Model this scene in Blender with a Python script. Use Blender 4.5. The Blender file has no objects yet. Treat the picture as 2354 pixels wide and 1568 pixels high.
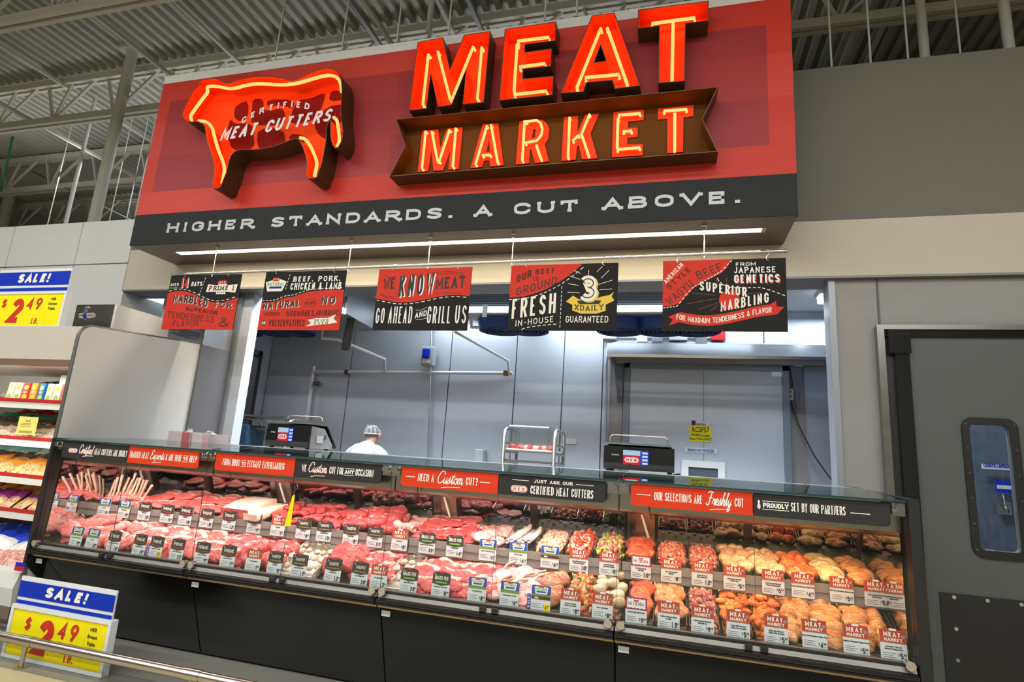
import bpy, bmesh, math, random
from mathutils import Vector, Matrix, noise, Euler
from mathutils.geometry import tessellate_polygon
sc = bpy.context.scene
COL = sc.collection
rnd = random.Random(7)
PI = math.pi
# ------------------------------------------------------------------ camera
H, F, CX, CY = 1.4, 1325.2, 1177.0, 784.0
def _rot(y, p, r):
    Rz = Matrix.Rotation(y, 3, 'Z'); Rx = Matrix.Rotation(p, 3, 'X'); Ry = Matrix.Rotation(r, 3, 'Y')
    return Rz @ Rx @ Ry
RM = _rot(math.radians(16.0626), math.radians(11.6923), math.radians(-3.8753))
cam_d = bpy.data.cameras.new('camera'); cam = bpy.data.objects.new('camera', cam_d); COL.objects.link(cam)
r_, f_, u_ = RM.col[0], RM.col[1], RM.col[2]
cam.matrix_world = Matrix(((r_.x, u_.x, -f_.x, 0), (r_.y, u_.y, -f_.y, 0), (r_.z, u_.z, -f_.z, H), (0, 0, 0, 1)))
cam_d.sensor_width = 36; cam_d.lens = F / 2354 * 36; cam_d.clip_start = .05; cam_d.clip_end = 100
sc.camera = cam
def at(x, y, Y):
    """point of the photograph carried onto the upright plane at depth Y (metres from the lens)"""
    d = RM @ Vector(((x - CX) / F, 1, -(y - CY) / F)); t = Y / d.y
    return Vector((0, 0, H)) + d * t
# ------------------------------------------------------------------ world, exposure, main lights
w = bpy.data.worlds.new('world'); sc.world = w; w.use_nodes = True
w.node_tree.nodes['Background'].inputs[0].default_value = (.80, .82, .78, 1)
w.node_tree.nodes['Background'].inputs[1].default_value = .10
vs = sc.view_settings; vs.view_transform = 'Standard'; vs.look = 'None'; vs.gamma = 1; vs.exposure = 0
vs.use_curve_mapping = False
cy = sc.cycles
cy.max_bounces = 7; cy.diffuse_bounces = 3; cy.glossy_bounces = 4; cy.transmission_bounces = 4; cy.transparent_max_bounces = 10
cy.caustics_reflective = False; cy.caustics_refractive = False; cy.sample_clamp_indirect = 4; cy.use_denoising = True
def area(name, loc, size, power, col=(1, 1, 1), rot=(0, 0, 0), spread=180):
    l = bpy.data.lights.new(name, 'AREA'); l.shape = 'RECTANGLE'; l.size, l.size_y = size
    l.energy = power; l.color = col; l.spread = math.radians(spread)
    o = bpy.data.objects.new(name, l); o.location = loc; o.rotation_euler = rot; COL.objects.link(o); return o
# rows of shop lights hanging under the roof on the customers' side
for y, p in ((-5.0, 520), (-2.0, 520), (.6, 330)):
    area('shop_light', (-2.6, y, 5.7), (17, .35), p * 1.06, (1, .995, .975))
    area('deck_fill_light', (-2, y, 5.8), (16, .35), p * .42, (1, .995, .975), (PI, 0, 0))  # upward fill added to brighten the roof deck
for y in (6.5, 10.0, 13.5):
    area('far_shop_light', (-8, y, 5.6), (9, .35), 70, (1, .995, .975)); area('far_deck_fill_light', (-6, y, 5.7), (12, .35), 60, (1, .995, .975), (PI, 0, 0))  # far upward lamps are likewise added fill for the deck
# cool light in the cutting room behind; the front row is added to brighten it
for x, y, p in ((-3.6, 5.08, 42), (-1.9, 5.08, 50), (-.3, 5.08, 56), (1.4, 5.08, 42), (-2.5, 6.38, 9), (-.9, 6.38, 14), (.6, 6.38, 11), (1.9, 6.38, 13)):
    area('room_light', (x, y, 3.12), (1.2, .14), p * (1.15 if y < 6 else 1.3), (.80, .90, 1), (0, 0, 0), 115 if y < 6 else 180)
area('room_light', (-7.3, 5.9, 3.0), (1.6, .5), 60, (.88, .95, 1))
area('room_light', (2.2, 5.5, 2.9), (.9, .3), 14, (.86, .93, 1))

# ------------------------------------------------------------------ materials
MATS = {}
def mat(name, col, rough=.5, metal=0., var=0., vscale=6., bump=0., bscale=40., emit=None, es=1., spec=.5, coat=0., stretch=None, sss=0.):
    if name in MATS: return MATS[name]
    m = bpy.data.materials.new(name); m.use_nodes = True; nt = m.node_tree; N = nt.nodes; L = nt.links
    b = N['Principled BSDF']
    b.inputs['Base Color'].default_value = (*col, 1); b.inputs['Roughness'].default_value = rough
    b.inputs['Metallic'].default_value = metal; b.inputs['Specular IOR Level'].default_value = spec
    b.inputs['Coat Weight'].default_value = coat; b.inputs['Coat Roughness'].default_value = .08
    tc = N.new('ShaderNodeTexCoord'); mp = N.new('ShaderNodeMapping'); L.new(tc.outputs['Object'], mp.inputs[0])
    if stretch: mp.inputs['Scale'].default_value = stretch
    if var:
        n = N.new('ShaderNodeTexNoise'); n.inputs['Scale'].default_value = vscale; n.inputs['Detail'].default_value = 3
        L.new(mp.outputs[0], n.inputs[0])
        mx = N.new('ShaderNodeMix'); mx.data_type = 'RGBA'; L.new(n.outputs[0], mx.inputs[0])
        mx.inputs[6].default_value = (*[max(0, c * (1 - var)) for c in col], 1); mx.inputs[7].default_value = (*[min(1, c * (1 + var)) for c in col], 1)
        L.new(mx.outputs[2], b.inputs['Base Color'])
    if bump:
        n = N.new('ShaderNodeTexNoise'); n.inputs['Scale'].default_value = bscale; n.inputs['Detail'].default_value = 4
        L.new(mp.outputs[0], n.inputs[0])
        bp = N.new('ShaderNodeBump'); bp.inputs['Strength'].default_value = bump; bp.inputs['Distance'].default_value = .01
        L.new(n.outputs[0], bp.inputs['Height']); L.new(bp.outputs[0], b.inputs['Normal'])
    if emit:
        b.inputs['Emission Color'].default_value = (*emit, 1); b.inputs['Emission Strength'].default_value = es
    MATS[name] = m; return m
def flat(name, col, rough=.6): return mat(name, col, rough, spec=.3)
WHITE = flat('print_white', (.80, .78, .74)); BLACK = mat('print_black', (.018, .017, .016), .7, spec=.15, var=.15, vscale=9)
RED = mat('print_red', (.58, .036, .020), .65, spec=.2, var=.06, vscale=5); YEL = flat('print_gold', (.72, .50, .06))
DRED = flat('print_dark_red', (.085, .012, .010)); BLUE = mat('print_blue', (.003, .028, .42), .55, spec=.15); SYEL = mat('print_yellow', (.84, .74, .005), .5, spec=.2)
INK = flat('print_ink', (.03, .03, .03)); GREEN = flat('print_green', (.10, .32, .06)); SKY = flat('print_sky', (.018, .065, .36))
CARD = flat('card_white', (.66, .68, .70)); CREAM = flat('print_cream', (.80, .76, .66)); PLUM = flat('print_plum', (.28, .02, .12))
STEEL = mat('brushed_steel', (.46, .45, .43), .32, 1., var=.12, vscale=3, stretch=(1, 30, 30))
STEELX = mat('steel_trim', (.38, .37, .35), .25, 1., var=.18, vscale=2.5, stretch=(.6, 8, 8))
CHROME = mat('chrome', (.55, .55, .54), .12, 1.)
GLOSSBLK = mat('gloss_black', (.010, .010, .010), .12, 0, spec=.6, coat=.3)
RUBBER = mat('black_rubber', (.012, .012, .013), .45)
def glass_mat(name, tint=(1, 1, 1), base=.04, ior=1.45):
    m = bpy.data.materials.new(name); m.use_nodes = True; nt = m.node_tree; N = nt.nodes; L = nt.links
    N.remove(N['Principled BSDF']); out = N['Material Output']
    t = N.new('ShaderNodeBsdfTransparent'); t.inputs[0].default_value = (*tint, 1)
    g = N.new('ShaderNodeBsdfGlossy'); g.inputs['Roughness'].default_value = .01; g.inputs[0].default_value = (.9, .95, .93, 1)
    lw_ = N.new('ShaderNodeLayerWeight'); lw_.inputs[0].default_value = .5; r0 = ((ior - 1) / (ior + 1)) ** 2
    p5 = N.new('ShaderNodeMath'); p5.operation = 'POWER'; p5.inputs[1].default_value = 5; L.new(lw_.outputs['Facing'], p5.inputs[0])
    fr = N.new('ShaderNodeMath'); fr.operation = 'MULTIPLY_ADD'; fr.inputs[1].default_value = 1 - r0; fr.inputs[2].default_value = r0; L.new(p5.outputs[0], fr.inputs[0])
    mx = N.new('ShaderNodeMixShader'); L.new(fr.outputs[0], mx.inputs[0]); L.new(t.outputs[0], mx.inputs[1]); L.new(g.outputs[0], mx.inputs[2])
    L.new(mx.outputs[0], out.inputs[0]); MATS[name] = m; return m
GLASS = glass_mat('clear_glass', (.97, .985, .98), ior=1.35); GLASSTOP = glass_mat('glass_top', (.72, .83, .83), ior=1.6)
GLASSEDGE = mat('glass_edge', (.02, .055, .05), .15, spec=.6); ACRYL = glass_mat('clear_acrylic', (.93, .94, .94))
def emis(name, col, s):
    m = bpy.data.materials.new(name); m.use_nodes = True; b = m.node_tree.nodes['Principled BSDF']
    b.inputs['Base Color'].default_value = (0, 0, 0, 1); b.inputs['Emission Color'].default_value = (*col, 1); b.inputs['Emission Strength'].default_value = s
    b.inputs['Specular IOR Level'].default_value = 0
    return m
# ------------------------------------------------------------------ mesh helpers
class MB:
    def __init__(s): s.v = []; s.f = []; s.m = []; s.mats = []; s.cur = 0; s.smooth = False; s.sm = []
    def use(s, m):
        if m not in s.mats: s.mats.append(m)
        s.cur = s.mats.index(m); return s
    def add(s, vs, fs, smooth=False):
        o = len(s.v); s.v += [tuple(v) for v in vs]
        for f in fs: s.f.append(tuple(i + o for i in f)); s.m.append(s.cur); s.sm.append(smooth)
    def box(s, a, b):
        x0, y0, z0 = a; x1, y1, z1 = b
        s.add([(x0, y0, z0), (x1, y0, z0), (x1, y1, z0), (x0, y1, z0), (x0, y0, z1), (x1, y0, z1), (x1, y1, z1), (x0, y1, z1)],
              [(0, 3, 2, 1), (4, 5, 6, 7), (0, 1, 5, 4), (1, 2, 6, 5), (2, 3, 7, 6), (3, 0, 4, 7)])
    def bar(s, p, q, w, h=None):
        p, q = Vector(p), Vector(q); d = (q - p).normalized(); h = h or w
        up = Vector((0, 0, 1)) if abs(d.z) < .9 else Vector((0, 1, 0))
        a = d.cross(up).normalized() * w / 2; b = a.cross(d).normalized() * h / 2
        V = [p - a - b, p + a - b, p + a + b, p - a + b]; V += [v + (q - p) for v in V]
        s.add(V, [(3, 2, 1, 0), (4, 5, 6, 7), (0, 1, 5, 4), (1, 2, 6, 5), (2, 3, 7, 6), (3, 0, 4, 7)])
    def tube(s, pts, r, n=8, cap=True):
        pts = [Vector(p) for p in pts]; rings = []; rr = r if isinstance(r, (list, tuple)) else [r] * len(pts)
        ref = None
        for i, p in enumerate(pts):
            d = (pts[min(i + 1, len(pts) - 1)] - pts[max(i - 1, 0)]).normalized()
            if ref is None: ref = Vector((0, 0, 1)) if abs(d.z) < .9 else Vector((1, 0, 0))
            a = d.cross(ref).normalized(); b = a.cross(d).normalized(); ref = b
            rings.append([p + (a * math.cos(2 * PI * k / n) + b * math.sin(2 * PI * k / n)) * rr[i] for k in range(n)])
        V = [v for R in rings for v in R]; Fs = []
        for i in range(len(pts) - 1):
            for k in range(n): Fs.append((i * n + k, i * n + (k + 1) % n, (i + 1) * n + (k + 1) % n, (i + 1) * n + k))
        s.add(V, Fs, True)
        if cap: s.add(rings[0], [tuple(range(n))]); s.add(rings[-1], [tuple(reversed(range(n)))])
    def cyl(s, c, axis, r, h, n=16):
        c = Vector(c); ax = Vector(axis).normalized(); s.tube([c, c + ax * h], r, n)
    def prism(s, loops, y0, y1, back=True, front=True):
        """closed outlines in x,z (first outer, others holes) pushed from y0 to y1"""
        tri = tessellate_polygon([[Vector((p[0], p[1], 0)) for p in lp] for lp in loops]); fl = [p for lp in loops for p in lp]
        if front: s.add([(p[0], y0, p[1]) for p in fl], tri)
        if back: s.add([(p[0], y1, p[1]) for p in fl], tri)
        for lp in loops:
            n = len(lp); s.add([(p[0], y0, p[1]) for p in lp] + [(p[0], y1, p[1]) for p in lp], [(i, (i + 1) % n, (i + 1) % n + n, i + n) for i in range(n)])
    def plate(s, loops, y):
        tri = tessellate_polygon([[Vector((p[0], p[1], 0)) for p in lp] for lp in loops]); fl = [p for lp in loops for p in lp]
        s.add([(p[0], y, p[1]) for p in fl], tri)
    def sweep(s, prof, x0, x1):
        """closed profile in y,z pushed along x"""
        n = len(prof); tri = tessellate_polygon([[Vector((p[0], p[1], 0)) for p in prof]])
        s.add([(x0, *p) for p in prof], tri); s.add([(x1, *p) for p in prof], tri)
        s.add([(x0, *p) for p in prof] + [(x1, *p) for p in prof], [(i, (i + 1) % n, (i + 1) % n + n, i + n) for i in range(n)])
    def mesh(s, name, m=None):
        me = bpy.data.meshes.new(name); me.from_pydata(s.v, [], s.f)
        if m is not None and not s.mats: me.materials.append(m)
        for k in s.mats: me.materials.append(k)
        me.polygons.foreach_set('material_index', s.m if s.mats else [0] * len(s.f)); me.polygons.foreach_set('use_smooth', s.sm); me.update()
        return me
    def build(s, name, m=None, parent=None, loc=None):
        return obj(name, s.mesh(name, m), parent, loc)
def obj(name, me, parent=None, loc=None, rot=None):
    o = bpy.data.objects.new(name, me); COL.objects.link(o)
    if parent is not None: o.parent = parent
    if loc is not None: o.location = loc
    if rot is not None: o.rotation_euler = rot
    return o
def tag(o, label=None, cat=None, group=None, kind=None):
    if label: o['label'] = label
    if cat: o['category'] = cat
    if group: o['group'] = group
    if kind: o['kind'] = kind
    return o
def thing(name, label, cat, loc=(0, 0, 0), group=None, rot=None):
    return tag(obj(name, None, None, loc, rot), label, cat, group)
def struct(name, mb, m, parent=None):
    o = mb.build(name, m, parent)
    if parent is None: o['kind'] = 'structure'
    return o
def boxo(name, a, b, m, parent=None, bev=0):
    k = MB(); k.box(a, b); o = k.build(name, m, parent)
    if bev: bevel(o, bev)
    return o
def bevel(o, w, seg=2):
    bm = bmesh.new(); bm.from_mesh(o.data); bmesh.ops.remove_doubles(bm, verts=bm.verts, dist=1e-5)
    bmesh.ops.recalc_face_normals(bm, faces=bm.faces)
    bmesh.ops.bevel(bm, geom=[e for e in bm.edges if len(e.link_faces) == 2 and e.calc_face_angle() > .5], offset=w, segments=seg, affect='EDGES', profile=.5)
    bm.to_mesh(o.data); bm.free(); return o
def copy_tree(o, parent=None, loc=None, rot=None):
    c = o.copy(); COL.objects.link(c); c.parent = parent
    for ch in list(o.children): copy_tree(ch, c)
    if loc is not None: c.location = loc
    if rot is not None: c.rotation_euler = rot
    return c
# ------------------------------------------------------------------ stroke lettering
def arc(cx, cy, rx, ry, a0, a1, n=7):
    return [(cx + rx * math.cos(math.radians(a0 + (a1 - a0) * i / n)), cy + ry * math.sin(math.radians(a0 + (a1 - a0) * i / n))) for i in range(n + 1)]
GL = {
 'A': [[(0, 0), (.5, 1), (1, 0)], [(.17, .3), (.83, .3)]],
 'B': [[(0, 0), (0, 1)] + arc(.58, .765, .34, .235, 90, -90) + [(0, .53)], arc(.62, .265, .38, .265, 90, -90) + [(0, 0)]],
 'C': [arc(.5, .68, .5, .32, 5, 180, 9) + arc(.5, .32, .5, .32, 180, 355, 9)],
 'D': [[(0, 0), (0, 1)] + arc(.5, .65, .5, .35, 90, 0) + arc(.5, .35, .5, .35, 0, -90) + [(0, 0)]],
 'E': [[(.95, 1), (0, 1), (0, 0), (.95, 0)], [(0, .52), (.78, .52)]],
 'F': [[(.95, 1), (0, 1), (0, 0)], [(0, .52), (.78, .52)]],
 'G': [arc(.5, .68, .5, .32, 10, 180, 9) + arc(.5, .32, .5, .32, 180, 350, 9) + [(1, .48), (.58, .48)]],
 'H': [[(0, 0), (0, 1)], [(1, 0), (1, 1)], [(0, .52), (1, .52)]],
 'I': [[(.5, 0), (.5, 1)]],
 'J': [[(.9, 1), (.9, .3)] + arc(.45, .3, .45, .3, 0, -170, 8)],
 'K': [[(0, 0), (0, 1)], [(.95, 1), (.05, .42)], [(.32, .58), (1, 0)]],
 'L': [[(0, 1), (0, 0), (.92, 0)]],
 'M': [[(0, 0), (0, 1), (.5, .25), (1, 1), (1, 0)]],
 'N': [[(0, 0), (0, 1), (1, 0), (1, 1)]],
 'O': [arc(.5, .66, .5, .34, 0, 180, 9) + arc(.5, .34, .5, .34, 180, 360, 9) + [(1, .66)]],
 'P': [[(0, 0), (0, 1)] + arc(.55, .74, .45, .26, 90, -90) + [(0, .48)]],
 'Q': [arc(.5, .66, .5, .34, 0, 180, 9) + arc(.5, .34, .5, .34, 180, 360, 9) + [(1, .66)], [(.6, .25), (1.05, -.08)]],
 'R': [[(0, 0), (0, 1)] + arc(.55, .74, .45, .26, 90, -90) + [(0, .48)], [(.5, .48), (1, 0)]],
 'S': [arc(.5, .75, .46, .25, 15, 200, 8) + [(.2, .6), (.8, .43)] + arc(.5, .25, .48, .25, 20, -165, 8)],
 'T': [[(0, 1), (1, 1)], [(.5, 1), (.5, 0)]],
 'U': [[(0, 1), (0, .34)] + arc(.5, .34, .5, .34, 180, 360, 9) + [(1, 1)]],
 'V': [[(0, 1), (.5, 0), (1, 1)]],
 'W': [[(0, 1), (.24, 0), (.5, .8), (.76, 0), (1, 1)]],
 'X': [[(0, 0), (1, 1)], [(0, 1), (1, 0)]],
 'Y': [[(0, 1), (.5, .48), (1, 1)], [(.5, .48), (.5, 0)]],
 'Z': [[(0, 1), (1, 1), (0, 0), (1, 0)]],
 '0': [arc(.5, .66, .5, .34, 0, 180, 9) + arc(.5, .34, .5, .34, 180, 360, 9) + [(1, .66)]],
 '1': [[(.2, .8), (.55, 1), (.55, 0)]],
 '2': [arc(.5, .7, .47, .3, 165, -10, 8) + [(0, 0), (1, 0)]],
 '3': [arc(.48, .76, .44, .24, 150, -80, 8) + arc(.5, .27, .5, .27, 85, -150, 9)],
 '4': [[(.72, 0), (.72, 1), (0, .28), (1, .28)]],
 '5': [[(.92, 1), (.12, 1), (.05, .53)] + arc(.48, .3, .5, .3, 120, -150, 9)],
 '6': [[(.8, .98), (.15, .5)] + arc(.5, .3, .48, .3, 150, -210, 12)],
 '7': [[(0, 1), (1, 1), (.35, 0)]],
 '8': [arc(.5, .76, .4, .24, -90, 270, 12), arc(.5, .26, .48, .26, 90, 450, 12)],
 '9': [arc(.5, .7, .48, .3, -30, 330, 12), [(.96, .62), (.45, 0)]],
 '&': [[(1, .45), (.62, 0)] + arc(.4, .22, .4, .22, -60, -220, 6) + [(.62, .68)] + arc(.42, .82, .22, .18, -10, 200, 6) + [(1, 0)]],
 '$': [arc(.5, .7, .42, .2, 15, 200, 8) + [(.8, .43)] + arc(.5, .28, .45, .2, 20, -165, 8), [(.5, -.1), (.5, 1.1)]],
 '.': [[(.5, 0), (.5, .14)]], ',': [[(.5, .12), (.4, -.14)]], '!': [[(.5, .3), (.5, 1)], [(.5, 0), (.5, .14)]],
 '?': [arc(.5, .75, .45, .25, 170, -60, 8) + [(.5, .42), (.5, .3)], [(.5, 0), (.5, .14)]],
 '-': [[(.1, .45), (.9, .45)]], '/': [[(0, 0), (1, 1)]], '*': [[(.35, .5), (.65, .5)]],
}
NARROW = {'I': .34, '.': .3, ',': .3, '!': .3, '1': .6, '-': .7, '*': .4, 'M': 1.2, 'W': 1.3, ' ': .6, 'J': .85, 'L': .85, 'E': .88, 'F': .85, '/': .7}
SCR = { # joined hand script: lowercase on x-height .5
 'C': (.8, [arc(.5, .8, .3, .22, -20, 150, 8) + arc(.42, .42, .38, .42, 140, 320, 10) + [(.9, .3)]]),
 'E': (.75, [arc(.45, .78, .28, .22, 0, 200, 8) + [(.2, .6), (.42, .52)], [(.42, .52)] + arc(.4, .26, .34, .27, 110, 320, 9) + [(.85, .3)]]),
 'F': (.85, [[(.05, .9), (.3, 1.02), (.95, .95)], [(.6, .96), (.42, .3)] + arc(.22, .12, .2, .16, 20, -190, 7), [(.25, .5), (.75, .56)]]),
 'e': (.5, [[(0, .1), (.32, .3)] + arc(.25, .32, .15, .17, 10, 200, 7) + arc(.27, .2, .2, .2, 170, 320, 6) + [(.5, .2)]]),
 'r': (.45, [[(0, .1), (.14, .5), (.2, .4), (.38, .42), (.3, .12)] + [(.36, .0), (.48, .16)]]),
 't': (.4, [[(0, .1), (.28, .85), (.14, .14), (.24, 0), (.4, .18)], [(.04, .58), (.42, .62)]]),
 'i': (.32, [[(0, .1), (.16, .48), (.1, .12), (.18, 0), (.32, .16)], [(.24, .7), (.25, .76)]]),
 'f': (.42, [[(0, .1), (.3, .7), (.36, .98), (.26, .98), (.1, -.25), (.0, -.3), (.02, -.12), (.42, .2)]]),
 'd': (.56, [arc(.24, .22, .22, .24, 50, 340, 9), [(.58, 1), (.44, .14), (.5, 0), (.62, .14)]]),
 'x': (.5, [[(0, .12), (.12, .46), (.32, .04), (.5, .16)], [(.46, .46), (.04, .02)]]),
 'p': (.55, [[(.02, .1), (.16, .5), (.0, -.4)], arc(.28, .25, .2, .24, 150, -140, 9) + [], [(.3, .02), (.55, .16)]]),
 's': (.42, [[(0, .1), (.24, .54), (.3, .16)] + arc(.16, .12, .14, .12, 20, -150, 5), [(.24, .02), (.42, .16)]]),
 'u': (.58, [[(0, .2), (.12, .48), (.08, .12), (.18, 0), (.34, .12), (.46, .48), (.42, .1), (.48, 0), (.6, .16)]]),
 'o': (.48, [arc(.23, .24, .2, .24, 80, 440, 10), [(.28, .48), (.5, .4)]]),
 'm': (.8, [[(0, .12), (.12, .48), (.08, 0)], [(.1, .3), (.24, .5), (.34, .4), (.3, 0)], [(.32, .3), (.46, .5), (.58, .4), (.55, .08), (.64, 0), (.8, .16)]]),
 'h': (.55, [[(0, .1), (.28, .98), (.2, .98), (.06, 0)], [(.1, .3), (.26, .5), (.38, .38), (.34, .08), (.42, 0), (.56, .16)]]),
 'l': (.34, [[(0, .1), (.28, .98), (.2, .98), (.1, .12), (.18, 0), (.34, .16)]]),
 'y': (.55, [[(0, .2), (.12, .48), (.08, .14), (.2, 0), (.36, .14), (.48, .48), (.32, -.35), (.12, -.4), (.1, -.2), (.55, .18)]]),
}
def ribbon(pts, hw, closed=False):
    P = []
    for p in pts:
        if not P or (abs(p[0] - P[-1][0]) + abs(p[1] - P[-1][1])) > 1e-6: P.append(p)
    if len(P) > 2 and abs(P[0][0] - P[-1][0]) + abs(P[0][1] - P[-1][1]) < 1e-5: P.pop(); closed = True
    n = len(P)
    if n < 2: return [], []
    V = []
    def nrm(a, b):
        dx, dy = b[0] - a[0], b[1] - a[1]; l = math.hypot(dx, dy) or 1; return (-dy / l, dx / l)
    for i in range(n):
        if closed or 0 < i < n - 1: a, b = nrm(P[i - 1], P[i]), nrm(P[i], P[(i + 1) % n])
        elif i == 0: a = b = nrm(P[0], P[1])
        else: a = b = nrm(P[-2], P[-1])
        mx, my = a[0] + b[0], a[1] + b[1]; l = math.hypot(mx, my)
        if l < 1e-4: mx, my, l = a[0], a[1], 1
        mx, my = mx / l, my / l; k = min(2.2, 1 / max(.3, mx * a[0] + my * a[1])) * hw
        V += [(P[i][0] + mx * k, P[i][1] + my * k), (P[i][0] - mx * k, P[i][1] - my * k)]
    Fc = [(2 * i, 2 * i + 1, (2 * i + 3) % (2 * n), (2 * i + 2) % (2 * n)) for i in range(n if closed else n - 1)]
    return V, Fc
def strokes(s, h, cw, sp=None, slab=0, slant=0, wt=.1, script=False, cl=.19):
    """polylines (u,v) of a line of text starting at 0,0; returns list, width"""
    out = []; x = 0; sp = sp if sp is not None else cw * .35
    for ch in s:
        if script and ch in SCR:
            adv, st = SCR[ch]
            for l in st: out.append([((x + px_ * h + slant * py_ * h), py_ * h) for px_, py_ in l])
            x += adv * h * 1.0 + sp; continue
        k = NARROW.get(ch, 1) * cw
        if ch == ' ': x += k + sp; continue
        for l in GL.get(ch, []):
            hw = wt * h / 2 if script else min(wt * h / 2, cl * cw)
            q = [(x + hw + px_ * (k - 2 * hw) + slant * py_ * h, hw + py_ * (h - 2 * hw)) for px_, py_ in l]
            # extend vertical ends to the full height
            for e, o in ((0, 1), (-1, -2)):
                if len(l) > 1 and abs(l[e][0] - l[o][0]) < .6 and l[e][1] in (0, 1) and ch not in '23':
                    dx, dy = q[e][0] - q[o][0], q[e][1] - q[o][1]
                    if dy: q[e] = (q[e][0] + dx / abs(dy) * hw, q[e][1] + (hw if dy > 0 else -hw))
            out.append(q)
            if slab:
                for e, o in ((0, 1), (-1, -2)):
                    if len(l) < 2 or l[0] == l[-1]: continue
                    dx, dy = l[e][0] - l[o][0], l[e][1] - l[o][1]
                    if l[e][1] in (0, 1) and abs(dy) > abs(dx) * .8:
                        yy = hw if l[e][1] == 0 else h - hw; xx = q[e][0]
                        out.append([(xx - slab * h - hw * .3, yy), (xx + slab * h + hw * .3, yy)])
                    elif abs(dx) > abs(dy) and l[e][1] in (0, 1):
                        d = 1 if l[e][1] == 0 else -1
                        out.append([(q[e][0] - hw * .6, q[e][1] - d * hw), (q[e][0] - hw * .6, q[e][1] + d * slab * h * 1.6)])
                    elif ch in 'CGS' and (e == 0 or ch != 'G'):
                        d = 1 if l[e][1] < .5 else -1
                        out.append([(q[e][0], q[e][1] + d * slab * h * .5), (q[e][0], q[e][1] - d * slab * h * 1.1)])
        x += k + sp
    return out, x - sp
def text(mb, s, x, z, h, width=None, wt=.17, y=0, slab=0, slant=0, align='c', warp=None, cw=.5, sp=.13, script=False, cl=.19):
    """write s on the plane y (facing -Y) with base line z; align around x"""
    st, wd = strokes(s, h, cw * h, sp * h, slab, slant, wt, script, cl)
    k = width / wd if width else 1
    x0 = x - wd * k / 2 if align == 'c' else (x if align == 'l' else x - wd * k)
    hw = wt * h / 2; y0 = y
    if not script: hw = min(hw, cl * cw * h * k)
    for si, l in enumerate(st):
        y = y0 - (si % 7) * 4e-5
        l = [(x0 + a * k, z + b) for a, b in l]
        if warp:
            q = []
            for i in range(len(l)):
                q.append(l[i])
                if i + 1 < len(l) and len(l) < 5:
                    q += [((l[i][0] * (3 - j) + l[i + 1][0] * j) / 3, (l[i][1] * (3 - j) + l[i + 1][1] * j) / 3) for j in (1, 2)]
            l = [warp(*p) for p in q]
        V, Fc = ribbon(l, hw); mb.add([(p[0], y - 1.2e-6 * i, p[1]) for i, p in enumerate(V)], Fc)
    return wd * k
def bfont(mb, s, x, z, size, y=0, align='CENTER', bold=0., shear=0., sx=1.):
    cu = bpy.data.curves.new('t', 'FONT'); cu.body = s; cu.size = size; cu.align_x = align; cu.offset = bold; cu.shear = shear; cu.resolution_u = 2; cu.fill_mode = 'BOTH'
    o = bpy.data.objects.new('t', cu); me = bpy.data.meshes.new_from_object(o)
    mb.add([(x + v.co.x * sx, y, z + v.co.y) for v in me.vertices], [tuple(p.vertices) for p in me.polygons])
    bpy.data.objects.remove(o); bpy.data.curves.remove(cu); bpy.data.meshes.remove(me)
def rrect(x0, z0, x1, z1, r, n=4, corners='1111'):
    """corners: bl br tr tl"""
    o = []
    for (cx_, cz, a), c in zip(((x0 + r, z0 + r, 180), (x1 - r, z0 + r, 270), (x1 - r, z1 - r, 0), (x0 + r, z1 - r, 90)), corners):
        if c == '1': o += [(cx_ + r * math.cos(math.radians(a + 90 * i / n)), cz + r * math.sin(math.radians(a + 90 * i / n))) for i in range(n + 1)]
        else: o.append({180: (x0, z0), 270: (x1, z0), 0: (x1, z1), 90: (x0, z1)}[a])
    return o
def smooth(l, closed=True, it=2, keep=()):
    for _ in range(it):
        o = []; n = len(l)
        for i in range(n if closed else n - 1):
            p, q = l[i], l[(i + 1) % n]; o += [tuple(a * .75 + b * .25 for a, b in zip(p, q)), tuple(a * .25 + b * .75 for a, b in zip(p, q))]
        l = o if closed else [l[0]] + o + [l[-1]]
    return l
def rect(x0, z0, x1, z1): return [(x0, z0), (x1, z0), (x1, z1), (x0, z1)]
def line(mb, pts, wd, y):
    V, Fc = ribbon(pts, wd / 2); mb.add([(a, y, b) for a, b in V], Fc)
def dash(mb, fn, t0, t1, n, wd, y, duty=.6):
    for i in range(n):
        a = t0 + (t1 - t0) * i / n; b = a + (t1 - t0) / n * duty
        line(mb, [fn(a + (b - a) * j / 3) for j in range(4)], wd, y)
# ================================================================== SETTING
YC, YW, YJ, YS, YB = 3.27, 4.67, 4.83, 4.10, 6.70
ZCASE = 1.335
M_DECK = mat('roof_deck_paint', (.30, .30, .27), .6, var=.06, vscale=2); M_TRUSS = mat('truss_paint', (.42, .41, .36), .55, var=.05)
M_TAUPE = mat('taupe_wall_paint', (.150, .142, .118), .75, var=.04, bump=.1, bscale=90); M_BEIGE = mat('beige_wall_paint', (.50, .46, .37), .7, var=.03, bump=.08, bscale=90)
M_FRP = mat('grey_pebbled_panel', (.27, .265, .26), .6, var=.06, vscale=12, bump=.22, bscale=170)
M_PANEL = mat('white_steel_panel', (.60, .61, .60), .45, var=.05, vscale=2); M_INS = mat('embossed_insulated_panel', (.50, .55, .62), .42, .35, var=.07, vscale=2.5, bump=.15, bscale=220)
M_SEAM = mat('dark_seam', (.10, .11, .12), .6); M_GREYTRIM = mat('grey_trim', (.20, .21, .225), .5, .3); M_WHITEP = mat('white_enamel', (.68, .70, .72), .4)
k = MB(); k.box((-16, -8, -.1), (10, 16, 0)); struct('floor', k, mat('tan_floor_tile', (.50, .43, .27), .35, var=.10, vscale=5))
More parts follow.
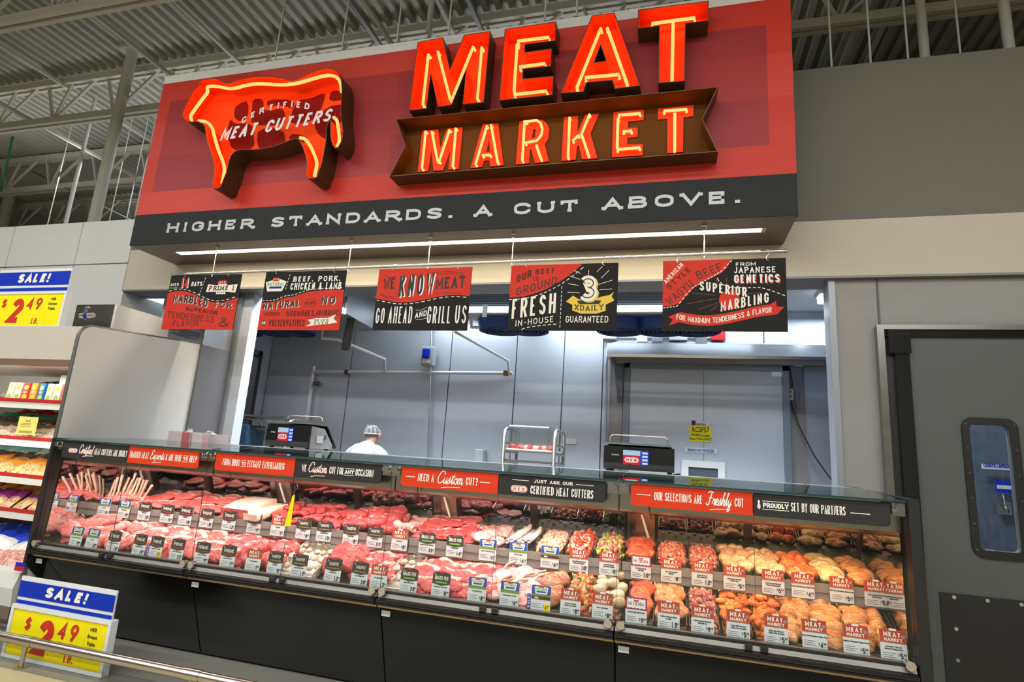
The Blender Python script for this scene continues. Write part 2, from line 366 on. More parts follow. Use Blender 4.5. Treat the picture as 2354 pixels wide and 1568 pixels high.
k = MB(); k.box((-9, 2.84, 0), (6, 3.62, .006)); struct('trim_1', k, mat('grey_floor_band', (.20, .195, .17), .4, var=.15, vscale=3))
# corrugated roof deck, ribs running away from the lens
k = MB(); p = .165; x = -16.0; z0, z1 = 6.80, 6.86; V = []
while x < 9:
    V += [(x, z0), (x + .07, z0), (x + .09, z1), (x + .145, z1)]; x += p
n = len(V); k.add([(a, -8, b) for a, b in V] + [(a, 16, b) for a, b in V], [(i, i + 1, i + 1 + n, i + n) for i in range(n - 1)])
struct('ceiling', k, M_DECK)
for nm, a, b in (('wall_back', (-16, 15.9, 0), (10, 16, 7)), ('wall_left', (-16, -8, 0), (-15.9, 16, 7)), ('wall_right', (9, -8, 0), (9.1, 16, 7)), ('wall_front', (-16, -8, 0), (10, -7.9, 7))):
    k = MB(); k.box(a, b); struct(nm, k, mat('far_shed_wall', (.22, .22, .20), .8))
# roof trusses
web = MB(); web.bar((0, 0, 0), (-.28, 0, .66), .035); W1 = web.mesh('web_bar', M_TRUSS)
web = MB(); web.bar((0, 0, 0), (.24, 0, .66), .035); W2 = web.mesh('web_bar', M_TRUSS)
web = MB(); web.bar((0, 0, 0), (.74, 0, .66), .035); W3 = web.mesh('web_bar', M_TRUSS)
for i, (ty, lab) in enumerate(((4.0, 'nearest roof truss crossing the top left corner of the view'), (5.75, 'second roof truss, passing right behind the top edge of the red sign'), (7.6, 'third roof truss, seen left of the sign below the second truss'),
                 (9.4, 'fourth roof truss deep under the deck, left of the sign'), (11.2, 'fifth roof truss far back under the deck'), (13.0, 'sixth roof truss, the farthest and lowest looking of the row'))):
    t = thing('roof_truss', lab, 'truss', (-5, ty, 6.0), 'open web roof trusses')
    xa, xb = (-11, 6.5) if i < 2 else (-16, 8)
    for nm, zz in (('bottom_chord', 0), ('top_chord', .66)):
        k = MB(); k.bar((xa + 5, -.045, zz), (xb + 5, -.045, zz), .05, .10); k.bar((xa + 5, .045, zz), (xb + 5, .045, zz), .05, .10); k.build(nm, M_TRUSS, t)
    x = xa + 5.6
    while x < xb + 4.3:
        for wv in (W1, W2, W3):
            if i < 4 or wv is not W3: obj('web_bar', wv, t, (x, 0, .02))
        x += 1.2
def pole(name, lab, cat, a, b, r, m, group=None, n=10):
    a, b = Vector(a), Vector(b); k = MB(); k.tube([(0, 0, 0), b - a], r, n); o = k.build(name, m, None, a); return tag(o, lab, cat, group)
c0 = at(305, 118, 5.45)
col = thing('steel_column', 'thick round steel column rising to the deck left of the red sign', 'column', (c0.x, 5.45, 0))
k = MB(); k.tube([(0, 0, 0), (0, 0, 6.74)], .07, 20); k.build('shaft', M_TRUSS, col)
k = MB(); k.box((-.12, -.12, 6.74), (.12, .12, 6.8)); k.build('cap_plate', M_TRUSS, col)
c1 = at(30, 500, 9); pole('steel_column', 'distant round column at the far left edge under the deck', 'column', (c1.x - .3, 9, 0), (c1.x - .3, 9, 6.8), .12, M_TRUSS)
PIPES = ((150, 505, 205, 290, 6.2, .028, 'thin pipe drop left of the thick column'), (985, 60, 998, 0, 5.2, .035, 'white pipe drop behind the first letter of the sign'), (2127, 125, 2115, 0, 5.4, .04, 'grey pipe drop above the taupe wall, left of the white one'),
         (2321, 105, 2308, 0, 5.3, .042, 'pale pipe drop above the taupe wall near the right edge'))
def upto(a, zt=6.78): return Vector((a.x, a.y, zt))
for xa, ya, xb, yb, Y, r, lab in PIPES:
    a = at(xa, ya + 12, Y); b = at(xb, yb, Y); b = a + (b - a) * ((6.7 - a.z) / (b.z - a.z)); pole('pipe_drop', lab + ' hanging from the roof', 'pipe', (a.x, Y, a.z), (a.x, Y, 6.7), r, M_PANEL, 'pipe drops')
RODS = ((632, 132, 4.3), (785, 110, 4.3), (912, 90, 4.3), (1030, 75, 4.3), (1252, 40, 4.3), (1325, 30, 4.3), (1912, 150, 5.0), (2002, 140, 5.0), (2088, 132, 5.1), (2208, 118, 5.2))
for i, (x, y, Y) in enumerate(RODS):
    a = at(x, y + 8, Y); pole('hanger_rod', 'thin steel hanger rod %s, %s from the left' % ('above the sign' if i < 6 else 'above the taupe wall', ('first', 'second', 'third', 'fourth', 'fifth', 'sixth')[i if i < 6 else i - 6]), 'rod',
         (a.x, Y, a.z), (a.x, Y, 6.78), .009, M_PANEL, 'rods above the sign' if i < 6 else 'rods above the taupe wall', 6)
for i, (x, yb_, Y) in enumerate(((112, 505, 6.6), (252, 505, 6.3), (292, 500, 6.9), (322, 440, 6.2))):
    a = at(x, yb_, Y); pole('hanger_rod', 'thin wire rod left of the sign, %s from the left by the thick column' % ('first', 'second', 'third', 'fourth')[i], 'rod', (a.x, Y, a.z - .4), (a.x, Y, 6.78), .008, M_PANEL, 'rods left of the sign', 6)
# strut channels running away under the deck
for px_, py_, xx, lab in ((830, 40, None, 'dark strut channel crossing above the left half of the sign'), (1090, 30, None, 'dark strut channel crossing above the middle of the sign'), (1935, 60, None, 'slotted strut channel above the taupe wall near the sign'), (2210, 60, None, 'slotted strut channel above the taupe wall near the right edge')):
    a = at(px_, py_, 5.2); s = (6.5 - H) / (a.z - H); X = a.x * s; k = MB(); k.bar((0, 0, 0), (0, 3.6, 0), .05, .05); o = k.build('strut_channel', M_GREYTRIM, None, (X, 5.2 * s - 1.6, 6.5)); tag(o, lab, 'strut', 'strut channels')
for X, lab in ((-6.4, 'bridging angle running back under the trusses, left of the column'), (-9.6, 'bridging angle running back under the trusses at the far left'), (-3.2, 'bridging angle running back above the cattle emblem'), (1.8, 'bridging angle running back above the taupe wall')):
    k = MB(); k.bar((0, 0, 0), (0, 11, 0), .045, .045); o = k.build('bridging_angle', M_TRUSS, None, (X, 3.6, 6.05)); tag(o, lab, 'angle bar', 'bridging angles')
    k = MB(); k.bar((0, 0, 0), (0, 11, 0), .045, .045); o = k.build('bridging_angle', M_TRUSS, None, (X + .5, 3.6, 6.60)); tag(o, lab.replace('running back', 'at top chord level, running back'), 'angle bar', 'bridging angles')
gp = mat('green_pipe_paint', (.01, .14, .06), .4)
a, b = at(5, 360, 9), at(330, 520, 6.4); pole('green_cable', 'sagging green cable under the trusses left of the column', 'cable', a, b, .012, gp, None, 6)
a, b = at(2, 440, 7.0), at(30, 310, 7.0); pole('green_pipe', 'upright green pipe at the far left edge below the trusses', 'pipe', a, b, .02, gp, None, 6)
# --- white panel wall on the left, behind the cooler
WZ = 3.76
k = MB(); k.box((-9.9, YW + .03, 0), (-5.80, YW + .18, WZ - .01)); wl = struct('wall_left.001', k, M_SEAM)
for x0, x1 in ((-9.8, -8.73), (-8.72, -7.655), (-7.645, -6.575), (-6.565, -5.79)):
    for z0, z1 in ((0, 1.9), (1.912, 3.235), (3.247, WZ)):
        boxo('wall_panel', (x0, YW - .004, z0), (x1, YW + .03, z1), M_PANEL, wl, .003)
# --- taupe upper wall, beige bulkhead, soffit
k = MB(); k.box((-5.76, YW + .005, 3.38), (6.5, YW + .16, 4.74)); struct('wall_upper', k, M_TAUPE)
k = MB(); k.box((-5.76, YW - .02, 2.93), (6.5, YW + .16, 3.38)); struct('bulkhead_beam', k, M_BEIGE)
k = MB(); k.box((-5.76, YW - .018, 2.915), (6.5, YJ + .12, 2.93)); struct('trim_2', k, M_GREYTRIM)
k = MB(); k.box((-5.76, YJ + .0, 2.93), (6.5, YJ + .12, 3.2)); struct('trim_3', k, M_GREYTRIM)
# --- grey pebbled wall to the right of the hatch
JR = .243 * YJ
gw = thing('wall_right.001', None, None); gw['kind'] = 'structure'
xd0, zd = .314 * YW, 1.4 + .237 * YW
for a, b in (((JR, YJ - .13, 0), (xd0 - .012, YJ, 2.915)), ((xd0 + .0, YJ - .13, zd + .035), (6.5, YJ, 2.915))): boxo('wall_panel', a, b, M_FRP, gw, .004)
boxo('wall_panel', (3.15, YJ - .13, 0), (6.5, YJ, zd + .03), M_FRP, gw, .004)
boxo('seam_strip', (xd0 - .012, YJ - .134, zd + .05), (xd0, YJ - .12, 2.915), M_SEAM, gw)
k = MB(); k.box((JR - .045, YJ - .14, 0), (JR, YJ + .02, 2.915)); struct('trim_4', k, mat('bluegrey_jamb', (.30, .33, .37), .4, .4))
# --- left jamb: grey and steel column at the end of the cooler, white jamb
k = MB(); k.box((-4.40, 4.42, 0), (-4.345, YJ, 1.4 + .2 * 4.45)); struct('trim_5', k, mat('grey_laminate', (.13, .13, .135), .4, var=.1))
k = MB(); k.box((-4.40, 4.42, 1.4 + .2 * 4.45), (-4.345, YJ, 2.915)); struct('trim_6', k, STEEL)
k = MB(); k.box((-4.40, YJ + .0, 0), (-4.20, YJ + .12, 2.915)); struct('trim_7', k, mat('white_jamb', (.70, .75, .82), .35, .2))
k = MB(); k.box((-4.345, YJ - .03, 0), (-4.315, YJ + .0, 2.915)); struct('trim_8', k, mat('bluegrey_jamb', (.3, .3, .3)))
# --- cutting room shell
rw = thing('wall_back.001', None, None); rw['kind'] = 'structure'
edges = [-5.40, -4.13, -2.72, -1.86, -1.27, -.80, .02, .95, 1.72, 2.15, 3.0]
for a, b in zip(edges, edges[1:]): boxo('wall_panel', (a + .006, YB, 0), (b - .006, YB + .1, 3.2), M_INS, rw, .004)
boxo('backing', (-5.4, YB + .012, 0), (3.0, YB + .12, 3.2), M_SEAM, rw)
k = MB(); k.box((-9.5, YJ + .12, 3.2), (3.1, YB + .1, 3.3)); struct('ceiling_1', k, mat('room_ceiling_panel', (.55, .60, .66), .5, .1, var=.04))
k = MB(); k.box((1.62 + 1.4, YJ, 0), (3.12, YB, 3.2)); struct('wall_right.002', k, M_INS)
k = MB(); k.box((-9, YJ + .0, -.0), (3.1, YB, .012)); struct('floor_1', k, mat('room_floor_red', (.16, .07, .05), .5))
# side wall with its doorway (left) and the bright room beyond
lw = thing('wall_left.002', None, None); lw['kind'] = 'structure'
boxo('wall_panel', (-5.5, 6.50, 0), (-5.4, YB + .1, 3.2), M_INS, lw, .004); boxo('wall_panel', (-5.5, YJ + .12, 2.62), (-5.4, 6.50, 3.2), M_INS, lw, .004)
boxo('door_jamb', (-5.53, 6.44, 0), (-5.37, 6.51, 2.62), mat('dark_gasket', (.03, .035, .04), .5), lw); boxo('door_head', (-5.53, 5.1, 2.56), (-5.37, 6.51, 2.62), M_GREYTRIM, lw)
boxo('side_panel', (-5.80, YW - .01, 0), (-5.76, YJ + .8, 2.915), M_PANEL, lw)
M_BR = mat('bright_room_panel', (.80, .83, .86), .5)
k = MB(); k.box((-9.5, 8.2, 0), (-5.4, 8.3, 3.3)); struct('wall_back.002', k, M_BR)
k = MB(); k.box((-9.6, YJ + .4, 0), (-9.5, 8.3, 3.3)); struct('wall_left.003', k, M_BR)
k = MB(); k.box((-9.5, YB + .1, 3.2), (-5.4, 8.3, 3.3)); struct('ceiling_2', k, M_BR)
# white tube fittings seen through that doorway
TUBE = emis('fluorescent_lens', (.85, .95, 1), 5.0)
for (xa, ya, xb, yb, Y) in ((520, 826, 625, 829, 7.6),):
    a = at(xa, ya, Y); b = at(xb, yb, Y); t = thing('tube_light', 'fluorescent tube light seen through the doorway on the left', 'light', a)
    k = MB(); k.bar((-.3, 0, .06), b - a + Vector((0, 0, .06)), .12, .05); k.bar((0, 0, .06), (0, 0, 3.2 - a.z), .03); k.build('housing', M_WHITEP, t); k = MB(); k.tube([(-.3, 0, 0), b - a], .03, 8); k.build('tube', TUBE, t)
a = at(520, 900, 8.17); pole('white_rail', 'white wall rail seen through the doorway on the left', 'rail', a, at(622, 903, 8.17), .035, M_WHITEP)
a = at(520, 876, 8.19); pole('slanting_pipe', 'slanting white pipe seen through the doorway on the left', 'pipe', a, at(622, 886, 8.19), .015, M_WHITEP)
# ================================================================== RED SIGN BOX
sx0, sx1 = -1.246 * YS, .2 * YS; zb, zr, zw, zt = 1.4 + .438 * YS, 1.4 + .5155 * YS, 1.4 + .870 * YS, 1.4 + .892 * YS
M_SRED = mat('red_stained_board', (.50, .034, .020), .42, var=.12, vscale=7, stretch=(.6, 6, 6), spec=.2); M_SDK = mat('dark_red_board', (.29, .028, .030), .4, var=.12, vscale=6, stretch=(.6, 6, 6), spec=.2)
M_SLT = mat('light_red_board', (.53, .048, .034), .42, var=.1, vscale=7, stretch=(.6, 6, 6), spec=.2); M_SDK2 = mat('dark_red_board_bright', (.33, .033, .032), .4, var=.12, vscale=6, stretch=(.6, 6, 6), spec=.2)
M_SBLK = mat('charcoal_board', (.026, .028, .030), .6, var=.1, vscale=4, spec=.12); M_WWOOD = mat('white_washed_board', (.62, .63, .64), .5, var=.12, vscale=8, stretch=(.5, 12, 12))
sg = thing('hanging_sign', 'huge red and charcoal market sign with red neon letters and cattle emblem', 'sign', (0, YS, zb))
def sg_box(nm, a, b, m): return boxo(nm, (a[0], a[1] - YS, a[2] - zb), (b[0], b[1] - YS, b[2] - zb), m, sg)
sg_box('sign_body', (sx0 + .004, YS + .004, zb + .004), (sx1 - .004, YW + .02, zt - .02), M_SBLK)
sg_box('charcoal_band', (sx0, YS, zb), (sx1, YS + .03, zr), M_SBLK)
sg_box('white_strip', (sx0 + .0, YS - .002, zw), (sx1, YS + .03, zt), M_WWOOD)
zs = [zr, zr + .235, zr + .62, zr + .98, zw - .215, zw]
mk = [M_SRED, M_SDK, M_SDK2, M_SDK, M_SRED]
rx0, rx1 = -1.212 * YS, .158 * YS
for i in range(5):
    if i in (0, 4):
        for a, b, m in ((sx0, -3.9, M_SLT if i == 0 else M_SRED), (-3.9, -1.9, M_SRED if i == 0 else M_SLT), (-1.9, -.2, M_SRED if i == 0 else M_SLT), (-.2, sx1, M_SRED)): sg_box('board', (a, YS, zs[i]), (b, YS + .03, zs[i + 1]), m)
    else:
        sg_box('board', (sx0, YS, zs[i]), (rx0, YS + .03, zs[i + 1]), M_SRED if i != 2 else M_SLT); sg_box('board', (rx1, YS, zs[i]), (sx1, YS + .03, zs[i + 1]), M_SRED if i != 2 else M_SLT)
        cut = (-3.4, -1.2) if i == 2 else (-4.0, -2.4)
        for a, b, m in ((rx0, cut[0], mk[i]), (cut[0], cut[1], M_SDK2 if i != 2 else M_SDK), (cut[1], rx1, mk[i])): sg_box('board', (a, YS, zs[i]), (b, YS + .03, zs[i + 1]), m)
sgl = lambda nm, kb, m, par=sg: kb.build(nm, m, par, (0, -YS, -zb) if par is sg else None)
TG = 'HIGHER STANDARDS. A CUT ABOVE.'; tq = dict(cw=1.45 * .098, sp=.62 * .098); full = strokes(TG, .098, tq['cw'], tq['sp'], 0, 0, .25)[1]; kx = 1.251 * YS / full; pos = 0
for wd_ in TG.split(' '):
    off_ = strokes(TG[:pos] + 'I', .098, tq['cw'], tq['sp'], 0, 0, .25)[1] - .34 * tq['cw'] if pos else 0; ww_ = strokes(wd_, .098, tq['cw'], tq['sp'], 0, 0, .25)[1]
    k = MB(); text(k, wd_, -1.142 * YS + off_ * kx, 1.4 + .4655 * YS, .098, ww_ * kx, wt=.25, y=YS - .003, slab=.15, cw=1.45, sp=.62, align='l'); sgl('tagline_word', k, mat('silver_vinyl', (.40, .40, .40), .4, .2)); pos += len(wd_) + 1
# recessed strip lamp in the underside
LZ = zb
a, b = at(410, 590, 4.24), at(1745, 541, 4.24); s0, s1 = -1.095 * 4.33, .142 * 4.33
sg_box('underside_panel', (sx0 + .01, YS + .005, zb - .003), (sx1 - .01, YW, zb + .004), mat('soffit_warm_reflection', (.085, .066, .055), .3, spec=.5))  # brown puts the warm reflected light under the sign into its colour
sg_box('strip_lamp_frame', (s0 - .03, 4.285, LZ - .006), (s1 + .03, 4.375, LZ + .01), STEEL)
sg_box('strip_lamp_lens', (s0, 4.30, LZ - .009), (s1, 4.36, LZ + .01), emis('strip_lens', (1, .93, .80), 5.5))
area('strip_lamp_light', ((s0 + s1) / 2, 4.33, LZ - .02), (s1 - s0, .05), 36, (1, .82, .58))
# channel letters
M_CAN = mat('letter_inside_red', (.86, .075, .006), .6, spec=.1); M_CANOUT = mat('letter_outside_brown', (.075, .038, .012), .4, .3, var=.1)
M_NEON = emis('neon_tube_glow', (1, .175, .045), 4.4); M_NEONY = emis('neon_tube_glow_market', (1, .20, .06), 4.4); M_BANNER = mat('banner_brown', (.115, .040, .004), .6, spec=.1)
def can(name, loops, Yf, Yb, par, inner=M_CAN, outer=M_CANOUT, back=True, th=.006, lip=None):
    """open-fronted letter can: back plate and side returns with an inner and an outer skin"""
    k = MB(); k.use(inner)
    if back: k.plate(loops, Yb - .012)
    for li, lp in enumerate(loops):
        A = sum(lp[i][0] * lp[(i + 1) % len(lp)][1] - lp[(i + 1) % len(lp)][0] * lp[i][1] for i in range(len(lp)))
        s = (-1 if A > 0 else 1) * (1 if li == 0 else -1); n = len(lp); off = []
        for i in range(n):
            p0, p1, p2 = lp[i - 1], lp[i], lp[(i + 1) % n]
            def nn(a, b): dx, dy = b[0] - a[0], b[1] - a[1]; l = math.hypot(dx, dy) or 1; return (dy / l, -dx / l)
            a_, b_ = nn(p0, p1), nn(p1, p2); mx, my = a_[0] + b_[0], a_[1] + b_[1]; l = math.hypot(mx, my) or 1; mx /= l; my /= l
            kk = min(2.5, 1 / max(.4, mx * a_[0] + my * a_[1])) * th * -s; off.append((p1[0] + mx * kk, p1[1] + my * kk))
        Q = [(i, (i + 1) % n, (i + 1) % n + n, i + n) for i in range(n)]
        k.use(inner); k.add([(p[0], Yf, p[1]) for p in lp] + [(p[0], Yb, p[1]) for p in lp], Q)
        k.use(outer); k.add([(p[0], Yf, p[1]) for p in off] + [(p[0], Yb, p[1]) for p in off], Q); k.add([(p[0], Yf, p[1]) for p in lp] + [(p[0], Yf, p[1]) for p in off], Q)
    o = k.build(name, None, par, (0, -YS, -zb) if par is sg else None); return o
def cp(l, ox, oy, s, Y): return [tuple(at(ox + x / s, oy + y / s, Y)) for x, y in l]
def xz(l): return [(p[0], p[2]) for p in l]
YL = 3.94
LET = {
 'letter_m': ((880, 0, 5.6), [[(455, 548), (765, 488), (862, 910), (1050, 455), (1375, 408), (1293, 1310), (1035, 1335), (1075, 880), (880, 1345), (715, 1368), (615, 930), (555, 1390), (345, 1415)]],
   [[(587, 700), (515, 1345)], [(708, 665), (865, 1270)], [(1165, 600), (900, 1255)], [(1275, 610), (1217, 1270)]]),
 'letter_e': ((880, 0, 5.6), [[(1578, 380), (2222, 285), (2215, 518), (1825, 565), (1818, 680), (2165, 632), (2158, 845), (1800, 885), (1795, 1022), (2190, 985), (2175, 1215), (1507, 1285)]],
   [[(1735, 530), (2135, 480)], [(1730, 570), (1690, 1170)], [(1760, 862), (2085, 818)], [(1690, 1218), (2105, 1172)]]),
 'letter_a': ((1270, 0, 5.885), [[(540, 218), (832, 178), (1172, 1152), (850, 1192), (818, 1078), (455, 1108), (412, 1235), (122, 1252)], [(652, 590), (738, 828), (552, 855)]],
   [[(655, 385), (330, 1185)], [(742, 380), (1010, 1140)], [(445, 1050), (900, 1008)]]),
 'letter_t': ((1270, 0, 5.885), [[(1168, 138), (2103, 20), (2098, 275), (1793, 312), (1778, 1090), (1442, 1115), (1452, 345), (1162, 378)]],
   [[(1345, 320), (1925, 242)], [(1632, 320), (1618, 1085)]])}
for nm, ((ox, oy, s), loops, tubes) in LET.items():
    o = can(nm, [xz(cp(l, ox, oy, s, YL)) for l in loops], YL, YS, sg)
    for t in tubes:
        k = MB(); q = cp(t, ox, oy, s, 4.005); d = (Vector(q[-1]) - Vector(q[0])).normalized(); k.tube([Vector(q[0]) + Vector((0, .05, 0)), q[0]] + q[1:] + [Vector(q[-1]) + Vector((0, .05, 0))], .0125, 8); k.build('neon_tube', M_NEON, o)
o = can('banner', [xz([tuple(at(x, y, YL)) for x, y in ((912, 275), (1648, 201), (1613, 275), (1648, 347), (897, 404), (932, 336))])], YL, YS, sg, inner=M_BANNER)
M_PR = mat('market_letter_red', (.82, .06, .012), .6, spec=.1)
P4, P5 = (880, 200, 5.885), (1260, 190, 5.741)
MK = {
 'small_letter_m': (P4, [[(535, 590), (750, 575), (775, 830), (868, 562), (1082, 542), (1025, 1108), (885, 1118), (915, 850), (810, 1128), (685, 1135), (655, 860), (612, 1140), (472, 1148)]],
    [[(580, 600), (530, 1100)], [(665, 605), (740, 1000)], [(905, 580), (762, 1005)], [(988, 560), (947, 1075)]]),
 'small_letter_a': (P4, [[(1352, 500), (1562, 492), (1632, 1058), (1455, 1075), (1442, 990), (1365, 998), (1345, 1082), (1185, 1095)], [(1436, 700), (1452, 875), (1398, 885)]],
    [[(1410, 525), (1255, 1045)], [(1465, 515), (1553, 1015)], [(1350, 925), (1450, 920)]]),
 'small_letter_r': (P4, [[(1845, 462), (2100, 435), (2170, 450), (2225, 500), (2252, 570), (2240, 690), (2190, 775), (2248, 1005), (2058, 1028), (2005, 840), (1985, 850), (1980, 1032), (1800, 1048)], [(2030, 570), (2068, 570), (2062, 680), (2015, 700)]],
    [[(1918, 460), (1887, 990)], [(1940, 470), (2080, 450), (2135, 490), (2158, 570), (2145, 650), (2085, 725), (1930, 755)], [(2077, 790), (2140, 970)]]),
 'small_letter_k': (P5, [[(208, 455), (395, 435), (388, 660), (490, 425), (672, 408), (558, 670), (652, 998), (448, 1010), (402, 815), (380, 850), (362, 1018), (175, 1032)]],
    [[(285, 460), (262, 980)], [(548, 420), (440, 680), (533, 955)], [(405, 695), (330, 762)]]),
 'small_letter_e': (P5, [[(862, 388), (1265, 355), (1260, 490), (1055, 510), (1055, 600), (1182, 590), (1180, 712), (1045, 725), (1045, 818), (1250, 810), (1248, 958), (842, 985)]],
    [[(930, 430), (1215, 407)], [(922, 482), (912, 842)], [(995, 645), (1100, 637)], [(915, 882), (1210, 858)]]),
 'small_letter_t': (P5, [[(1447, 345), (1922, 297), (1920, 440), (1787, 458), (1780, 915), (1570, 930), (1575, 472), (1447, 482)]],
    [[(1530, 375), (1830, 352)], [(1672, 405), (1670, 878)]])}
for nm, ((ox, oy, s), loops, tubes) in MK.items():
    k = MB(); k.prism([xz(cp(l, ox, oy, s, 4.075)) for l in loops], 4.075, 4.085, back=False); o = sgl(nm, k, M_PR)
    for t in tubes:
        k = MB(); q = cp(t, ox, oy, s, 4.04); k.tube([Vector(q[0]) + Vector((0, .035, 0)), q[0]] + q[1:] + [Vector(q[-1]) + Vector((0, .035, 0))], .0105, 8); k.build('neon_tube', M_NEONY, o)
# cattle emblem
CW = (400, 130, 4.9)
body = [(272, 275), (450, 247), (490, 258), (570, 308), (650, 298), (780, 250), (950, 226), (1100, 230), (1220, 246), (1310, 282), (1400, 255), (1500, 208), (1600, 162), (1700, 136), (1780, 140), (1845, 180), (1880, 260), (1890, 400), (1872, 640),
  (1898, 820), (1895, 900), (1880, 960), (1830, 1042), (1785, 985), (1764, 880), (1772, 680), (1705, 805), (1715, 900), (1690, 1050), (1655, 1230), (1620, 1300), (1610, 1368), (1480, 1365), (1510, 1210), (1470, 1050), (1400, 906), (1300, 940), (1150, 1000), (1000, 1035), (850, 1045), (720, 1045),
  (650, 1090), (612, 1180), (592, 1290), (545, 1400), (520, 1478), (425, 1478), (465, 1280), (430, 1110), (370, 950), (355, 800), (340, 765), (268, 722), (175, 738), (112, 700), (93, 640), (150, 520), (230, 370), (290, 330)]
o = can('cattle_emblem', [xz(cp(smooth(body, True, 1), *CW, 3.90))], 3.90, YS, sg, back=True)
M_CUT = mat('cattle_cut_dark', (.20, .007, .003), .65, spec=.08)
CUTS = [[(585, 520), (650, 450), (755, 425), (740, 640), (600, 655)], [(800, 400), (920, 400), (925, 520), (1010, 540), (1130, 500), (1170, 560), (1160, 700), (780, 700), (790, 560)], [(970, 405), (1280, 410), (1260, 520), (1180, 480), (1080, 470), (960, 490)],
  [(1320, 410), (1450, 400), (1640, 320), (1610, 430), (1560, 560), (1500, 640), (1230, 700), (1240, 560)], [(1690, 310), (1780, 300), (1850, 330), (1855, 400), (1670, 430)], [(1650, 485), (1860, 455), (1830, 640), (1700, 800), (1640, 860), (1560, 820), (1500, 700), (1530, 640)],
  [(550, 620), (590, 690), (760, 680), (800, 730), (820, 990), (570, 1010), (500, 780)], [(860, 740), (1150, 730), (1180, 960), (1000, 990), (1010, 880), (985, 985), (880, 990), (850, 900)], [(1220, 800), (1330, 805), (1450, 850), (1350, 910), (1220, 950)]]
for c in CUTS: k = MB(); k.plate([xz(cp(smooth(c, True, 1), *CW, 3.98))], YS - .016); k.build('cut_marking', M_CUT, o)
for t in ([(200, 718), (180, 680), (230, 600), (330, 465), (388, 395), (365, 335), (500, 335), (600, 363), (690, 360), (800, 325), (950, 302), (1150, 320), (1350, 315), (1550, 255), (1700, 213), (1790, 212), (1850, 245), (1880, 310), (1888, 400)],
          [(280, 722), (360, 730), (430, 790), (455, 900), (500, 1060), (560, 1200), (572, 1290), (542, 1430)], [(1420, 915), (1480, 925), (1540, 1010), (1612, 1180), (1603, 1260), (1580, 1350)], [(1800, 685), (1840, 720), (1855, 850), (1865, 950), (1838, 1015)]):
    k = MB(); k.tube(cp(smooth(t, False, 2), *CW, 3.93), .0145, 8); k.build('neon_tube', M_NEON, o)
q = cp([(515, 950), (1745, 790), (760, 725), (1520, 610)], *CW, 3.99)
k = MB(); wq = q[1][0] - q[0][0]
text(k, 'MEAT CUTTERS', 0, 0, .125, wq, wt=.2, y=3.99, slant=.22, cw=.62, sp=.2, align='l', warp=lambda u, v: (q[0][0] + u, q[0][2] + v + .085 * (u / wq)))
k.build('emblem_lettering', mat('silver_vinyl_b', (.70, .68, .70), .35, .1), o)
k = MB(); cxm, wv = (q[2][0] + q[3][0]) / 2, (q[3][0] - q[2][0])
text(k, 'CERTIFIED', 0, 0, .062, wv, wt=.24, y=3.99, cw=.72, sp=.55, warp=lambda u, v: (cxm + u, q[2][2] + v + .155 - .34 * (u / wv) ** 2 + .07 * u / wv - .07))
k.build('emblem_lettering', MATS['silver_vinyl_b'], o)
for c in o.children:
    if c.name.startswith(('emblem', 'cut', 'neon')): pass
# ================================================================== SWING DOOR ON THE RIGHT
M_DOOR = mat('grey_traffic_door', (.085, .095, .092), .45, var=.05, vscale=3)
dr = thing('door_1', None, None); dr['kind'] = 'structure'
xL = at(2088, 1100, YW).x; xdl = .346 * YW; zk = 1.4 - .141 * YW
def dbox(nm, a, b, m, par=dr): return boxo(nm, a, b, m, par)
# window opening in the leaf
wx0, wx1, wz0, wz1 = .417 * YW, at(2331, 1100, YW).x - .05, 1.4 - .079 * YW, 1.4 + .097 * YW
k = MB(); outer = rect(xdl, .03, 3.05, zd - .03); hole = rrect(wx0, wz0, wx1 + .05, wz1, .03); k.prism([outer, hole], YW + .0, YW + .045); k.build('door_leaf', M_DOOR, dr)
k = MB(); k.prism([rrect(wx0 - .045, wz0 - .05, wx1 + .10, wz1 + .045, .07, 6), hole], YW - .014, YW); fo = k.build('window_frame', RUBBER, dr)
k = MB()
for i in range(6):
    for xx in (wx0 - .022, wx1 + .075): k.cyl((xx, YW - .018, wz0 + (wz1 - wz0) * i / 5), (0, 1, 0), .006, .006, 8)
k.build('screw', STEELX, fo)['kind'] = 'stuff'
k = MB(); k.box((wx0, YW + .02, wz0), (wx1 + .05, YW + .024, wz1)); k.build('window_pane', GLASS, dr)
kp = boxo('kick_plate', (.363 * YW, YW - .008, .03), (3.03, YW, zk), mat('black_kick_plate', (.018, .018, .018), .4, bump=.2, bscale=200), dr)
for px_, py_ in ((2193, 1373), (2270, 1381), (2348, 1390), (2198, 1446), (2202, 1518)):
    a = at(px_, py_, YW - .01); k = MB(); k.cyl((a.x, YW - .013, a.z), (0, 1, 0), .012, .008, 12); k.build('rivet', CHROME, kp)
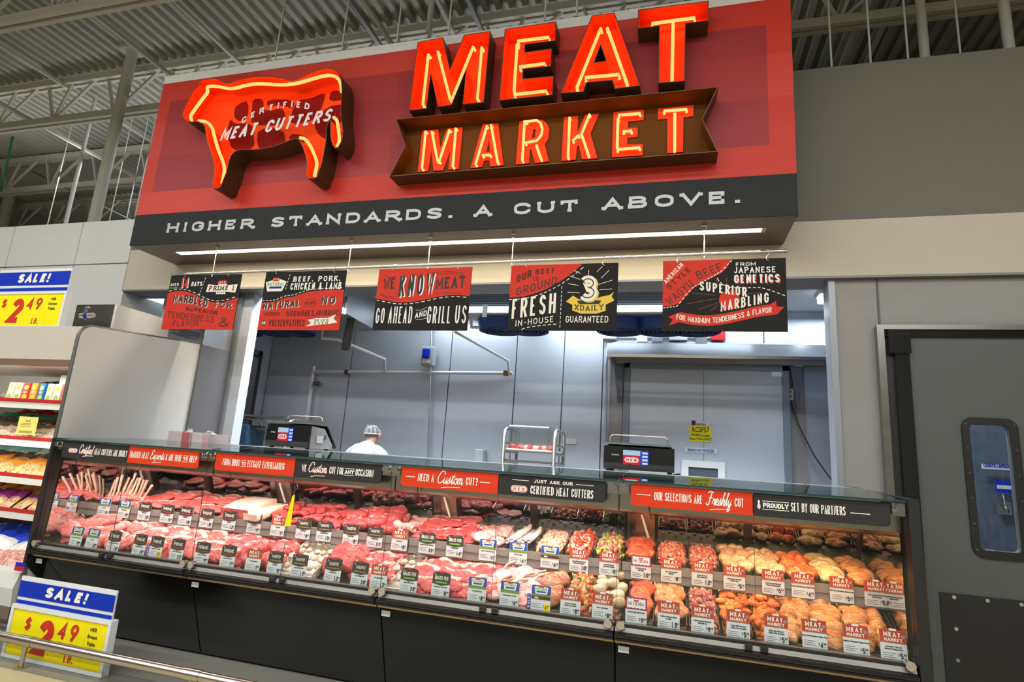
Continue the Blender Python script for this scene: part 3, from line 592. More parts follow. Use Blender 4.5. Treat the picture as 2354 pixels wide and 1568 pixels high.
# black gasket jamb, hinge block, steel surround
k = MB(); k.sweep([(YW - .03, 0), (YW + .06, 0), (YW + .06, zd - .16), (YW - .03, zd - .16)], xd0 + .06, xdl + .002); k.build('hinge_guard', GLOSSBLK, dr)
dbox('hinge_block', (xd0 + .02, YW - .05, zd - .17), (xdl + .01, YW + .05, zd), GLOSSBLK); dbox('door_gasket', (xd0 + .0, YW - .0, 0), (xd0 + .065, YW + .08, zd), RUBBER); dbox('head_gasket', (xd0, YW - .02, zd - .045), (3.1, YW + .08, zd + .01), GLOSSBLK)
dbox('steel_surround', (xd0 - .045, YW - .035, 0), (xd0 + .0, YW + .02, zd + .04), STEELX); dbox('steel_surround', (xd0, YW - .035, zd + .005), (3.12, YW + .02, zd + .04), STEELX)
for q in range(3):
    k = MB(); x0_ = wx0 - .05 + q * .15; V = []; n_ = 24
    for j in range(n_ + 1):
        for i_ in range(7): V.append((x0_ + i_ * .028, 5.15 + .03 * q + .018 * math.sin(i_ * 1.1 + q) + .02 * math.sin(j * .8 + i_ * .7 + q), .3 + j * .1))
    k.add(V, [(j * 7 + i_, j * 7 + i_ + 1, (j + 1) * 7 + i_ + 1, (j + 1) * 7 + i_) for j in range(n_) for i_ in range(6)], True); k.add([(x0_, 5.13, 2.7), (x0_ + .17, 5.13, 2.7), (x0_ + .17, 5.2, 2.9), (x0_, 5.2, 2.9)], [(0, 1, 2, 3)])
    tag(k.build('curtain_strip', ACRYL), 'clear plastic curtain strip hanging behind the swing door window', 'curtain', 'plastic curtain strips')
# what hangs on the wall behind the pane
k = MB(); k.box((xL - .2, 5.75, .0), (2.98, 5.8, 3.2)); struct('wall_passage', k, mat('passage_wall', (.13, .16, .22), .3, .4, bump=.8, bscale=9))
a = at(2257, 1066, 5.7); b = at(2335, 1082, 5.7); t = thing('wall_sign', 'small white sign reading COATS / APRONS seen through the swing door window', 'sign', (a.x, 5.7, b.z))
boxo('sign_board', (0, 0, 0), (b.x - a.x, .01, a.z - b.z), CARD, t); k = MB(); bfont(k, 'COATS / APRONS', .008, .018, (a.z - b.z) * .9, -.002, 'LEFT', .002, 0, .72); k.build('lettering', BLUE, t)
a = at(2287, 1103, 5.7); t = thing('wall_sign', 'small blue and white sign under the coats sign behind the door window', 'sign', (a.x, 5.7, a.z - .1)); boxo('sign_board', (0, 0, 0), (.14, .01, .1), BLUE, t); boxo('sign_label', (.01, -.002, .03), (.13, 0, .06), CARD, t)
a = at(2310, 1125, 5.68); t = thing('coat_hook', 'metal coat hook behind the swing door window', 'hook', (a.x, 5.72, a.z - .2)); boxo('back_plate', (-.05, 0, 0), (.05, .01, .1), STEEL, t); k = MB(); k.tube([(0, 0, .2), (0, -.02, .06), (0, -.06, .02), (.0, -.08, .06)], .006, 6); k.build('hook', CHROME, t)
a = at(2252, 1262, YW - .0); b = at(2292, 1275, YW); k = MB(); k.box((0, 0, 0), (b.x - a.x, .002, a.z - b.z)); o = k.build('door_sticker', CARD, dr, (a.x, YW + .014, b.z)); k = MB(); bfont(k, 'Chase Doors', (b.x - a.x) / 2, .02, .022, -.001); k.build('lettering', DRED, o)
# ================================================================== MEAT CASE, four cabinets
XS = [-4.359, -3.001, -1.643, -.285, 1.075]
M_BACKB = mat('case_back_warm_lit_steel', (.52, .34, .25), .28, .8, var=.15, vscale=4); M_SHELF = mat('shelf_rail_grey', (.24, .20, .18), .45, .2); M_CASEIN = mat('case_inner_black', (.02, .02, .022), .4)  # case back is steel with the warm lamp light put into its colour
M_CANOPY = mat('canopy_steel', (.40, .36, .31), .22, 1., var=.18, vscale=2, stretch=(.6, 8, 8)); M_MIRR = mat('mirror_panel', (.82, .80, .79), .03, 1.)
M_KICK = mat('kick_plate_black', (.007, .0075, .007), .10, 0, spec=.6, bump=.03, bscale=3); M_GOLD = mat('brass_edge', (.40, .30, .16), .35, .8)
LOW_F, LOW_B, UP_F, UP_B = (3.34, .598), (3.645, .735), (3.625, .862), (3.955, .925)
names = ('leftmost', 'second from left', 'third from left', 'rightmost')
def pane(nm, x0, x1, z0, z1, Y, par):
    k = MB(); k.use(GLASS); k.box((x0, Y, z0), (x1, Y + .006, z1)); k.use(GLASSEDGE); k.box((x0 - .001, Y - .001, z0), (x0 + .001, Y + .003, z1)); return k.build(nm, None, par)
for i in range(4):
    x0, x1 = XS[i], XS[i + 1]; xm = (x0 + x1) / 2
    cs = thing('meat_display_case', 'glass-fronted refrigerated meat case on black base, %s of four' % names[i], 'display case', (0, 0, 0), 'row of refrigerated meat cases')
    g = .004
    def P(nm, prof, m, a=x0 + g, b=x1 - g): k = MB(); k.sweep(prof, a, b); return k.build(nm, m, cs)
    P('kick_plate', [(3.305, .52), (3.315, .52), (3.50, .02), (3.49, .02)], M_KICK)
    P('base', [(3.318, .52), (3.505, .02), (4.25, .02), (4.25, .54), (3.318, .54)], M_CASEIN)
    P('bumper_rail', [(3.245, .533), (3.226, .540), (3.222, .550), (3.232, .553), (3.232, .557), (3.222, .560), (3.226, .571), (3.245, .577), (3.30, .577), (3.30, .533)], GLOSSBLK)
    P('brass_edge', [(3.26, .521), (3.30, .521), (3.30, .532), (3.26, .532)], M_GOLD)
    P('steel_apron', [(3.250, .578), (3.30, .578), (3.335, .598), (3.275, .600), (3.262, .598)], mat('apron_steel', (.20, .19, .17), .5, .7, var=.3, vscale=3, stretch=(.8, 8, 8))); P('groove', [(3.264, .600), (3.28, .600), (3.28, .612), (3.264, .612)], RUBBER)
    P('steel_lip', [(3.30, .600), (3.335, .600), (3.335, .612), (3.331, .612), (3.31, .610)], STEELX)
    P('back_wall', [(4.06, .5), (4.25, .5), (4.25, 1.30), (4.06, 1.30)], M_CASEIN)
    P('lower_deck', [(3.34, .53), (LOW_F[0], LOW_F[1] - .02), (LOW_B[0], LOW_B[1] - .03), (3.70, .70), (3.70, .5)], M_CASEIN)
    P('riser', [(3.655, .70), (3.66, .83), (3.70, .83), (3.70, .70)], M_CASEIN)
    P('upper_deck', [(UP_F[0] + .01, UP_F[1] - .05), (UP_F[0] + .01, UP_F[1] - .02), (UP_B[0], UP_B[1] - .02), (4.06, .92), (4.06, .86)], M_CASEIN)
    for zz in (.775, .822): P('shelf_rail', [(3.607, zz), (3.612, zz + .044), (3.628, zz + .044), (3.628, zz)], M_SHELF)
    gr = P('air_grille', [(3.965, .915), (3.965, .955), (4.05, .965), (4.05, .915)], mat('grille_dark_steel', (.12, .12, .12), .35, .7))
    k = MB()
    for j in range(34):
        cx_ = x0 + .03 + j * (x1 - x0 - .06) / 33; k.cyl((cx_, 3.975 + .02 * (j % 2), .9575 + .0073 * (j % 2)), (0, -.3, 1), .008, .004, 8)
    k.build('grille_slot', M_CASEIN, gr)['kind'] = 'stuff'
    P('light_canopy', [(3.335, 1.31), (3.335, 1.182), (3.35, 1.168), (3.50, 1.148), (3.56, 1.15), (3.60, 1.31)], M_CANOPY)
    # mirrored sliding doors behind the shelf, leaning towards the shopper
    for a, b in ((x0 + .195, xm + .03), (xm + .075, x1 - .02)):
        k = MB(); k.sweep([(4.05, .955), (4.06, .955), (3.945, 1.215), (3.935, 1.215)], a, b); k.build('mirror_door', M_MIRR, cs)
    for a, b in ((xm + .03, xm + .075), (x0 + .175, x0 + .195), (x1 - .02, x1 - .006)): k = MB(); k.sweep([(4.03, .945), (4.065, .945), (3.945, 1.22), (3.91, 1.22)], a, b); k.build('door_post', mat('dark_post', (.05, .025, .025), .3, .5), cs)
    k = MB(); k.sweep([(4.02, .94), (4.06, .94), (3.94, 1.22), (3.90, 1.22)], x0 + .004, x0 + .175); k.build('end_panel_warm_lit', M_BACKB, cs)  # steel partition, its warm tint stands for the case light
    k = MB(); k.sweep([(3.995, .945), (4.02, .94), (3.90, 1.22), (3.875, 1.22)], x0 + .012, x0 + .055); k.build('hinge_bracket', STEELX, cs)
    k = MB(); k.tube([(x0 + .08, 3.93, 1.16), (x0 + .10, 3.93, 1.10), (x0 + .13, 3.96, 1.0), (x0 + .14, 3.97, .97)], .008, 8); k.build('door_handle', CREAM, cs)
    if i in (0, 3):
        X = x0 + .006 if i == 0 else x1 - .010
        k = MB(); k.add([(X, 3.32, .56), (X, 4.0, .56), (X, 4.02, .98), (X, 3.95, 1.24), (X, 3.34, 1.24)], [(0, 1, 2, 3, 4)]); k.build('end_mirror', M_MIRR, cs)
    # glass: two lift-up panes and the top
    pane('front_glass', x0 + g, xm - .002, .612, 1.325, YC, cs); pane('front_glass', xm + .002, x1 - g, .612, 1.325, YC, cs)
    k = MB(); k.use(GLASSTOP); k.sweep([(3.255, 1.328), (3.255, 1.336), (3.83, 1.375), (3.83, 1.367)], x0 + g, x1 - g); k.use(GLASSEDGE); k.sweep([(3.250, 1.327), (3.250, 1.3365), (3.256, 1.3365), (3.256, 1.327)], x0 + g, x1 - g); k.build('glass_top', None, cs)
    P('top_board', [(3.82, 1.352), (3.82, 1.372), (4.32, 1.378), (4.32, 1.35)], STEEL)
    P('top_frame', [(3.60, 1.30), (3.60, 1.325), (4.10, 1.348), (4.10, 1.30)], M_GREYTRIM)
    # chrome hinge knobs at top and bottom corners
    for xx, s in ((x0, 1), (x1, -1)):
        for dx in (.032,):
            kk = xx + s * dx
            k = MB(); k.cyl((kk, YC - .03, 1.30), (0, 1, 0), .021, .03, 16); k.cyl((kk, YC - .034, 1.30), (0, 1, 0), .012, .005, 12); k.build('glass_clamp', CHROME, cs)
            k = MB(); k.cyl((kk, YC - .035, .610), (0, 1, 0), .022, .035, 8); k.build('glass_clamp', CHROME, cs)
        k = MB(); k.box((xx + s * .002, YC - .003, 1.262), (xx + s * .058, YC + .0, 1.322)); k.build('clamp_plate', STEELX, cs)
    for dx in (-.035, .035): boxo('latch', (xm + dx - .017, 3.238, .580), (xm + dx + .017, 3.264, .604), RUBBER, cs)
    boxo('asset_sticker', (x0 + .02, 3.288, .470), (x0 + .075, 3.290, .500), CARD, cs)
    k = MB(); k.tube([(x0 + .16, YC + .03, 1.21), (x0 + .165, YC + .04, 1.18), (x0 + .175, YC + .05, 1.14)], .003, 5); k.build('lamp_cable', RUBBER, cs)
    lc = [(1, .76, .71), (1, .76, .71), (1, .78, .72), (1, .60, .30)][i]
    area('case_lamp', (xm, 3.545, 1.125), (1.25, .05), [9.6, 9.6, 9.4, 7.4][i], lc, (math.radians(16), 0, 0))
    area('case_shelf_lamp', (xm, 3.66, .77), (1.25, .03), [1.3, 1.3, 1.3, 1.8][i], lc, (math.radians(-38), 0, 0))
# end cheeks of the row
k = MB(); k.sweep([(3.245, 1.34), (3.235, .47), (3.40, .30), (3.50, 0), (4.3, 0), (4.3, 1.38)], -4.385, -4.362); o = k.build('case_end_panel', RUBBER); tag(o, 'black end cheek at the left end of the meat cases, against the cooler', 'end panel')
k = MB(); k.sweep([(3.245, 1.345), (3.235, 0), (4.3, 0), (4.3, 1.38)], 1.079, 1.125); o = k.build('case_end_panel', RUBBER); tag(o, 'black end cheek at the right end of the meat cases, by the swing door', 'end panel')
# header strips stuck on the glass, with their lettering
def swash(k, x, z, l, y): line(k, [(x, z - .010), (x + l * .35, z - .003), (x + l, z - .001)], .004, y - 4e-4)
def logo(par, x, z, w, h, y, cat=True):
    k = MB(); k.plate([rrect(x, z, x + w, z + h, h / 2.01, 5)], y); k.build('logo_badge', WHITE, par)
    k = MB(); k.plate([rrect(x + h * .08, z + h * .08, x + w - h * .08, z + h - h * .08, h * .41, 5)], y - .0004); k.build('logo_badge', RED, par)
    k = MB(); k.plate([rrect(x + h * .16, z + h * .16, x + w - h * .16, z + h - h * .16, h * .33, 5)], y - .0008); k.build('logo_badge', WHITE, par)
    k = MB(); text(k, 'H*E*B', x + w / 2, z + h * .30, h * .40, w * .66, wt=.22, y=y - .0012, slab=.12, cw=.8, sp=.18); k.build('logo_lettering', RED, par)
HZ0, HZ1 = 1.208, 1.322
hx = [-4.295, XS[0] + .679, XS[1] - .065, XS[1] + .062, XS[1] + .679, XS[2] - .062, XS[2] + .065, XS[2] + .679, XS[3] - .065, XS[3] + .065, XS[3] + .679, XS[4] - .065]
HD = [(0, 1, 0), (1, 2, 1), (3, 4, 1), (4, 5, 0), (6, 7, 1), (7, 8, 0), (9, 10, 1), (10, 11, 0)]
hl = ('charcoal header strip naming certified meat cutters, at the far left of the case tops', 'red header strip ending in HERE TO HELP', 'red header strip reading FROM BBQS TO ELEGANT ENTERTAINING', 'charcoal header strip reading WE CUSTOM CUT FOR ANY OCCASION',
      'red header strip asking NEED A CUSTOM CUT?', 'charcoal header strip reading JUST ASK OUR CERTIFIED MEAT CUTTERS', 'red header strip reading OUR SELECTIONS ARE FRESHLY CUT', 'charcoal header strip reading PROUDLY SET BY OUR PARTNERS')
for j, (a, b, c) in enumerate(HD):
    xa, xb = hx[a] + .002, hx[b] - .002; W = xb - xa; hh = HZ1 - HZ0
    t = thing('header_strip', hl[j], 'sign', (xa, YC - .004, HZ0), 'header strips on the case glass')
    k = MB(); left = j % 2 == 0; k.prism([rrect(0, 0, W, hh, .022, 4, ('1' if left else '0') + ('0' if left else '1') + '00')], 0, .003); k.build('strip_board', mat('header_red', (.64, .040, .010), .5, var=.04, spec=.25) if c else mat('header_charcoal', (.032, .030, .033), .6, spec=.15), t)
    y = -.001; k = MB(); kr = MB()
    def T(s, x, w, z=.036, h=.044, **q): text(k, s, x * W, z, h, w * W, **{**dict(wt=.145, y=y, cw=.46, sp=.10, align='l'), **q})
    def S(s, x, w, z=.038, h=.06): text(kr, s, x * W + .0015, z - .002, h, w * W, wt=.095, y=y, cw=.5, sp=.001, slant=.35, align='l', script=True) if not c else None; text(k, s, x * W, z, h, w * W, wt=.085, y=y - .0006, cw=.5, sp=.001, slant=.35, align='l', script=True)
    def B(s, x, w): text(k, s, x * W, .044, .024, w * W, wt=.24, y=y, slab=.14, cw=.9, sp=.2, align='l'); [line(k, [(x * W - .004, zz), ((x + w) * W + .004, zz)], .003, y) for zz in (.036, .076)]
    if j == 0: logo(t, .10 * W, .038, .14 * W, .03, y); S('Certified', .265, .205); swash(k, .33 * W, .026, .1, y); T('MEAT CUTTERS ARE HIGHLY', .50, .49)
    if j == 1: T('TRAINED MEAT', .02, .28); S('Experts', .32, .20); swash(k, .36 * W, .022, .08, y); T('& ARE HERE', .54, .22); B('TO', .785, .06); T('HELP', .87, .10)
    if j == 2: T('FROM BBQS', .10, .22); B('TO', .345, .05); T('ELEGANT ENTERTAINING', .42, .46)
    if j == 3: T('WE', .085, .055); S('Custom', .16, .22); swash(k, .20 * W, .02, .10, y); T('CUT FOR', .41, .16); B('ANY', .59, .10); T('OCCASION', .71, .20)
    if j == 4: T('NEED A', .18, .17); S('Custom', .38, .27, .034, .07); swash(k, .43 * W, .018, .12, y); T('CUT?', .68, .12); [line(k, [(u * W, .058), ((u + .10) * W, .058)], .004, y) for u in (.05, .82)]
    if j == 5: text(k, 'JUST ASK OUR', .52 * W, .078, .018, .36 * W, wt=.22, y=y, slab=.16, cw=1.2, sp=.35); [line(k, [(u * W, .086), ((u + .16) * W, .086)], .003, y) for u in (.13, .73)]; logo(t, .12 * W, .020, .16 * W, .036, y); T('CERTIFIED MEAT CUTTERS', .31, .58, .016, .046)
    if j == 6: line(k, [(.05 * W, .06), (.17 * W, .06)], .004, y); T('OUR SELECTIONS ARE', .20, .40); S('Freshly', .63, .20, .036, .066); swash(k, .66 * W, .02, .10, y); T('CUT', .86, .07)
    if j == 7: T('&', .03, .025); B('PROUDLY', .075, .19); T('SET BY OUR PARTNERS', .285, .40); line(k, [(.72 * W, .052), (.86 * W, .052)], .004, y)
    k.build('lettering', WHITE, t)
    if kr.v: kr.build('lettering_shadow', RED, t)
# suction cup with its little yellow tape
a = at(686, 1103, YC - .01); t = thing('suction_hook', 'clear suction cup with wire hook and hanging yellow paper strip', 'hook', a)
k = MB(); k.cyl((0, -.004, 0), (0, 1, 0), .03, .006, 18); k.cyl((0, -.012, 0), (0, 1, 0), .008, .01, 10); k.build('suction_cup', ACRYL, t)
k = MB(); k.tube([(0, -.01, 0), (0, -.014, -.03)] + [(.012 * math.sin(u * .7), -.014, -.045 + .014 * math.cos(u * .7)) for u in range(10)] + [(-.01, -.014, -.09)], .0015, 5); k.build('wire_hook', CHROME, t)
k = MB(); k.prism([[(-.016, -.10), (.0, -.09), (.0, -.28), (-.045, -.285)]], -.016, -.013); k.build('paper_strip', SYEL, t)
# ================================================================== MEAT MATERIALS
def marb(name, dark, base, fat, lo=.56, hi=.70, scale=14, rough=.32, bump=.5, dist=1.2, speck=None, sstretch=(1, 1, 1)):
    m = bpy.data.materials.new(name); m.use_nodes = True; nt = m.node_tree; N = nt.nodes; L = nt.links; b = N['Principled BSDF']
    tc = N.new('ShaderNodeTexCoord'); oi = N.new('ShaderNodeObjectInfo'); mp = N.new('ShaderNodeMapping'); L.new(tc.outputs['Object'], mp.inputs[0]); mp.inputs['Scale'].default_value = sstretch
    ml = N.new('ShaderNodeMath'); ml.operation = 'MULTIPLY'; ml.inputs[1].default_value = 9; L.new(oi.outputs['Random'], ml.inputs[0]); L.new(ml.outputs[0], mp.inputs['Location'])
    n = N.new('ShaderNodeTexNoise'); n.inputs['Scale'].default_value = scale; n.inputs['Detail'].default_value = 5; n.inputs['Distortion'].default_value = dist; L.new(mp.outputs[0], n.inputs[0])
    r = N.new('ShaderNodeValToRGB'); L.new(n.outputs[0], r.inputs[0]); e = r.color_ramp.elements
    e[0].position = .3; e[0].color = (*dark, 1); e[1].position = hi; e[1].color = (*fat, 1); x = e.new(lo); x.color = (*base, 1)
    src = r.outputs[0]
    if speck:
        v = N.new('ShaderNodeTexNoise'); v.inputs['Scale'].default_value = scale * 7; v.inputs['Detail'].default_value = 2; L.new(mp.outputs[0], v.inputs[0])
        g = N.new('ShaderNodeMath'); g.operation = 'GREATER_THAN'; g.inputs[1].default_value = .66; L.new(v.outputs[0], g.inputs[0])
        mx = N.new('ShaderNodeMix'); mx.data_type = 'RGBA'; L.new(g.outputs[0], mx.inputs[0]); L.new(src, mx.inputs[6]); mx.inputs[7].default_value = (*speck, 1); src = mx.outputs[2]
    L.new(src, b.inputs['Base Color']); b.inputs['Roughness'].default_value = rough; b.inputs['Coat Weight'].default_value = .45 if rough < .24 else .18; b.inputs['Coat Roughness'].default_value = .12
    n2 = N.new('ShaderNodeTexNoise'); n2.inputs['Scale'].default_value = scale * 5; n2.inputs['Detail'].default_value = 6; L.new(mp.outputs[0], n2.inputs[0])
    bp = N.new('ShaderNodeBump'); bp.inputs['Strength'].default_value = min(1, bump * 1.7); bp.inputs['Distance'].default_value = .009; L.new(n2.outputs[0], bp.inputs['Height']); L.new(bp.outputs[0], b.inputs['Normal'])
    MATS[name] = m; return m
FAT = marb('beef_fat', (.62, .24, .20), (.76, .42, .35), (.84, .58, .48), scale=20, bump=.3)
BEEF = marb('beef_red', (.30, .012, .016), (.54, .048, .050), (.74, .27, .25), .56, .76, 24, dist=2.5)
BEEFM = marb('beef_marbled', (.38, .022, .022), (.60, .082, .070), (.82, .36, .29), .56, .80, 26, dist=3.2)
BEEFD = marb('beef_dark', (.24, .010, .012), (.42, .030, .032), (.60, .17, .16), .58, .78, 22, dist=2)
PINK = marb('lamb_pink', (.44, .045, .045), (.66, .135, .115), (.82, .42, .34), .56, .82, 13, dist=3)
PORK = marb('pork_pink', (.60, .20, .19), (.74, .34, .32), (.84, .56, .50), .52, .70, 11, dist=2)
BELLY = marb('pork_belly', (.80, .40, .36), (.88, .70, .64), (.90, .80, .74), .44, .54, 9, sstretch=(9, .5, 3))
BRISK = marb('brisket_fat', (.82, .48, .36), (.87, .62, .48), (.90, .72, .60), scale=7, bump=.2)
BONE = marb('bone', (.50, .30, .20), (.66, .46, .33), (.76, .60, .46), scale=14, bump=.2)
GRND = marb('sausage_pink', (.55, .20, .18), (.72, .36, .32), (.84, .62, .55), .5, .6, 40)
CHKP = marb('raw_chicken', (.48, .24, .12), (.70, .42, .26), (.82, .60, .42), .5, .68, 10, speck=(.35, .18, .08), rough=.18, sstretch=(1, 3, 1))
CHKD = marb('diced_chicken', (.70, .26, .14), (.80, .40, .25), (.88, .60, .45), .5, .66, 14, rough=.25)
CHKO = marb('orange_chicken', (.36, .09, .02), (.62, .22, .06), (.78, .42, .16), .48, .70, 9, speck=(.22, .07, .015), rough=.16, sstretch=(1, 4, 1))
CHKR = marb('red_marinated_chicken', (.45, .05, .012), (.70, .13, .035), (.82, .35, .14), .5, .7, 11, speck=(.16, .02, .01), rough=.16)
CHKH = marb('herb_chicken', (.45, .27, .10), (.66, .46, .24), (.76, .60, .38), .5, .68, 12, speck=(.12, .18, .03), rough=.2)
WING = marb('buffalo_orange', (.40, .045, .006), (.70, .14, .015), (.82, .32, .06), .5, .68, 12, rough=.15)
FAJR = marb('fajita_red', (.36, .03, .012), (.62, .085, .03), (.72, .22, .10), .5, .7, 12, rough=.18, sstretch=(1, 3, 1))
FAJB = marb('fajita_brown', (.22, .045, .015), (.45, .13, .05), (.62, .28, .14), .5, .7, 12, rough=.22, sstretch=(1, 3, 1))
FAJO = marb('fajita_orange', (.52, .11, .03), (.72, .24, .08), (.82, .42, .22), .5, .7, 13, speck=(.2, .03, .01), rough=.2)
DICE = marb('diced_beef_red', (.30, .025, .018), (.55, .075, .055), (.78, .42, .36), .48, .58, 40, rough=.22)
DICD = marb('diced_beef_dark', (.13, .022, .02), (.38, .07, .06), (.66, .32, .28), .48, .62, 36, speck=(.10, .12, .03), rough=.22)
MUSH = marb('stuffed_mushroom_cream', (.50, .30, .18), (.74, .54, .38), (.86, .72, .56), .45, .6, scale=26, bump=.6, speck=(.25, .30, .08))
ONION = marb('white_onion', (.45, .33, .16), (.62, .52, .33), (.74, .67, .48), scale=6, bump=.15, rough=.2)
PEPR = marb('red_pepper', (.40, .012, .006), (.66, .035, .012), (.74, .12, .04), scale=5, bump=.15, rough=.12); PEPG = marb('green_pepper', (.12, .20, .012), (.26, .36, .03), (.42, .46, .08), scale=5, bump=.15, rough=.15)
BACON = marb('bacon_brown', (.28, .07, .03), (.50, .18, .09), (.74, .46, .32), .48, .58, 16, rough=.25)
M_PAN = mat('dark_tray', (.05, .035, .03), .35, .2); M_PAN2 = mat('white_tray', (.70, .66, .60), .4)
# ------------------------------------------------------------------ piece shapes
def nz(p, s, sd): return noise.noise(Vector(p) * s + Vector((sd * 3.1, sd * 1.7, sd)))
def slab(nm, m, rx, ry, t, sd, fatm=None, irr=.18, n=26, dome=.25, fat_arc=(.05, .42), wr=None):
    wr = wr if wr is not None else (.12 if fatm else .42)
    """flat cut: irregular outline, rounded rim, uneven top; part of the rim may be fat"""
    k = MB(); k.use(m); R = []
    for lv, (s, z) in enumerate(((0, t * (1 + dome)), (.3, t * (1 + dome * .95)), (.58, t * (1 + dome * .7)), (.8, t * (1 + dome * .3)), (.94, t * .9), (1.0, t * .55), (.97, t * .15), (.85, 0))):
        ring = []
        for i in range(n):
            a = 2 * PI * i / n; r = 1 + irr * nz((math.cos(a), math.sin(a), 0), 1.4, sd) * 1.6 + .06 * nz((math.cos(a) * 3, math.sin(a) * 3, 1), 1.2, sd)
            x, y = rx * r * s * math.cos(a), ry * r * s * math.sin(a)
            ring.append((x, y, z + t * .35 * nz((x * 30, y * 30, 0), 1, sd) * (1 if lv < 5 else .2) + (t * wr * nz((x * 9, y * 75, 0), 1, sd) if lv < 5 else 0)))
        R.append(ring)
    V = [R[0][0]] + [v for r in R[1:] for v in r]; Fs = [(0, 1 + i, 1 + (i + 1) % n) for i in range(n)]; k.add([], [])
    for l in range(len(R) - 2):
        for i in range(n): Fs.append((1 + l * n + i, 1 + (l + 1) * n + i, 1 + (l + 1) * n + (i + 1) % n, 1 + l * n + (i + 1) % n))
    k.add(V, Fs, True)
    if fatm:
        k.mats.append(fatm); idx = n
        for l in range(len(R) - 2):
            for i in range(n):
                if fat_arc[0] < i / n < fat_arc[1] and l >= 1: k.m[n + l * n + i] = 1
    return k.mesh(nm)
def lobe(nm, m, L, W, T, sd, n=12, segs=9, taper=.45):
    k = MB(); V = []; Fs = []
    for j in range(segs + 1):
        u = j / segs; w = math.sin(PI * min(1, .04 + u * .94)) ** .6 * (1 - taper * u); 
        for i in range(n):
            a = 2 * PI * i / n; x, y, z = W * w * math.cos(a), L * (u - .5) * 2, T * w * (math.sin(a) if math.sin(a) > 0 else math.sin(a) * .3)
            d = 1 + .28 * nz((x * 22, y * 16, z * 22), 1, sd); V.append((x * d, y, z * d + T * .3))
    for j in range(segs):
        for i in range(n): Fs.append((j * n + i, j * n + (i + 1) % n, (j + 1) * n + (i + 1) % n, (j + 1) * n + i))
    Fs += [tuple(range(n)), tuple(reversed(range(segs * n, segs * n + n)))]
    k.add(V, Fs, True); return k.mesh(nm, m)
_ico = None
def ico(sub):
    bm = bmesh.new(); bmesh.ops.create_icosphere(bm, subdivisions=sub, radius=1); v = [x.co.copy() for x in bm.verts]; f = [tuple(y.index for y in x.verts) for x in bm.faces]; bm.free(); return v, f
ICO = {1: ico(1), 2: ico(2)}
def chunk_to(k, c, r, sd, sub=1, sq=(1, 1, 1), rot=None):
    v, f = ICO[sub]; R = Euler(rot or (sd * 1.3, sd * 2.1, sd * .7)).to_matrix(); o = []
    for p in v:
        d = 1 + .35 * nz(p, 1.3, sd); q = R @ Vector((p.x * sq[0] * r * d, p.y * sq[1] * r * d, p.z * sq[2] * r * d)); o.append(q + Vector(c))
    k.add(o, f, True)
def chunk(nm, m, r, sd, sub=2, sq=(1, 1, .8)): k = MB(); chunk_to(k, (0, 0, r * .6), r, sd, sub, sq, (0, 0, 0)); return k.mesh(nm, m)
def bar(nm, m, L, W, T, sd):
    k = MB(); n = 10; V = []; Fs = []
    prof = rrect(-W / 2, 0, W / 2, T, min(W, T) * .3, 2); p = len(prof)
    for j in range(n + 1):
        u = j / n - .5; bend = .012 * math.sin(u * 5 + sd); e = 1 - .25 * (abs(u) * 2) ** 6
        for a, b in prof: V.append((a * e + bend, u * L, b * e + .004 * math.sin(u * 9 + sd)))
    for j in range(n):
        for i in range(p): Fs.append((j * p + i, j * p + (i + 1) % p, (j + 1) * p + (i + 1) % p, (j + 1) * p + i))
    Fs += [tuple(range(p)), tuple(reversed(range(n * p, n * p + p)))]; k.add(V, Fs, True); return k.mesh(nm, m)
def deck(u, v, up):
    """point on the display deck: u = X, v = 0 front .. 1 back"""
    f, b = (UP_F, UP_B) if up else (LOW_F, LOW_B); return Vector((u, f[0] + (b[0] - f[0]) * v, f[1] + (b[1] - f[1]) * v))
SL = {True: math.atan2(UP_B[1] - UP_F[1], UP_B[0] - UP_F[0]), False: math.atan2(LOW_B[1] - LOW_F[1], LOW_B[0] - LOW_F[0])}
def spread_pieces(name, meshes, cat, label, group, up, xa, xb, rows, cols, tilt=.25, h0=.0, jit=.012, rz=.5, extra=None, vr=(.24, .97), drz=0, pile=.012, sc_=(.9, 1.1)):
    for r in range(rows):
        v = vr[1] - (vr[1] - vr[0]) * r / max(1, rows - 1)
        for c in range(cols):
            x = xa + (xb - xa) * (c + .5 + (.22 if r % 2 else -.05)) / (cols + .2)
            p = deck(min(1.0, max(-4.28, x + rnd.uniform(-jit, jit))), v + rnd.uniform(-.03, .03), up); p.z += h0 + pile * ((r + c) % 3)
            R_ = Matrix.Rotation(SL[up] + tilt + rnd.uniform(-.1, .1), 3, 'X') @ Matrix.Rotation(rnd.uniform(-.08, .08), 3, 'Y') @ Matrix.Rotation(drz + rnd.uniform(-rz, rz), 3, 'Z'); o = obj(name, rnd.choice(meshes), None, p, R_.to_euler())
            s = rnd.uniform(*sc_); o.scale = (s, s, s); tag(o, label, cat, group)
            if extra: extra(o)
def tray(label, up, xa, xb, h=.035, m=None, deep=True):
    """shallow open tray lying on the deck, rim and floor"""
    f, b = deck(0, .0, up), deck(0, 1, up); k = MB(); t = .004; L = (b - f).length; W = xb - xa
    o = thing('display_tray', label, 'tray', (xa, f.y, f.z - .004), 'trays in the meat cases', (SL[up], 0, 0)); m = m or M_PAN
    k.box((.003, .005, -.012), (W - .003, L - .005, -.009)); k.build('tray_floor', m, o)
    k = MB(); k.box((.003, .005, -.012), (.003 + t, L - .005, h)); k.box((W - .003 - t, .005, -.012), (W - .003, L - .005, h)); k.box((.003, L - .009, -.012), (W - .003, L - .005, h)); k.box((.003, .005, -.012), (W - .003, .009, h * .5)); k.build('tray_rim', m, o)
    return o
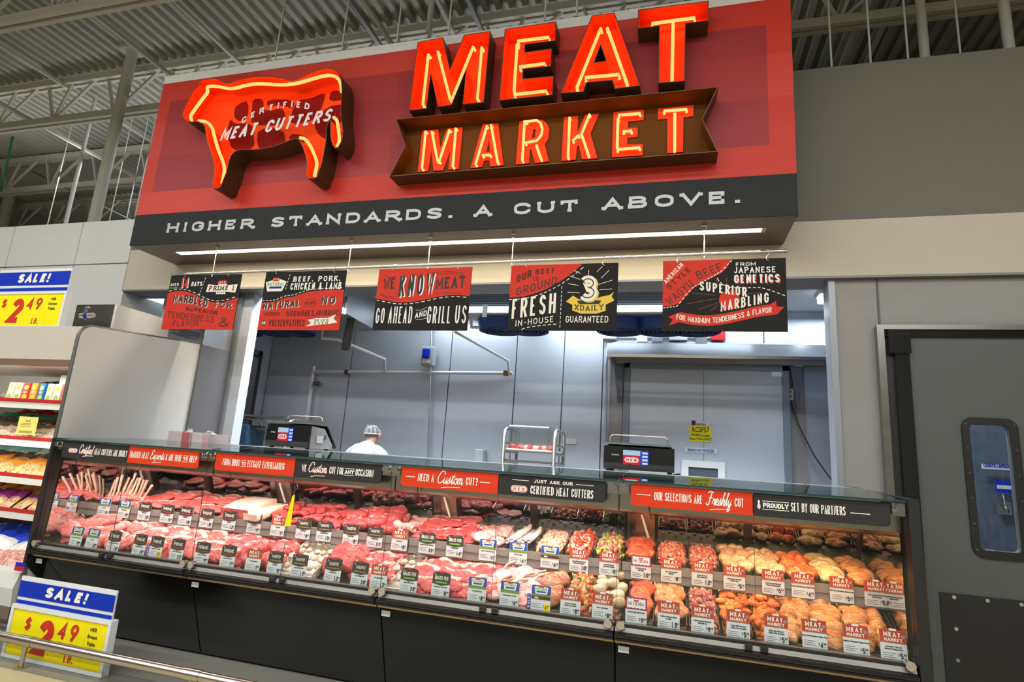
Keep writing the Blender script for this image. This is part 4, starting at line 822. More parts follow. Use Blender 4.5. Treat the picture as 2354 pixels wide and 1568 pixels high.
def divider(up, x, lab):
    f, b = deck(x, .0, up), deck(x, 1, up); k = MB(); k.use(ACRYL); k.sweep([(f.y, f.z), (b.y, b.z), (b.y, b.z + .085), (f.y + .02, f.z + .055)], x - .001, x + .001); k.use(GLASSEDGE); k.sweep([(f.y + .02, f.z + .054), (b.y, b.z + .084), (b.y, b.z + .087), (f.y + .02, f.z + .057)], x - .0015, x + .0015)
    o = k.build('tray_divider'); tag(o, lab, 'divider', 'clear dividers in the meat cases')
def heap(name, label, group, mats, up, xa, xb, n, r, hgt=.05, sq=(1, 1, .8)):
    """diced meat: nobody could count it"""
    k = MB()
    for i in range(n):
        u, v = rnd.uniform(.06, .94), rnd.uniform(.04, .97); p = deck(xa + (xb - xa) * u, v, up)
        p.z += hgt * (1 - (2 * u - 1) ** 4) * (1 - (2 * v - 1) ** 6) * rnd.uniform(.75, 1.05); k.use(mats[i % len(mats)]); chunk_to(k, p, r * rnd.uniform(.8, 1.25), i * .37, 1, (sq[0] * rnd.uniform(.8, 1.5), sq[1], sq[2]))
    k.use(mats[0]); a, b, c_, d = deck(xa + .01, .02, up), deck(xb - .01, .02, up), deck(xb - .01, .98, up), deck(xa + .01, .98, up)
    G = 6; V = []
    for iy in range(G + 1):
        for ix in range(G + 1):
            u, v = ix / G, iy / G; p = deck(xa + .01 + (xb - xa - .02) * u, .02 + .96 * v, up); p.z += .8 * hgt * (1 - (2 * u - 1) ** 4) * (1 - (2 * v - 1) ** 6); V.append(p)
    k.add(V, [(iy * (G + 1) + ix, iy * (G + 1) + ix + 1, (iy + 1) * (G + 1) + ix + 1, (iy + 1) * (G + 1) + ix) for iy in range(G) for ix in range(G)], True)
    o = k.build(name); tag(o, label, 'meat', group, 'stuff')
def XU(px_): return at(px_, 1300, 3.70).x
STEAK = [slab('steak', BEEFM, .100, .070, .022, s, FAT, dome=.1) for s in (1, 2, 3, 4)]; STEAKR = [slab('steak', BEEF, .095, .065, .024, s, FAT, dome=.1) for s in (5, 6, 7)]
STEAKD = [slab('steak', BEEFD, .070, .058, .026, s, FAT, fat_arc=(.1, .3)) for s in (8, 9, 10)]; THICK = [slab('steak', BEEF, .07, .055, .045, s, FAT, irr=.12) for s in (11, 12, 13)]
ROAST = [slab('roast', PINK, .16, .075, .036, s, FAT, irr=.3, dome=.3, wr=.2) for s in (14, 15, 16)]; CHOP = [slab('pork_chop', PORK, .065, .050, .024, s, FAT, irr=.12, dome=.1) for s in (17, 18, 19)]
LAMB = [slab('lamb_cut', PINK, .095, .055, .028, s, FAT, irr=.3, dome=.25, wr=.2) for s in (20, 21, 22)]; STRIP = [bar('beef_strip', BEEF, .17, .045, .028, s) for s in (1, 2, 3)]; BELLYS = [bar('belly_strip', BELLY, .26, .028, .026, s) for s in (1, 2)]
LB = lambda m, s0, nm='chicken_breast', L=.095, W=.052, T=.03: [lobe(nm, m, L, W, T, s) for s in range(s0, s0 + 3)]
def TR(px_, up): return min(1.062, max(-4.346, at(px_, 1300 if up else 1385, 3.72 if up else 3.45).x))
UPT = [ # px left, px right, kind, label, rows, cols
 (205, 302, 'rack', 'frenched lamb rack with long pale rib bones standing up, upper deck left', 1, 4),
 (302, 402, 'steakm', 'pink marbled steak on the upper deck, just right of the lamb racks', 4, 3), (402, 505, 'steakm', 'pink marbled steak on the upper deck, left of the pale brisket block', 4, 3),
 (505, 606, 'brisket', 'big pale fat-capped brisket block on the upper deck', 1, 2), (606, 655, 'strip', 'short beef strip on the upper deck beside the brisket block', 2, 2),
 (660, 775, 'strip', 'bright red beef strip heaped on the upper deck behind the yellow paper strip', 4, 5), (775, 905, 'thick', 'thick red steak on the upper deck of the second case', 4, 4),
 (908, 955, 'sausage', 'coarse pink sausage link on the upper deck left of the grass fed steaks', 3, 1), (955, 1085, 'steakr', 'red steak behind the upper cards reading grass fed', 4, 4),
 (1088, 1165, 'chop', 'pale pink boneless pork chop on the upper deck', 3, 2), (1165, 1232, 'belly', 'white and pink pork belly strip on the upper deck', 1, 6),
 (1235, 1300, 'dchk', 'orange pink diced chicken heaped in an upper tray', 0, 0), (1302, 1366, 'kabr', 'skewers of beef and red pepper heaped in an upper tray', 0, 0), (1368, 1434, 'kabg', 'herbed meat skewers with green pepper heaped in an upper tray', 0, 0),
 (1442, 1506, 'fajr', 'glossy red seasoned skirt steak in the upper tray left of the diced beef', 5, 1), (1508, 1580, 'dice', 'diced red and white beef heaped in an upper tray', 0, 0), (1582, 1652, 'dice2', 'dark red diced beef heaped in the upper tray left of the pale chicken', 0, 0),
 (1656, 1726, 'chkp', 'pale seasoned chicken piece in the upper tray right of the diced beef', 4, 2), (1728, 1797, 'chkp', 'pale yellow chicken piece in the upper tray left of the red chicken', 4, 2), (1799, 1870, 'chkr', 'red marinated chicken piece in the upper tray', 4, 2),
 (1872, 1945, 'chkh', 'herb covered chicken breast in the upper tray right of the red chicken', 5, 1), (1947, 2020, 'chko', 'peach coloured chicken breast in the upper tray at the right end', 5, 1)]
LOT = [
 (70, 195, 'roast', 'pink whole lamb cut on the lower deck at the far left end', 3, 3), (195, 300, 'lamb', 'pink lamb chop on the lower deck left of the prime steaks', 4, 3), (300, 395, 'steakm', 'pink marbled steak on the lower deck behind the small sale flag', 5, 3),
 (395, 480, 'steakm', 'pink marbled steak on the lower deck in the middle of the prime steaks', 5, 3), (480, 560, 'steakr', 'round red steak on the lower deck, rightmost of the prime steaks', 5, 3), (560, 642, 'thickmush', 'thick dark red steak on the lower deck left of the mushroom tray', 4, 3), (645, 735, 'mush', 'cream stuffed mushroom in the lower tray of the second case', 4, 5),
 (738, 812, 'roastr', 'smooth red beef roast on the lower deck right of the mushroom tray', 2, 2), (812, 885, 'steakr', 'red steak on the lower deck left of the second mushroom tray', 4, 3), (890, 950, 'mush', 'cream stuffed mushroom in the lower tray of the third case', 4, 3),
 (953, 1045, 'steakr', 'red steak with fat edge behind the lower cards reading grass fed', 4, 3), (1045, 1125, 'steakr', 'red chuck steak on the lower deck left of the pork chops', 4, 3), (1128, 1235, 'pchop', 'pink bone-in pork chop on the lower deck', 5, 3),
 (1238, 1302, 'fajb', 'brown seasoned skirt steak in the lower tray left of the skewers', 5, 1), (1304, 1366, 'kabr2', 'chicken and pepper skewers heaped in a lower tray', 0, 0), (1368, 1434, 'onion', 'white onion half on a skewer in the lower tray', 4, 3),
 (1442, 1506, 'fajr', 'glossy red seasoned skirt steak in the lower tray', 5, 1), (1508, 1580, 'fajo', 'orange seasoned skirt steak in the lower tray', 5, 1), (1582, 1652, 'dice2', 'dark diced pepper beef heaped in a lower tray', 0, 0),
 (1656, 1724, 'wing', 'orange marinated chicken wing in the lower tray right of the diced beef', 6, 4), (1728, 1795, 'wing', 'bright orange chicken wing in the lower tray left of the chicken thighs', 6, 4), (1799, 1870, 'chko', 'golden chicken thigh in the lower tray right of the orange wings', 5, 2),
 (1872, 1945, 'chko', 'golden chicken breast in the third lower tray from the right end', 5, 1), (1947, 2014, 'chko', 'golden orange chicken breast in the second lower tray from the right end', 5, 1), (2014, 2100, 'chko2', 'deep orange chicken breast in the lower tray at the right end', 5, 1)]
def rack_bones(o):
    for j in range(3):
        k = MB(); x = -.05 + j * .04 + rnd.uniform(-.01, .01); q = rnd.uniform(.03, .09); k.tube([(x, -.02, .015), (x + q * .3, .01, .06), (x + q, .05, .15 + rnd.uniform(-.02, .03))], [.012, .008, .0095], 8); k.build('rib_bone', BONE, o)
def chop_bone(o):
    k = MB(); k.tube([(.0, .045, .012), (.03, .085, .018), (.075, .10, .02)], [.008, .007, .009], 7); k.build('rib_bone', BONE, o)
for up, T in ((True, UPT), (False, LOT)):
    for i, (pa, pb, kind, lab, rw_, cl) in enumerate(T):
        xa, xb = TR(pa, up), TR(pb, up); grp = ('upper' if up else 'lower') + ' deck: ' + ' '.join(lab.split()[:5])
        bare = kind in ('roast', 'rack', 'steakm', 'steakr', 'thick', 'strip', 'brisket', 'lamb', 'roastr', 'thickmush', 'chop', 'belly', 'pchop', 'sausage')
        tl = tray(('shallow open tray on the %s deck holding ' % ('upper' if up else 'lower')) + {'roast': 'whole lamb cuts', 'rack': 'lamb racks', 'steakm': 'marbled steaks', 'steakr': 'red steaks', 'thick': 'thick steaks', 'strip': 'beef strips', 'brisket': 'the brisket', 'lamb': 'lamb chops', 'roastr': 'beef roasts', 'thickmush': 'dark steaks', 'chop': 'boneless pork chops',
              'belly': 'pork belly', 'pchop': 'bone-in chops', 'sausage': 'sausage'}.get(kind, ' '.join(w_ for w_ in lab.split()[:3])) + ', %s from the left' % ('1st 2nd 3rd'.split()[i] if i < 3 else '%dth' % (i + 1)), up, xa, xb, .010 if bare else .040, M_PAN2 if kind in ('mush', 'brisket') else M_PAN)
        if kind in ('chop', 'belly', 'dchk', 'kabr', 'kabg', 'fajr', 'onion') and up: divider(up, xa, 'clear acrylic divider on the upper deck left of the ' + ' '.join(lab.split()[:4]))
        S = lambda nm, ms, cat, **q: spread_pieces(nm, ms, cat, lab, grp, up, xa, xb, rw_, cl, **q)
        if up and kind in ('roast', 'steakm', 'steakr', 'thick', 'strip'):
            ms2 = {'roast': ROAST, 'steakm': STEAK, 'steakr': STEAKR, 'thick': THICK, 'strip': STRIP}[kind]; nm2 = {'roast': 'lamb_roast', 'strip': 'beef_strip'}.get(kind, 'beef_steak')
            spread_pieces(nm2, ms2, 'steak' if 'steak' in nm2 else 'meat', lab, grp, up, xa, xb, 2, max(2, cl - 1), vr=(.55, .88), h0=.032 if kind != 'roast' else .045, tilt=.15, sc_=(.8, .95), drz=1.1 if kind == 'strip' else 0)
        if kind == 'roast': S('lamb_roast', ROAST, 'meat', tilt=.15, pile=.02, sc_=(.7, .95), vr=(.36, .85))
        elif kind == 'rack': S('lamb_rack', LAMB, 'meat', tilt=.3, extra=rack_bones, vr=(.3, .45), rz=.35, sc_=(.95, 1.15)); spread_pieces('lamb_chop', LAMB, 'meat', 'small pink lamb chop lying in front of the lamb racks', 'small lamb chops', up, xa, xb, 2, 3, vr=(.16, .35), sc_=(.5, .65))
        elif kind == 'steakm': S('beef_steak', STEAK, 'steak', tilt=.22, rz=.4)
        elif kind == 'steakr': S('beef_steak', STEAKR, 'steak', tilt=.22, rz=.45, sc_=(.85, 1.05))
        elif kind == 'thick': S('beef_steak', THICK, 'steak', tilt=.12, rz=.6, pile=.016)
        elif kind == 'thickmush': S('beef_steak', THICK + STEAKD, 'steak', tilt=.1, rz=.5)
        elif kind == 'strip': S('beef_strip', STRIP, 'meat', tilt=.1, rz=.5, pile=.018, drz=1.1, vr=(.15, .8))
        elif kind == 'sausage': S('sausage_link', [bar('sausage_link', GRND, .16, .05, .045, 4)], 'sausage', tilt=.05, drz=1.3, rz=.15)
        elif kind == 'chop': S('pork_chop', CHOP, 'pork chop', tilt=.25, rz=.5)
        elif kind == 'pchop': S('pork_chop', CHOP, 'pork chop', tilt=.3, rz=.5, extra=chop_bone, sc_=(.9, 1.15))
        elif kind == 'belly': S('belly_strip', BELLYS, 'meat', tilt=.05, rz=.1, vr=(.5, .5), h0=.02, drz=-.12, jit=.003)
        elif kind == 'roastr': S('beef_roast', [slab('roast', BEEF, .11, .09, .06, 30, None, dome=.6), slab('roast', BEEFM, .1, .08, .05, 31, None, dome=.6)], 'meat', tilt=.1, vr=(.38, .8), sc_=(.8, .95))
        elif kind == 'lamb': S('lamb_chop', LAMB, 'meat', tilt=.25, rz=.7)
        elif kind == 'brisket':
            for j, (sx_, tz) in enumerate(((.0, .0), (.45, .03))):
                k = MB(); W, L, hh = (xb - xa) * .72, .28, .085 - .03 * j; prof = rrect(0, 0, W, hh, .012, 2); p = len(prof); V = []
                for q in range(9):
                    u = q / 8
                    for a_, b_ in prof: V.append((a_ * (1 - .12 * u) + .02 * u, u * L, b_ * (.82 + .3 * math.sin(u * 2.3)) + .004 * nz((a_ * 20, u * 5, b_ * 20), 1, j)))
                k.use(BRISK); k.add(V, [(q * p + i2, q * p + (i2 + 1) % p, (q + 1) * p + (i2 + 1) % p, (q + 1) * p + i2) for q in range(8) for i2 in range(p)], True); k.use(BEEFM if j == 0 else BRISK); k.add(V[:p], [tuple(range(p))]); k.add(V[-p:], [tuple(range(p))])
                q0 = deck(xa + .01 + (xb - xa) * sx_ * .6, .04, up); o = k.build('beef_brisket', None, None, q0); o.rotation_euler = (SL[up], 0, -.12 - .1 * j); tag(o, ('big pale fat-capped brisket block with pink cut face, upper deck', 'lower creamy brisket slab just right of the big fat-capped block')[j], 'meat')
        elif kind == 'mush':
            if not hasattr(sc, '_m'): pass
            S('stuffed_mushroom', [chunk('stuffed_mushroom', MUSH, .024, s + 7, 2, (1, 1, .75)) for s in (1, 2, 3)], 'mushroom', tilt=0, rz=3, jit=.006, h0=.008, pile=.006)
        elif kind == 'onion': S('onion_half', [chunk('onion_half', ONION, .036, s, 2, (1.1, .8, .75)) for s in (4, 5)], 'onion', tilt=.1, rz=.3, jit=.004, h0=.018, pile=.01); heap('bacon_scraps', 'brown bacon pieces between the white onion halves, lower tray', grp, [BACON], up, xa, xb, 60, .016, .03)
        elif kind == 'dchk': heap('diced_chicken', lab, grp, [CHKD], up, xa, xb, 150, .018, .05)
        elif kind == 'kabr': heap('beef_skewers', lab, grp, [FAJR, PEPR, DICE, PEPR, BACON], up, xa, xb, 150, .017, .075, (1.3, .8, .6))
        elif kind == 'kabg': heap('herbed_skewers', lab, grp, [DICD, PEPG, CHKD, PEPG, DICE], up, xa, xb, 150, .017, .07, (1.3, .8, .6))
        elif kind == 'kabr2': heap('chicken_skewers', lab, grp, [PEPR, FAJB, PEPG, CHKO, BACON], up, xa, xb, 150, .018, .06, (1.3, .8, .6))
        elif kind == 'dice': heap('diced_beef', lab, grp, [DICE], up, xa, xb, 260, .012, .055)
        elif kind == 'dice2': heap('diced_beef', lab, grp, [DICD, DICE], up, xa, xb, 240, .013, .055)
        else:
            m = {'fajr': FAJR, 'fajb': FAJB, 'fajo': FAJO, 'chkp': CHKP, 'chkr': CHKR, 'chkh': CHKH, 'chko': CHKO, 'wing': WING, 'chko2': CHKO}[kind]; key = 'p_' + kind
            if kind.startswith('faj'): ms = [slab('skirt_steak', m, (xb - xa) * .42, .06, .028, 40 + s, None, irr=.1, dome=.6) for s in range(3)]; S('skirt_steak', ms, 'meat', tilt=.2, rz=.12, pile=.01, h0=.01, sc_=(.95, 1.08))
            elif kind == 'wing': S('chicken_wing', [chunk('chicken_wing', m, .024, s, 2, (1.3, .8, .7)) for s in (1, 2, 3)], 'chicken', tilt=.1, rz=1.5, jit=.006, h0=.014, pile=.010); heap('wing_pieces', 'orange wing pieces under the top layer, ' + ('left' if pa < 1700 else 'right') + ' wing tray', grp, [m], up, xa, xb, 90, .018, .03)
            elif cl == 2: S('chicken_piece', [slab('chicken_piece', m, (xb - xa) * .29, .052, .026, 60 + int(pa) % 17 + s, None, irr=.22, dome=.7) for s in range(3)], 'chicken', tilt=.3, rz=.3, jit=.004, h0=.012, vr=(.2, .97), pile=.004)
            else: S('chicken_breast', [slab('chicken_breast', m, (xb - xa) * .47, .062, .026, 80 + int(pa) % 13 + s, None, irr=.12, dome=.7) for s in range(3)], 'chicken', tilt=.34, rz=.07, jit=.002, h0=.012, pile=0, vr=(.22, .98), sc_=(.97, 1.03))
# ================================================================== PRICE CARDS
M_TAGR = mat('card_red', (.46, .028, .018), .4); M_TAGB = mat('card_black', (.035, .030, .030), .4); M_TAGG = mat('card_green_stripe', (.12, .42, .04), .5); M_GRASS = mat('card_grass', (.14, .26, .02), .5); GREYT = flat('print_grey', (.25, .25, .27))
def price_card(row, px_, typ, price, title, n, sale=False, dim=False):
    up = row == 'upper'; Y = 3.600 if up else 3.325; zc = .785 if up else .604; w_, h_ = (.112, .126) if up else (.110, .132); x = at(px_, 1320 if up else 1410, Y).x
    heads = {'N': 'blue sky header', 'NB': 'blue header over brown band', 'P': 'black header reading PRIME', 'W': 'black header with brown bar', 'G': 'green-striped GRASS FED header', 'M': 'red header reading MEAT MARKET', 'T': 'plum framed white header'}
    ordn = '%d%s' % (n, {1: 'st', 2: 'nd', 3: 'rd'}.get(n if n < 20 else n % 10, 'th'))
    t = thing('price_card', 'price card with %s, %s from the left on the %s rail' % (heads[typ], ordn, row), 'price card', (x - w_ / 2, Y, zc), 'price cards on the %s rail' % row, (-.10 if not up else -.04, 0, rnd.uniform(-.03, .03)))
    k = MB(); k.prism([rrect(0, 0, w_, h_, .006, 2)], 0, .0015); k.build('card', CARD, t)
    y = -.0006; hb = h_ * .54; body = MB()
    if typ in 'NNB' and typ != 'T':
        k = MB(); k.plate([rrect(.001, hb, w_ - .001, h_ - .001, .006, 2, '0011')], y); k.build('header', SKY, t)
        k = MB(); k.plate([rect(.001, hb, w_ - .001, hb + .014)], y - .0004); k.build('header_band', M_GRASS, t)
        k = MB(); k.plate([[(w_ * .2, h_ * .66), (w_ * .14, h_ * .93), (w_ * .5, h_ * .97), (w_ * .86, h_ * .93), (w_ * .8, h_ * .66)]], y - .0008); k.build('crest', WHITE, t)
        k = MB(); text(k, 'NATURAL', w_ / 2, h_ * .80, .014, w_ * .62, wt=.16, y=y - .0012, slab=.1, cw=.8); k.build('lettering', GREEN, t); k = MB(); k.plate([rect(w_ * .26, h_ * .71, w_ * .74, h_ * .775)], y - .0012); k.build('ribbon', SKY, t)
        k = MB(); k.plate([rrect(w_ * .36, h_ * .915, w_ * .64, h_ * .985, .004, 2)], y - .0016); k.build('logo_badge', M_TAGR, t)
        if typ == 'NB': k = MB(); k.plate([rect(.001, hb - .012, w_ - .001, hb + .004)], y - .001); k.build('barbecue_band', DRED, t); k = MB(); text(k, 'BBQ', w_ * .28, hb - .009, .009, .022, wt=.25, y=y - .0014, cw=.8); k.build('lettering', WHITE, t)
    elif typ == 'T':
        k = MB(); k.plate([rect(.0, hb, w_, h_)], y); k.build('header', PLUM, t)
        o_ = []; m_ = .008
        for (ax, az), (bx, bz) in (((m_, hb + m_), (w_ - m_, hb + m_)), ((w_ - m_, hb + m_), (w_ - m_, h_ - m_)), ((w_ - m_, h_ - m_), (m_, h_ - m_)), ((m_, h_ - m_), (m_, hb + m_))):
            for q in range(10): s_ = .0022 * (1 if q % 2 else -1); nx_, nz_ = (bz - az), -(bx - ax); l_ = math.hypot(nx_, nz_); o_.append((ax + (bx - ax) * q / 10 + nx_ / l_ * s_, az + (bz - az) * q / 10 + nz_ / l_ * s_))
        k = MB(); k.plate([o_], y - .0004); k.build('header_panel', WHITE, t); k = MB(); text(k, 'MI*TIENDA', w_ / 2, h_ * .70, .016, w_ * .72, wt=.17, y=y - .0008, cw=.7); k.build('lettering', PLUM, t); k = MB(); k.plate([rrect(w_ * .38, h_ * .84, w_ * .62, h_ * .90, .003, 2)], y - .0008); k.build('logo_badge', M_TAGR, t)
    else:
        m_ = M_TAGR if typ == 'M' else M_TAGB; k = MB()
        if typ == 'M': out = [(.0, hb + .004), (w_, hb + .004), (w_, h_), (w_ * .7, h_ + .002), (w_ * .62, h_ + .006), (w_ * .38, h_ + .006), (w_ * .3, h_ + .002), (0, h_)]
        elif typ == 'G': out = [(.0, hb), (w_ * .5, hb - .010), (w_, hb), (w_, h_ - .008), (w_ - .008, h_), (w_ * .62, h_ + .006), (w_ * .38, h_ + .006), (.008, h_), (0, h_ - .008)]
        else: out = [(.0, hb), (w_ * .5, hb - .010), (w_, hb), (w_, h_), (w_ * .65, h_ + .004), (w_ * .6, h_ + .008), (w_ * .4, h_ + .008), (w_ * .35, h_ + .004), (0, h_)]
        k.prism([out], -.0016, .0008); k.build('header', m_, t); y2 = -.0022
        k = MB()
        if typ == 'M':
            text(k, 'MEAT', w_ * .47, hb + .030, .020, w_ * .66, wt=.26, y=y2, cw=.7, cl=.24); text(k, 'MARKET', w_ * .5, hb + .011, .014, w_ * .70, wt=.25, y=y2, slab=.08, cw=.75, cl=.23)
            kk = MB(); [line(kk, l_, .0012, y2 + .0003) for l_ in ([(.003, hb + .007), (w_ - .003, hb + .007), (w_ - .003, h_ - .003), (.003, h_ - .003), (.003, hb + .007)],)]; kk.build('header_line', mat('gold_line', (.5, .22, .05), .4), t)
            kk = MB(); kk.cyl((w_ * .88, y2 - .0006, hb + .035), (0, 1, 0), .008, .0006, 12); kk.build('seal', GREYT, t)
        elif typ == 'P': text(k, 'PRIME', w_ * .5, hb + .020, .020, w_ * .66, wt=.16, y=y2, slab=.1, cw=.75); kk = MB(); line(kk, [(w_ * .12, hb + .010), (w_ * .5, hb + .003), (w_ * .88, hb + .010)], .005, y2); kk.build('red_band', M_TAGR, t)
        elif typ == 'W': text(k, 'WAGYU', w_ * .5, hb + .024, .018, w_ * .56, wt=.15, y=y2, cw=.75); kk = MB(); line(kk, [(w_ * .12, hb + .008), (w_ * .88, hb + .008)], .007, y2); kk.build('brown_bar', mat('card_brown', (.28, .15, .04), .5), t)
        else: text(k, 'GRASS FED', w_ * .5, hb + .022, .020, w_ * .74, wt=.16, y=y2, cw=.6); kk = MB(); line(kk, [(w_ * .18, hb + .008), (w_ * .82, hb + .008)], .009, y2); kk.build('green_bar', M_TAGG, t)
        k.build('lettering', CREAM, t)
        kk = MB(); kk.plate([rrect(w_ * .36, h_ - .004, w_ * .64, h_ + .005, .003, 2)], y2 - .0004); kk.build('logo_badge', WHITE if typ == 'M' else M_TAGR, t)
        if typ in 'PWG': kk = MB(); kk.cyl((w_ * .14, y2 - .0006, h_ - .012), (0, 1, 0), .006, .0006, 10); kk.build('seal', GREYT, t)
    tl_ = title.split('|'); k = MB()
    for q, s_ in enumerate(tl_): bfont(k, s_, w_ / 2, hb * .78 - .010 * q - (.004 if typ in 'PWG' else 0), .0100, y, 'CENTER', .0006, 0, .72)
    for q in range(3): line(k, [(w_ * .07, hb * .52 - .009 * q - (.006 if len(tl_) > 1 else 0)), (w_ * (.46 + .10 * ((q + n) % 2)), hb * .52 - .009 * q - (.006 if len(tl_) > 1 else 0))], .0018, y)
    line(k, [(w_ * .64, .006), (w_ * .64, hb * .60)], .0005, y)
    k.build('description_text', INK, t)
    if sale:
        k = MB(); k.prism([rect(-.022, .004, -.002, h_ * .62)], .001, .002); s_ = k.build('sale_flag', BLUE, t)
        k = MB(); text(k, 'SALE!', 0, 0, .012, h_ * .5, wt=.2, y=0, cw=.7); me = MB(); me.add([(-.006 - v[2], -.0005, .010 + v[0] + h_ * .25) for v in k.v], k.f); me.build('lettering', WHITE, s_)
        k = MB(); k.plate([rect(w_ * .66, hb * .10, w_ * .96, hb * .56)], y - .0004); k.build('price_patch', SYEL, t)
    k = MB(); pr = price.split('.'); text(k, pr[0], w_ * (.78 if len(pr[0]) == 1 else .76), hb * .16, hb * .34, .013 * len(pr[0]), wt=.24, y=y - .0008, cw=.5); text(k, pr[1], w_ * .90, hb * .32, hb * .17, .013, wt=.26, y=y - .0008, cw=.7); text(k, '$', w_ * .68, hb * .30, hb * .18, .005, wt=.2, y=y - .0008, cw=.5); line(k, [(w_ * .86, hb * .2), (w_ * .95, hb * .2)], .0014, y - .0008)
    k.build('price_figures', M_TAGR if sale else INK, t)
CU = [(207, 'N', '9.99', 'Lamb Rack'), (256, 'N', '9.99', 'Natural Rib Rack'), (304, 'P', '10.99', 'T-Bone Steak'), (358, 'P', '9.99', 'Bone In Ribeye Steak'), (402, 'P', '18.99', 'Ribeye Steak'), (453, 'P', '18.99', 'Boneless Strip Steak'),
 (506.5, 'P', '12.99', 'Stew Mix'), (566, 'W', '9.99', 'Cross Rib Roast'), (623, 'M', '2.99', 'Thin Brisket'), (683, 'W', '8.99', 'Steak Tips Mix'), (732, 'W', '15.99', 'Outside Skirt Steak'), (795, 'W', '8.99', 'Top Blade Steak'), (852, 'W', '23.99', 'Tenderloin Steak'), (910.5, 'M', '8.99', 'Steak Pinwheel'),
 (975, 'G', '20.99', 'Boneless New York Strip Steak'), (1040, 'G', '14.99', 'Top Sirloin Steak'), (1117, 'N', '4.49', 'Boneless Center Loin Chop'), (1188, 'N', '4.49', 'Fresh Pork Belly'), (1262, 'NB', '6.99', ' '), (1329.5, 'M', '10.99', 'Sweet BBQ Marinated Beef|Kabob with Vegetables'), (1399, 'M', '8.99', 'Mesquite Marinated|Kabob with Vegetables'),
 (1473, 'T', '10.99', 'Beef Fajita Seasoned|Skirt Steak'), (1543, 'M', '8.99', 'Carne Asada Seasoned|Fajita Mix'), (1614, 'M', '12.99', 'Chipotle Seasoned|Ranch Beef Stir Fry'), (1688, 'M', '5.99', 'Lemon Pepper Marinated|Chicken Wing'), (1777, 'M', '5.99', 'Garlic Parmesan Marinated|Chicken Wing Drumette'), (1845, 'M', '4.99', 'Tomato Basil Marinated Chicken Thigh'),
 (1933, 'M', '5.99', 'Wild Garlic Marinated Chicken Breast'), (2012.5, 'M', '5.99', 'Garlic Parmesan Marinated|Chicken Breast')]
CL = [(137, 'N', '9.99', 'Bone In Shoulder Blade Chop'), (176, 'N', '10.99', 'Lamb Stew'), (228, 'P', '16.99', 'Bone In Porterhouse Steak'), (290, 'P', '19.99', 'Boneless Ribeye Steak'), (330, 'P', '15.99', 'Boneless New York Strip', 1), (380, 'P', '22.99', 'Center Cut Sirloin Steak'), (440, 'P', '9.99', 'Boneless Chuck Roast'),
 (502, 'P', '7.99', 'Ground Chuck Burger'), (563, 'M', '7.99', 'Beer Cheese Patty'), (615, 'W', '8.99', 'Flank Steak'), (672, 'W', '17.99', 'Butterflied Steak Fillet'), (752, 'W', '12.99', 'Top Sirloin Steak'), (815.6, 'W', '28.99', 'Boneless Ribeye Steak'), (861, 'M', '12.99', 'Twice Baked Potato'), (931.6, 'G', '28.99', 'Boneless Ribeye Steak'),
 (1007, 'G', '8.99', 'Beef Boneless Chuck Roast'), (1092, 'N', '8.99', 'Tomahawk Rib Chop'), (1168, 'N', '4.99', 'Bone-In Center Loin Chop'), (1241, 'NB', '4.99', ' ', 1), (1310, 'M', '8.99', 'Rosemary Marinated|Chicken Breast Kabob'), (1384, 'M', '8.99', 'Bacon Onion Kabob'), (1462, 'T', '9.99', 'Beef Skirt Steak Fajita Especial'),
 (1537, 'M', '13.99', 'Southwest Marinated Sirloin|for Fajitas'), (1615, 'M', '9.99', 'Garlic Peppercorn Marinated|Beef Steak Tips'), (1697, 'M', '5.99', 'Tomato BBQ Marinated|Chicken Wing Drumette'), (1783.6, 'M', '5.99', 'Buffalo Style Marinated|Chicken Wing Drumette'), (1871, 'M', '4.99', 'Honey Garlic Marinated Chicken Thigh'), (1965, 'M', '5.99', 'Southwest Marinated Chicken Breast'), (2050, 'M', '5.99', 'Rosemary & Olive Oil|Marinated Chicken Breast')]
for row, T in (('upper', CU), ('lower', CL)):
    for n, c in enumerate(T): price_card(row, c[0], c[1], c[2], c[3], n + 1, len(c) > 4)
# ================================================================== ROD AND HANGING SIGNS
YH = 4.20
ra, rb = at(395, 632, YH), at(1806, 577, YH)
rod = thing('sign_rod', 'long thin chrome rod under the market sign carrying five hanging signs', 'rod', ra)
k = MB(); k.tube([(0, 0, 0), rb - ra], .011, 10); k.build('rod', CHROME, rod)
k = MB(); k.tube([(rb - ra) + Vector((-.01, 0, 0)), (rb - ra) + Vector((.01, 0, 0))], .015, 10); k.build('end_cap', STEELX, rod)
def on_rod(x): t = (x - ra.x) / (rb.x - ra.x); return ra.z + t * (rb.z - ra.z)
for px_ in (494, 803, 985, 1177, 1619):
    x = at(px_, 600, YH).x - ra.x; z = on_rod(x + ra.x) - ra.z; top = 3.19 - ra.z
    k = MB(); k.tube([(x, 0, top), (x, 0, z - .02)], .004, 6); k.cyl((x, 0, z - .035), (0, 0, 1), .009, .014, 8); k.tube([(x - .02, 0, top), (x + .02, 0, top)], .008, 6)
    k.tube([(x + .014 * math.cos(a * .6), 0, top - .02 + .014 * math.sin(a * .6)) for a in range(11)], .003, 5); k.build('hanger_clip', CHROME, rod)
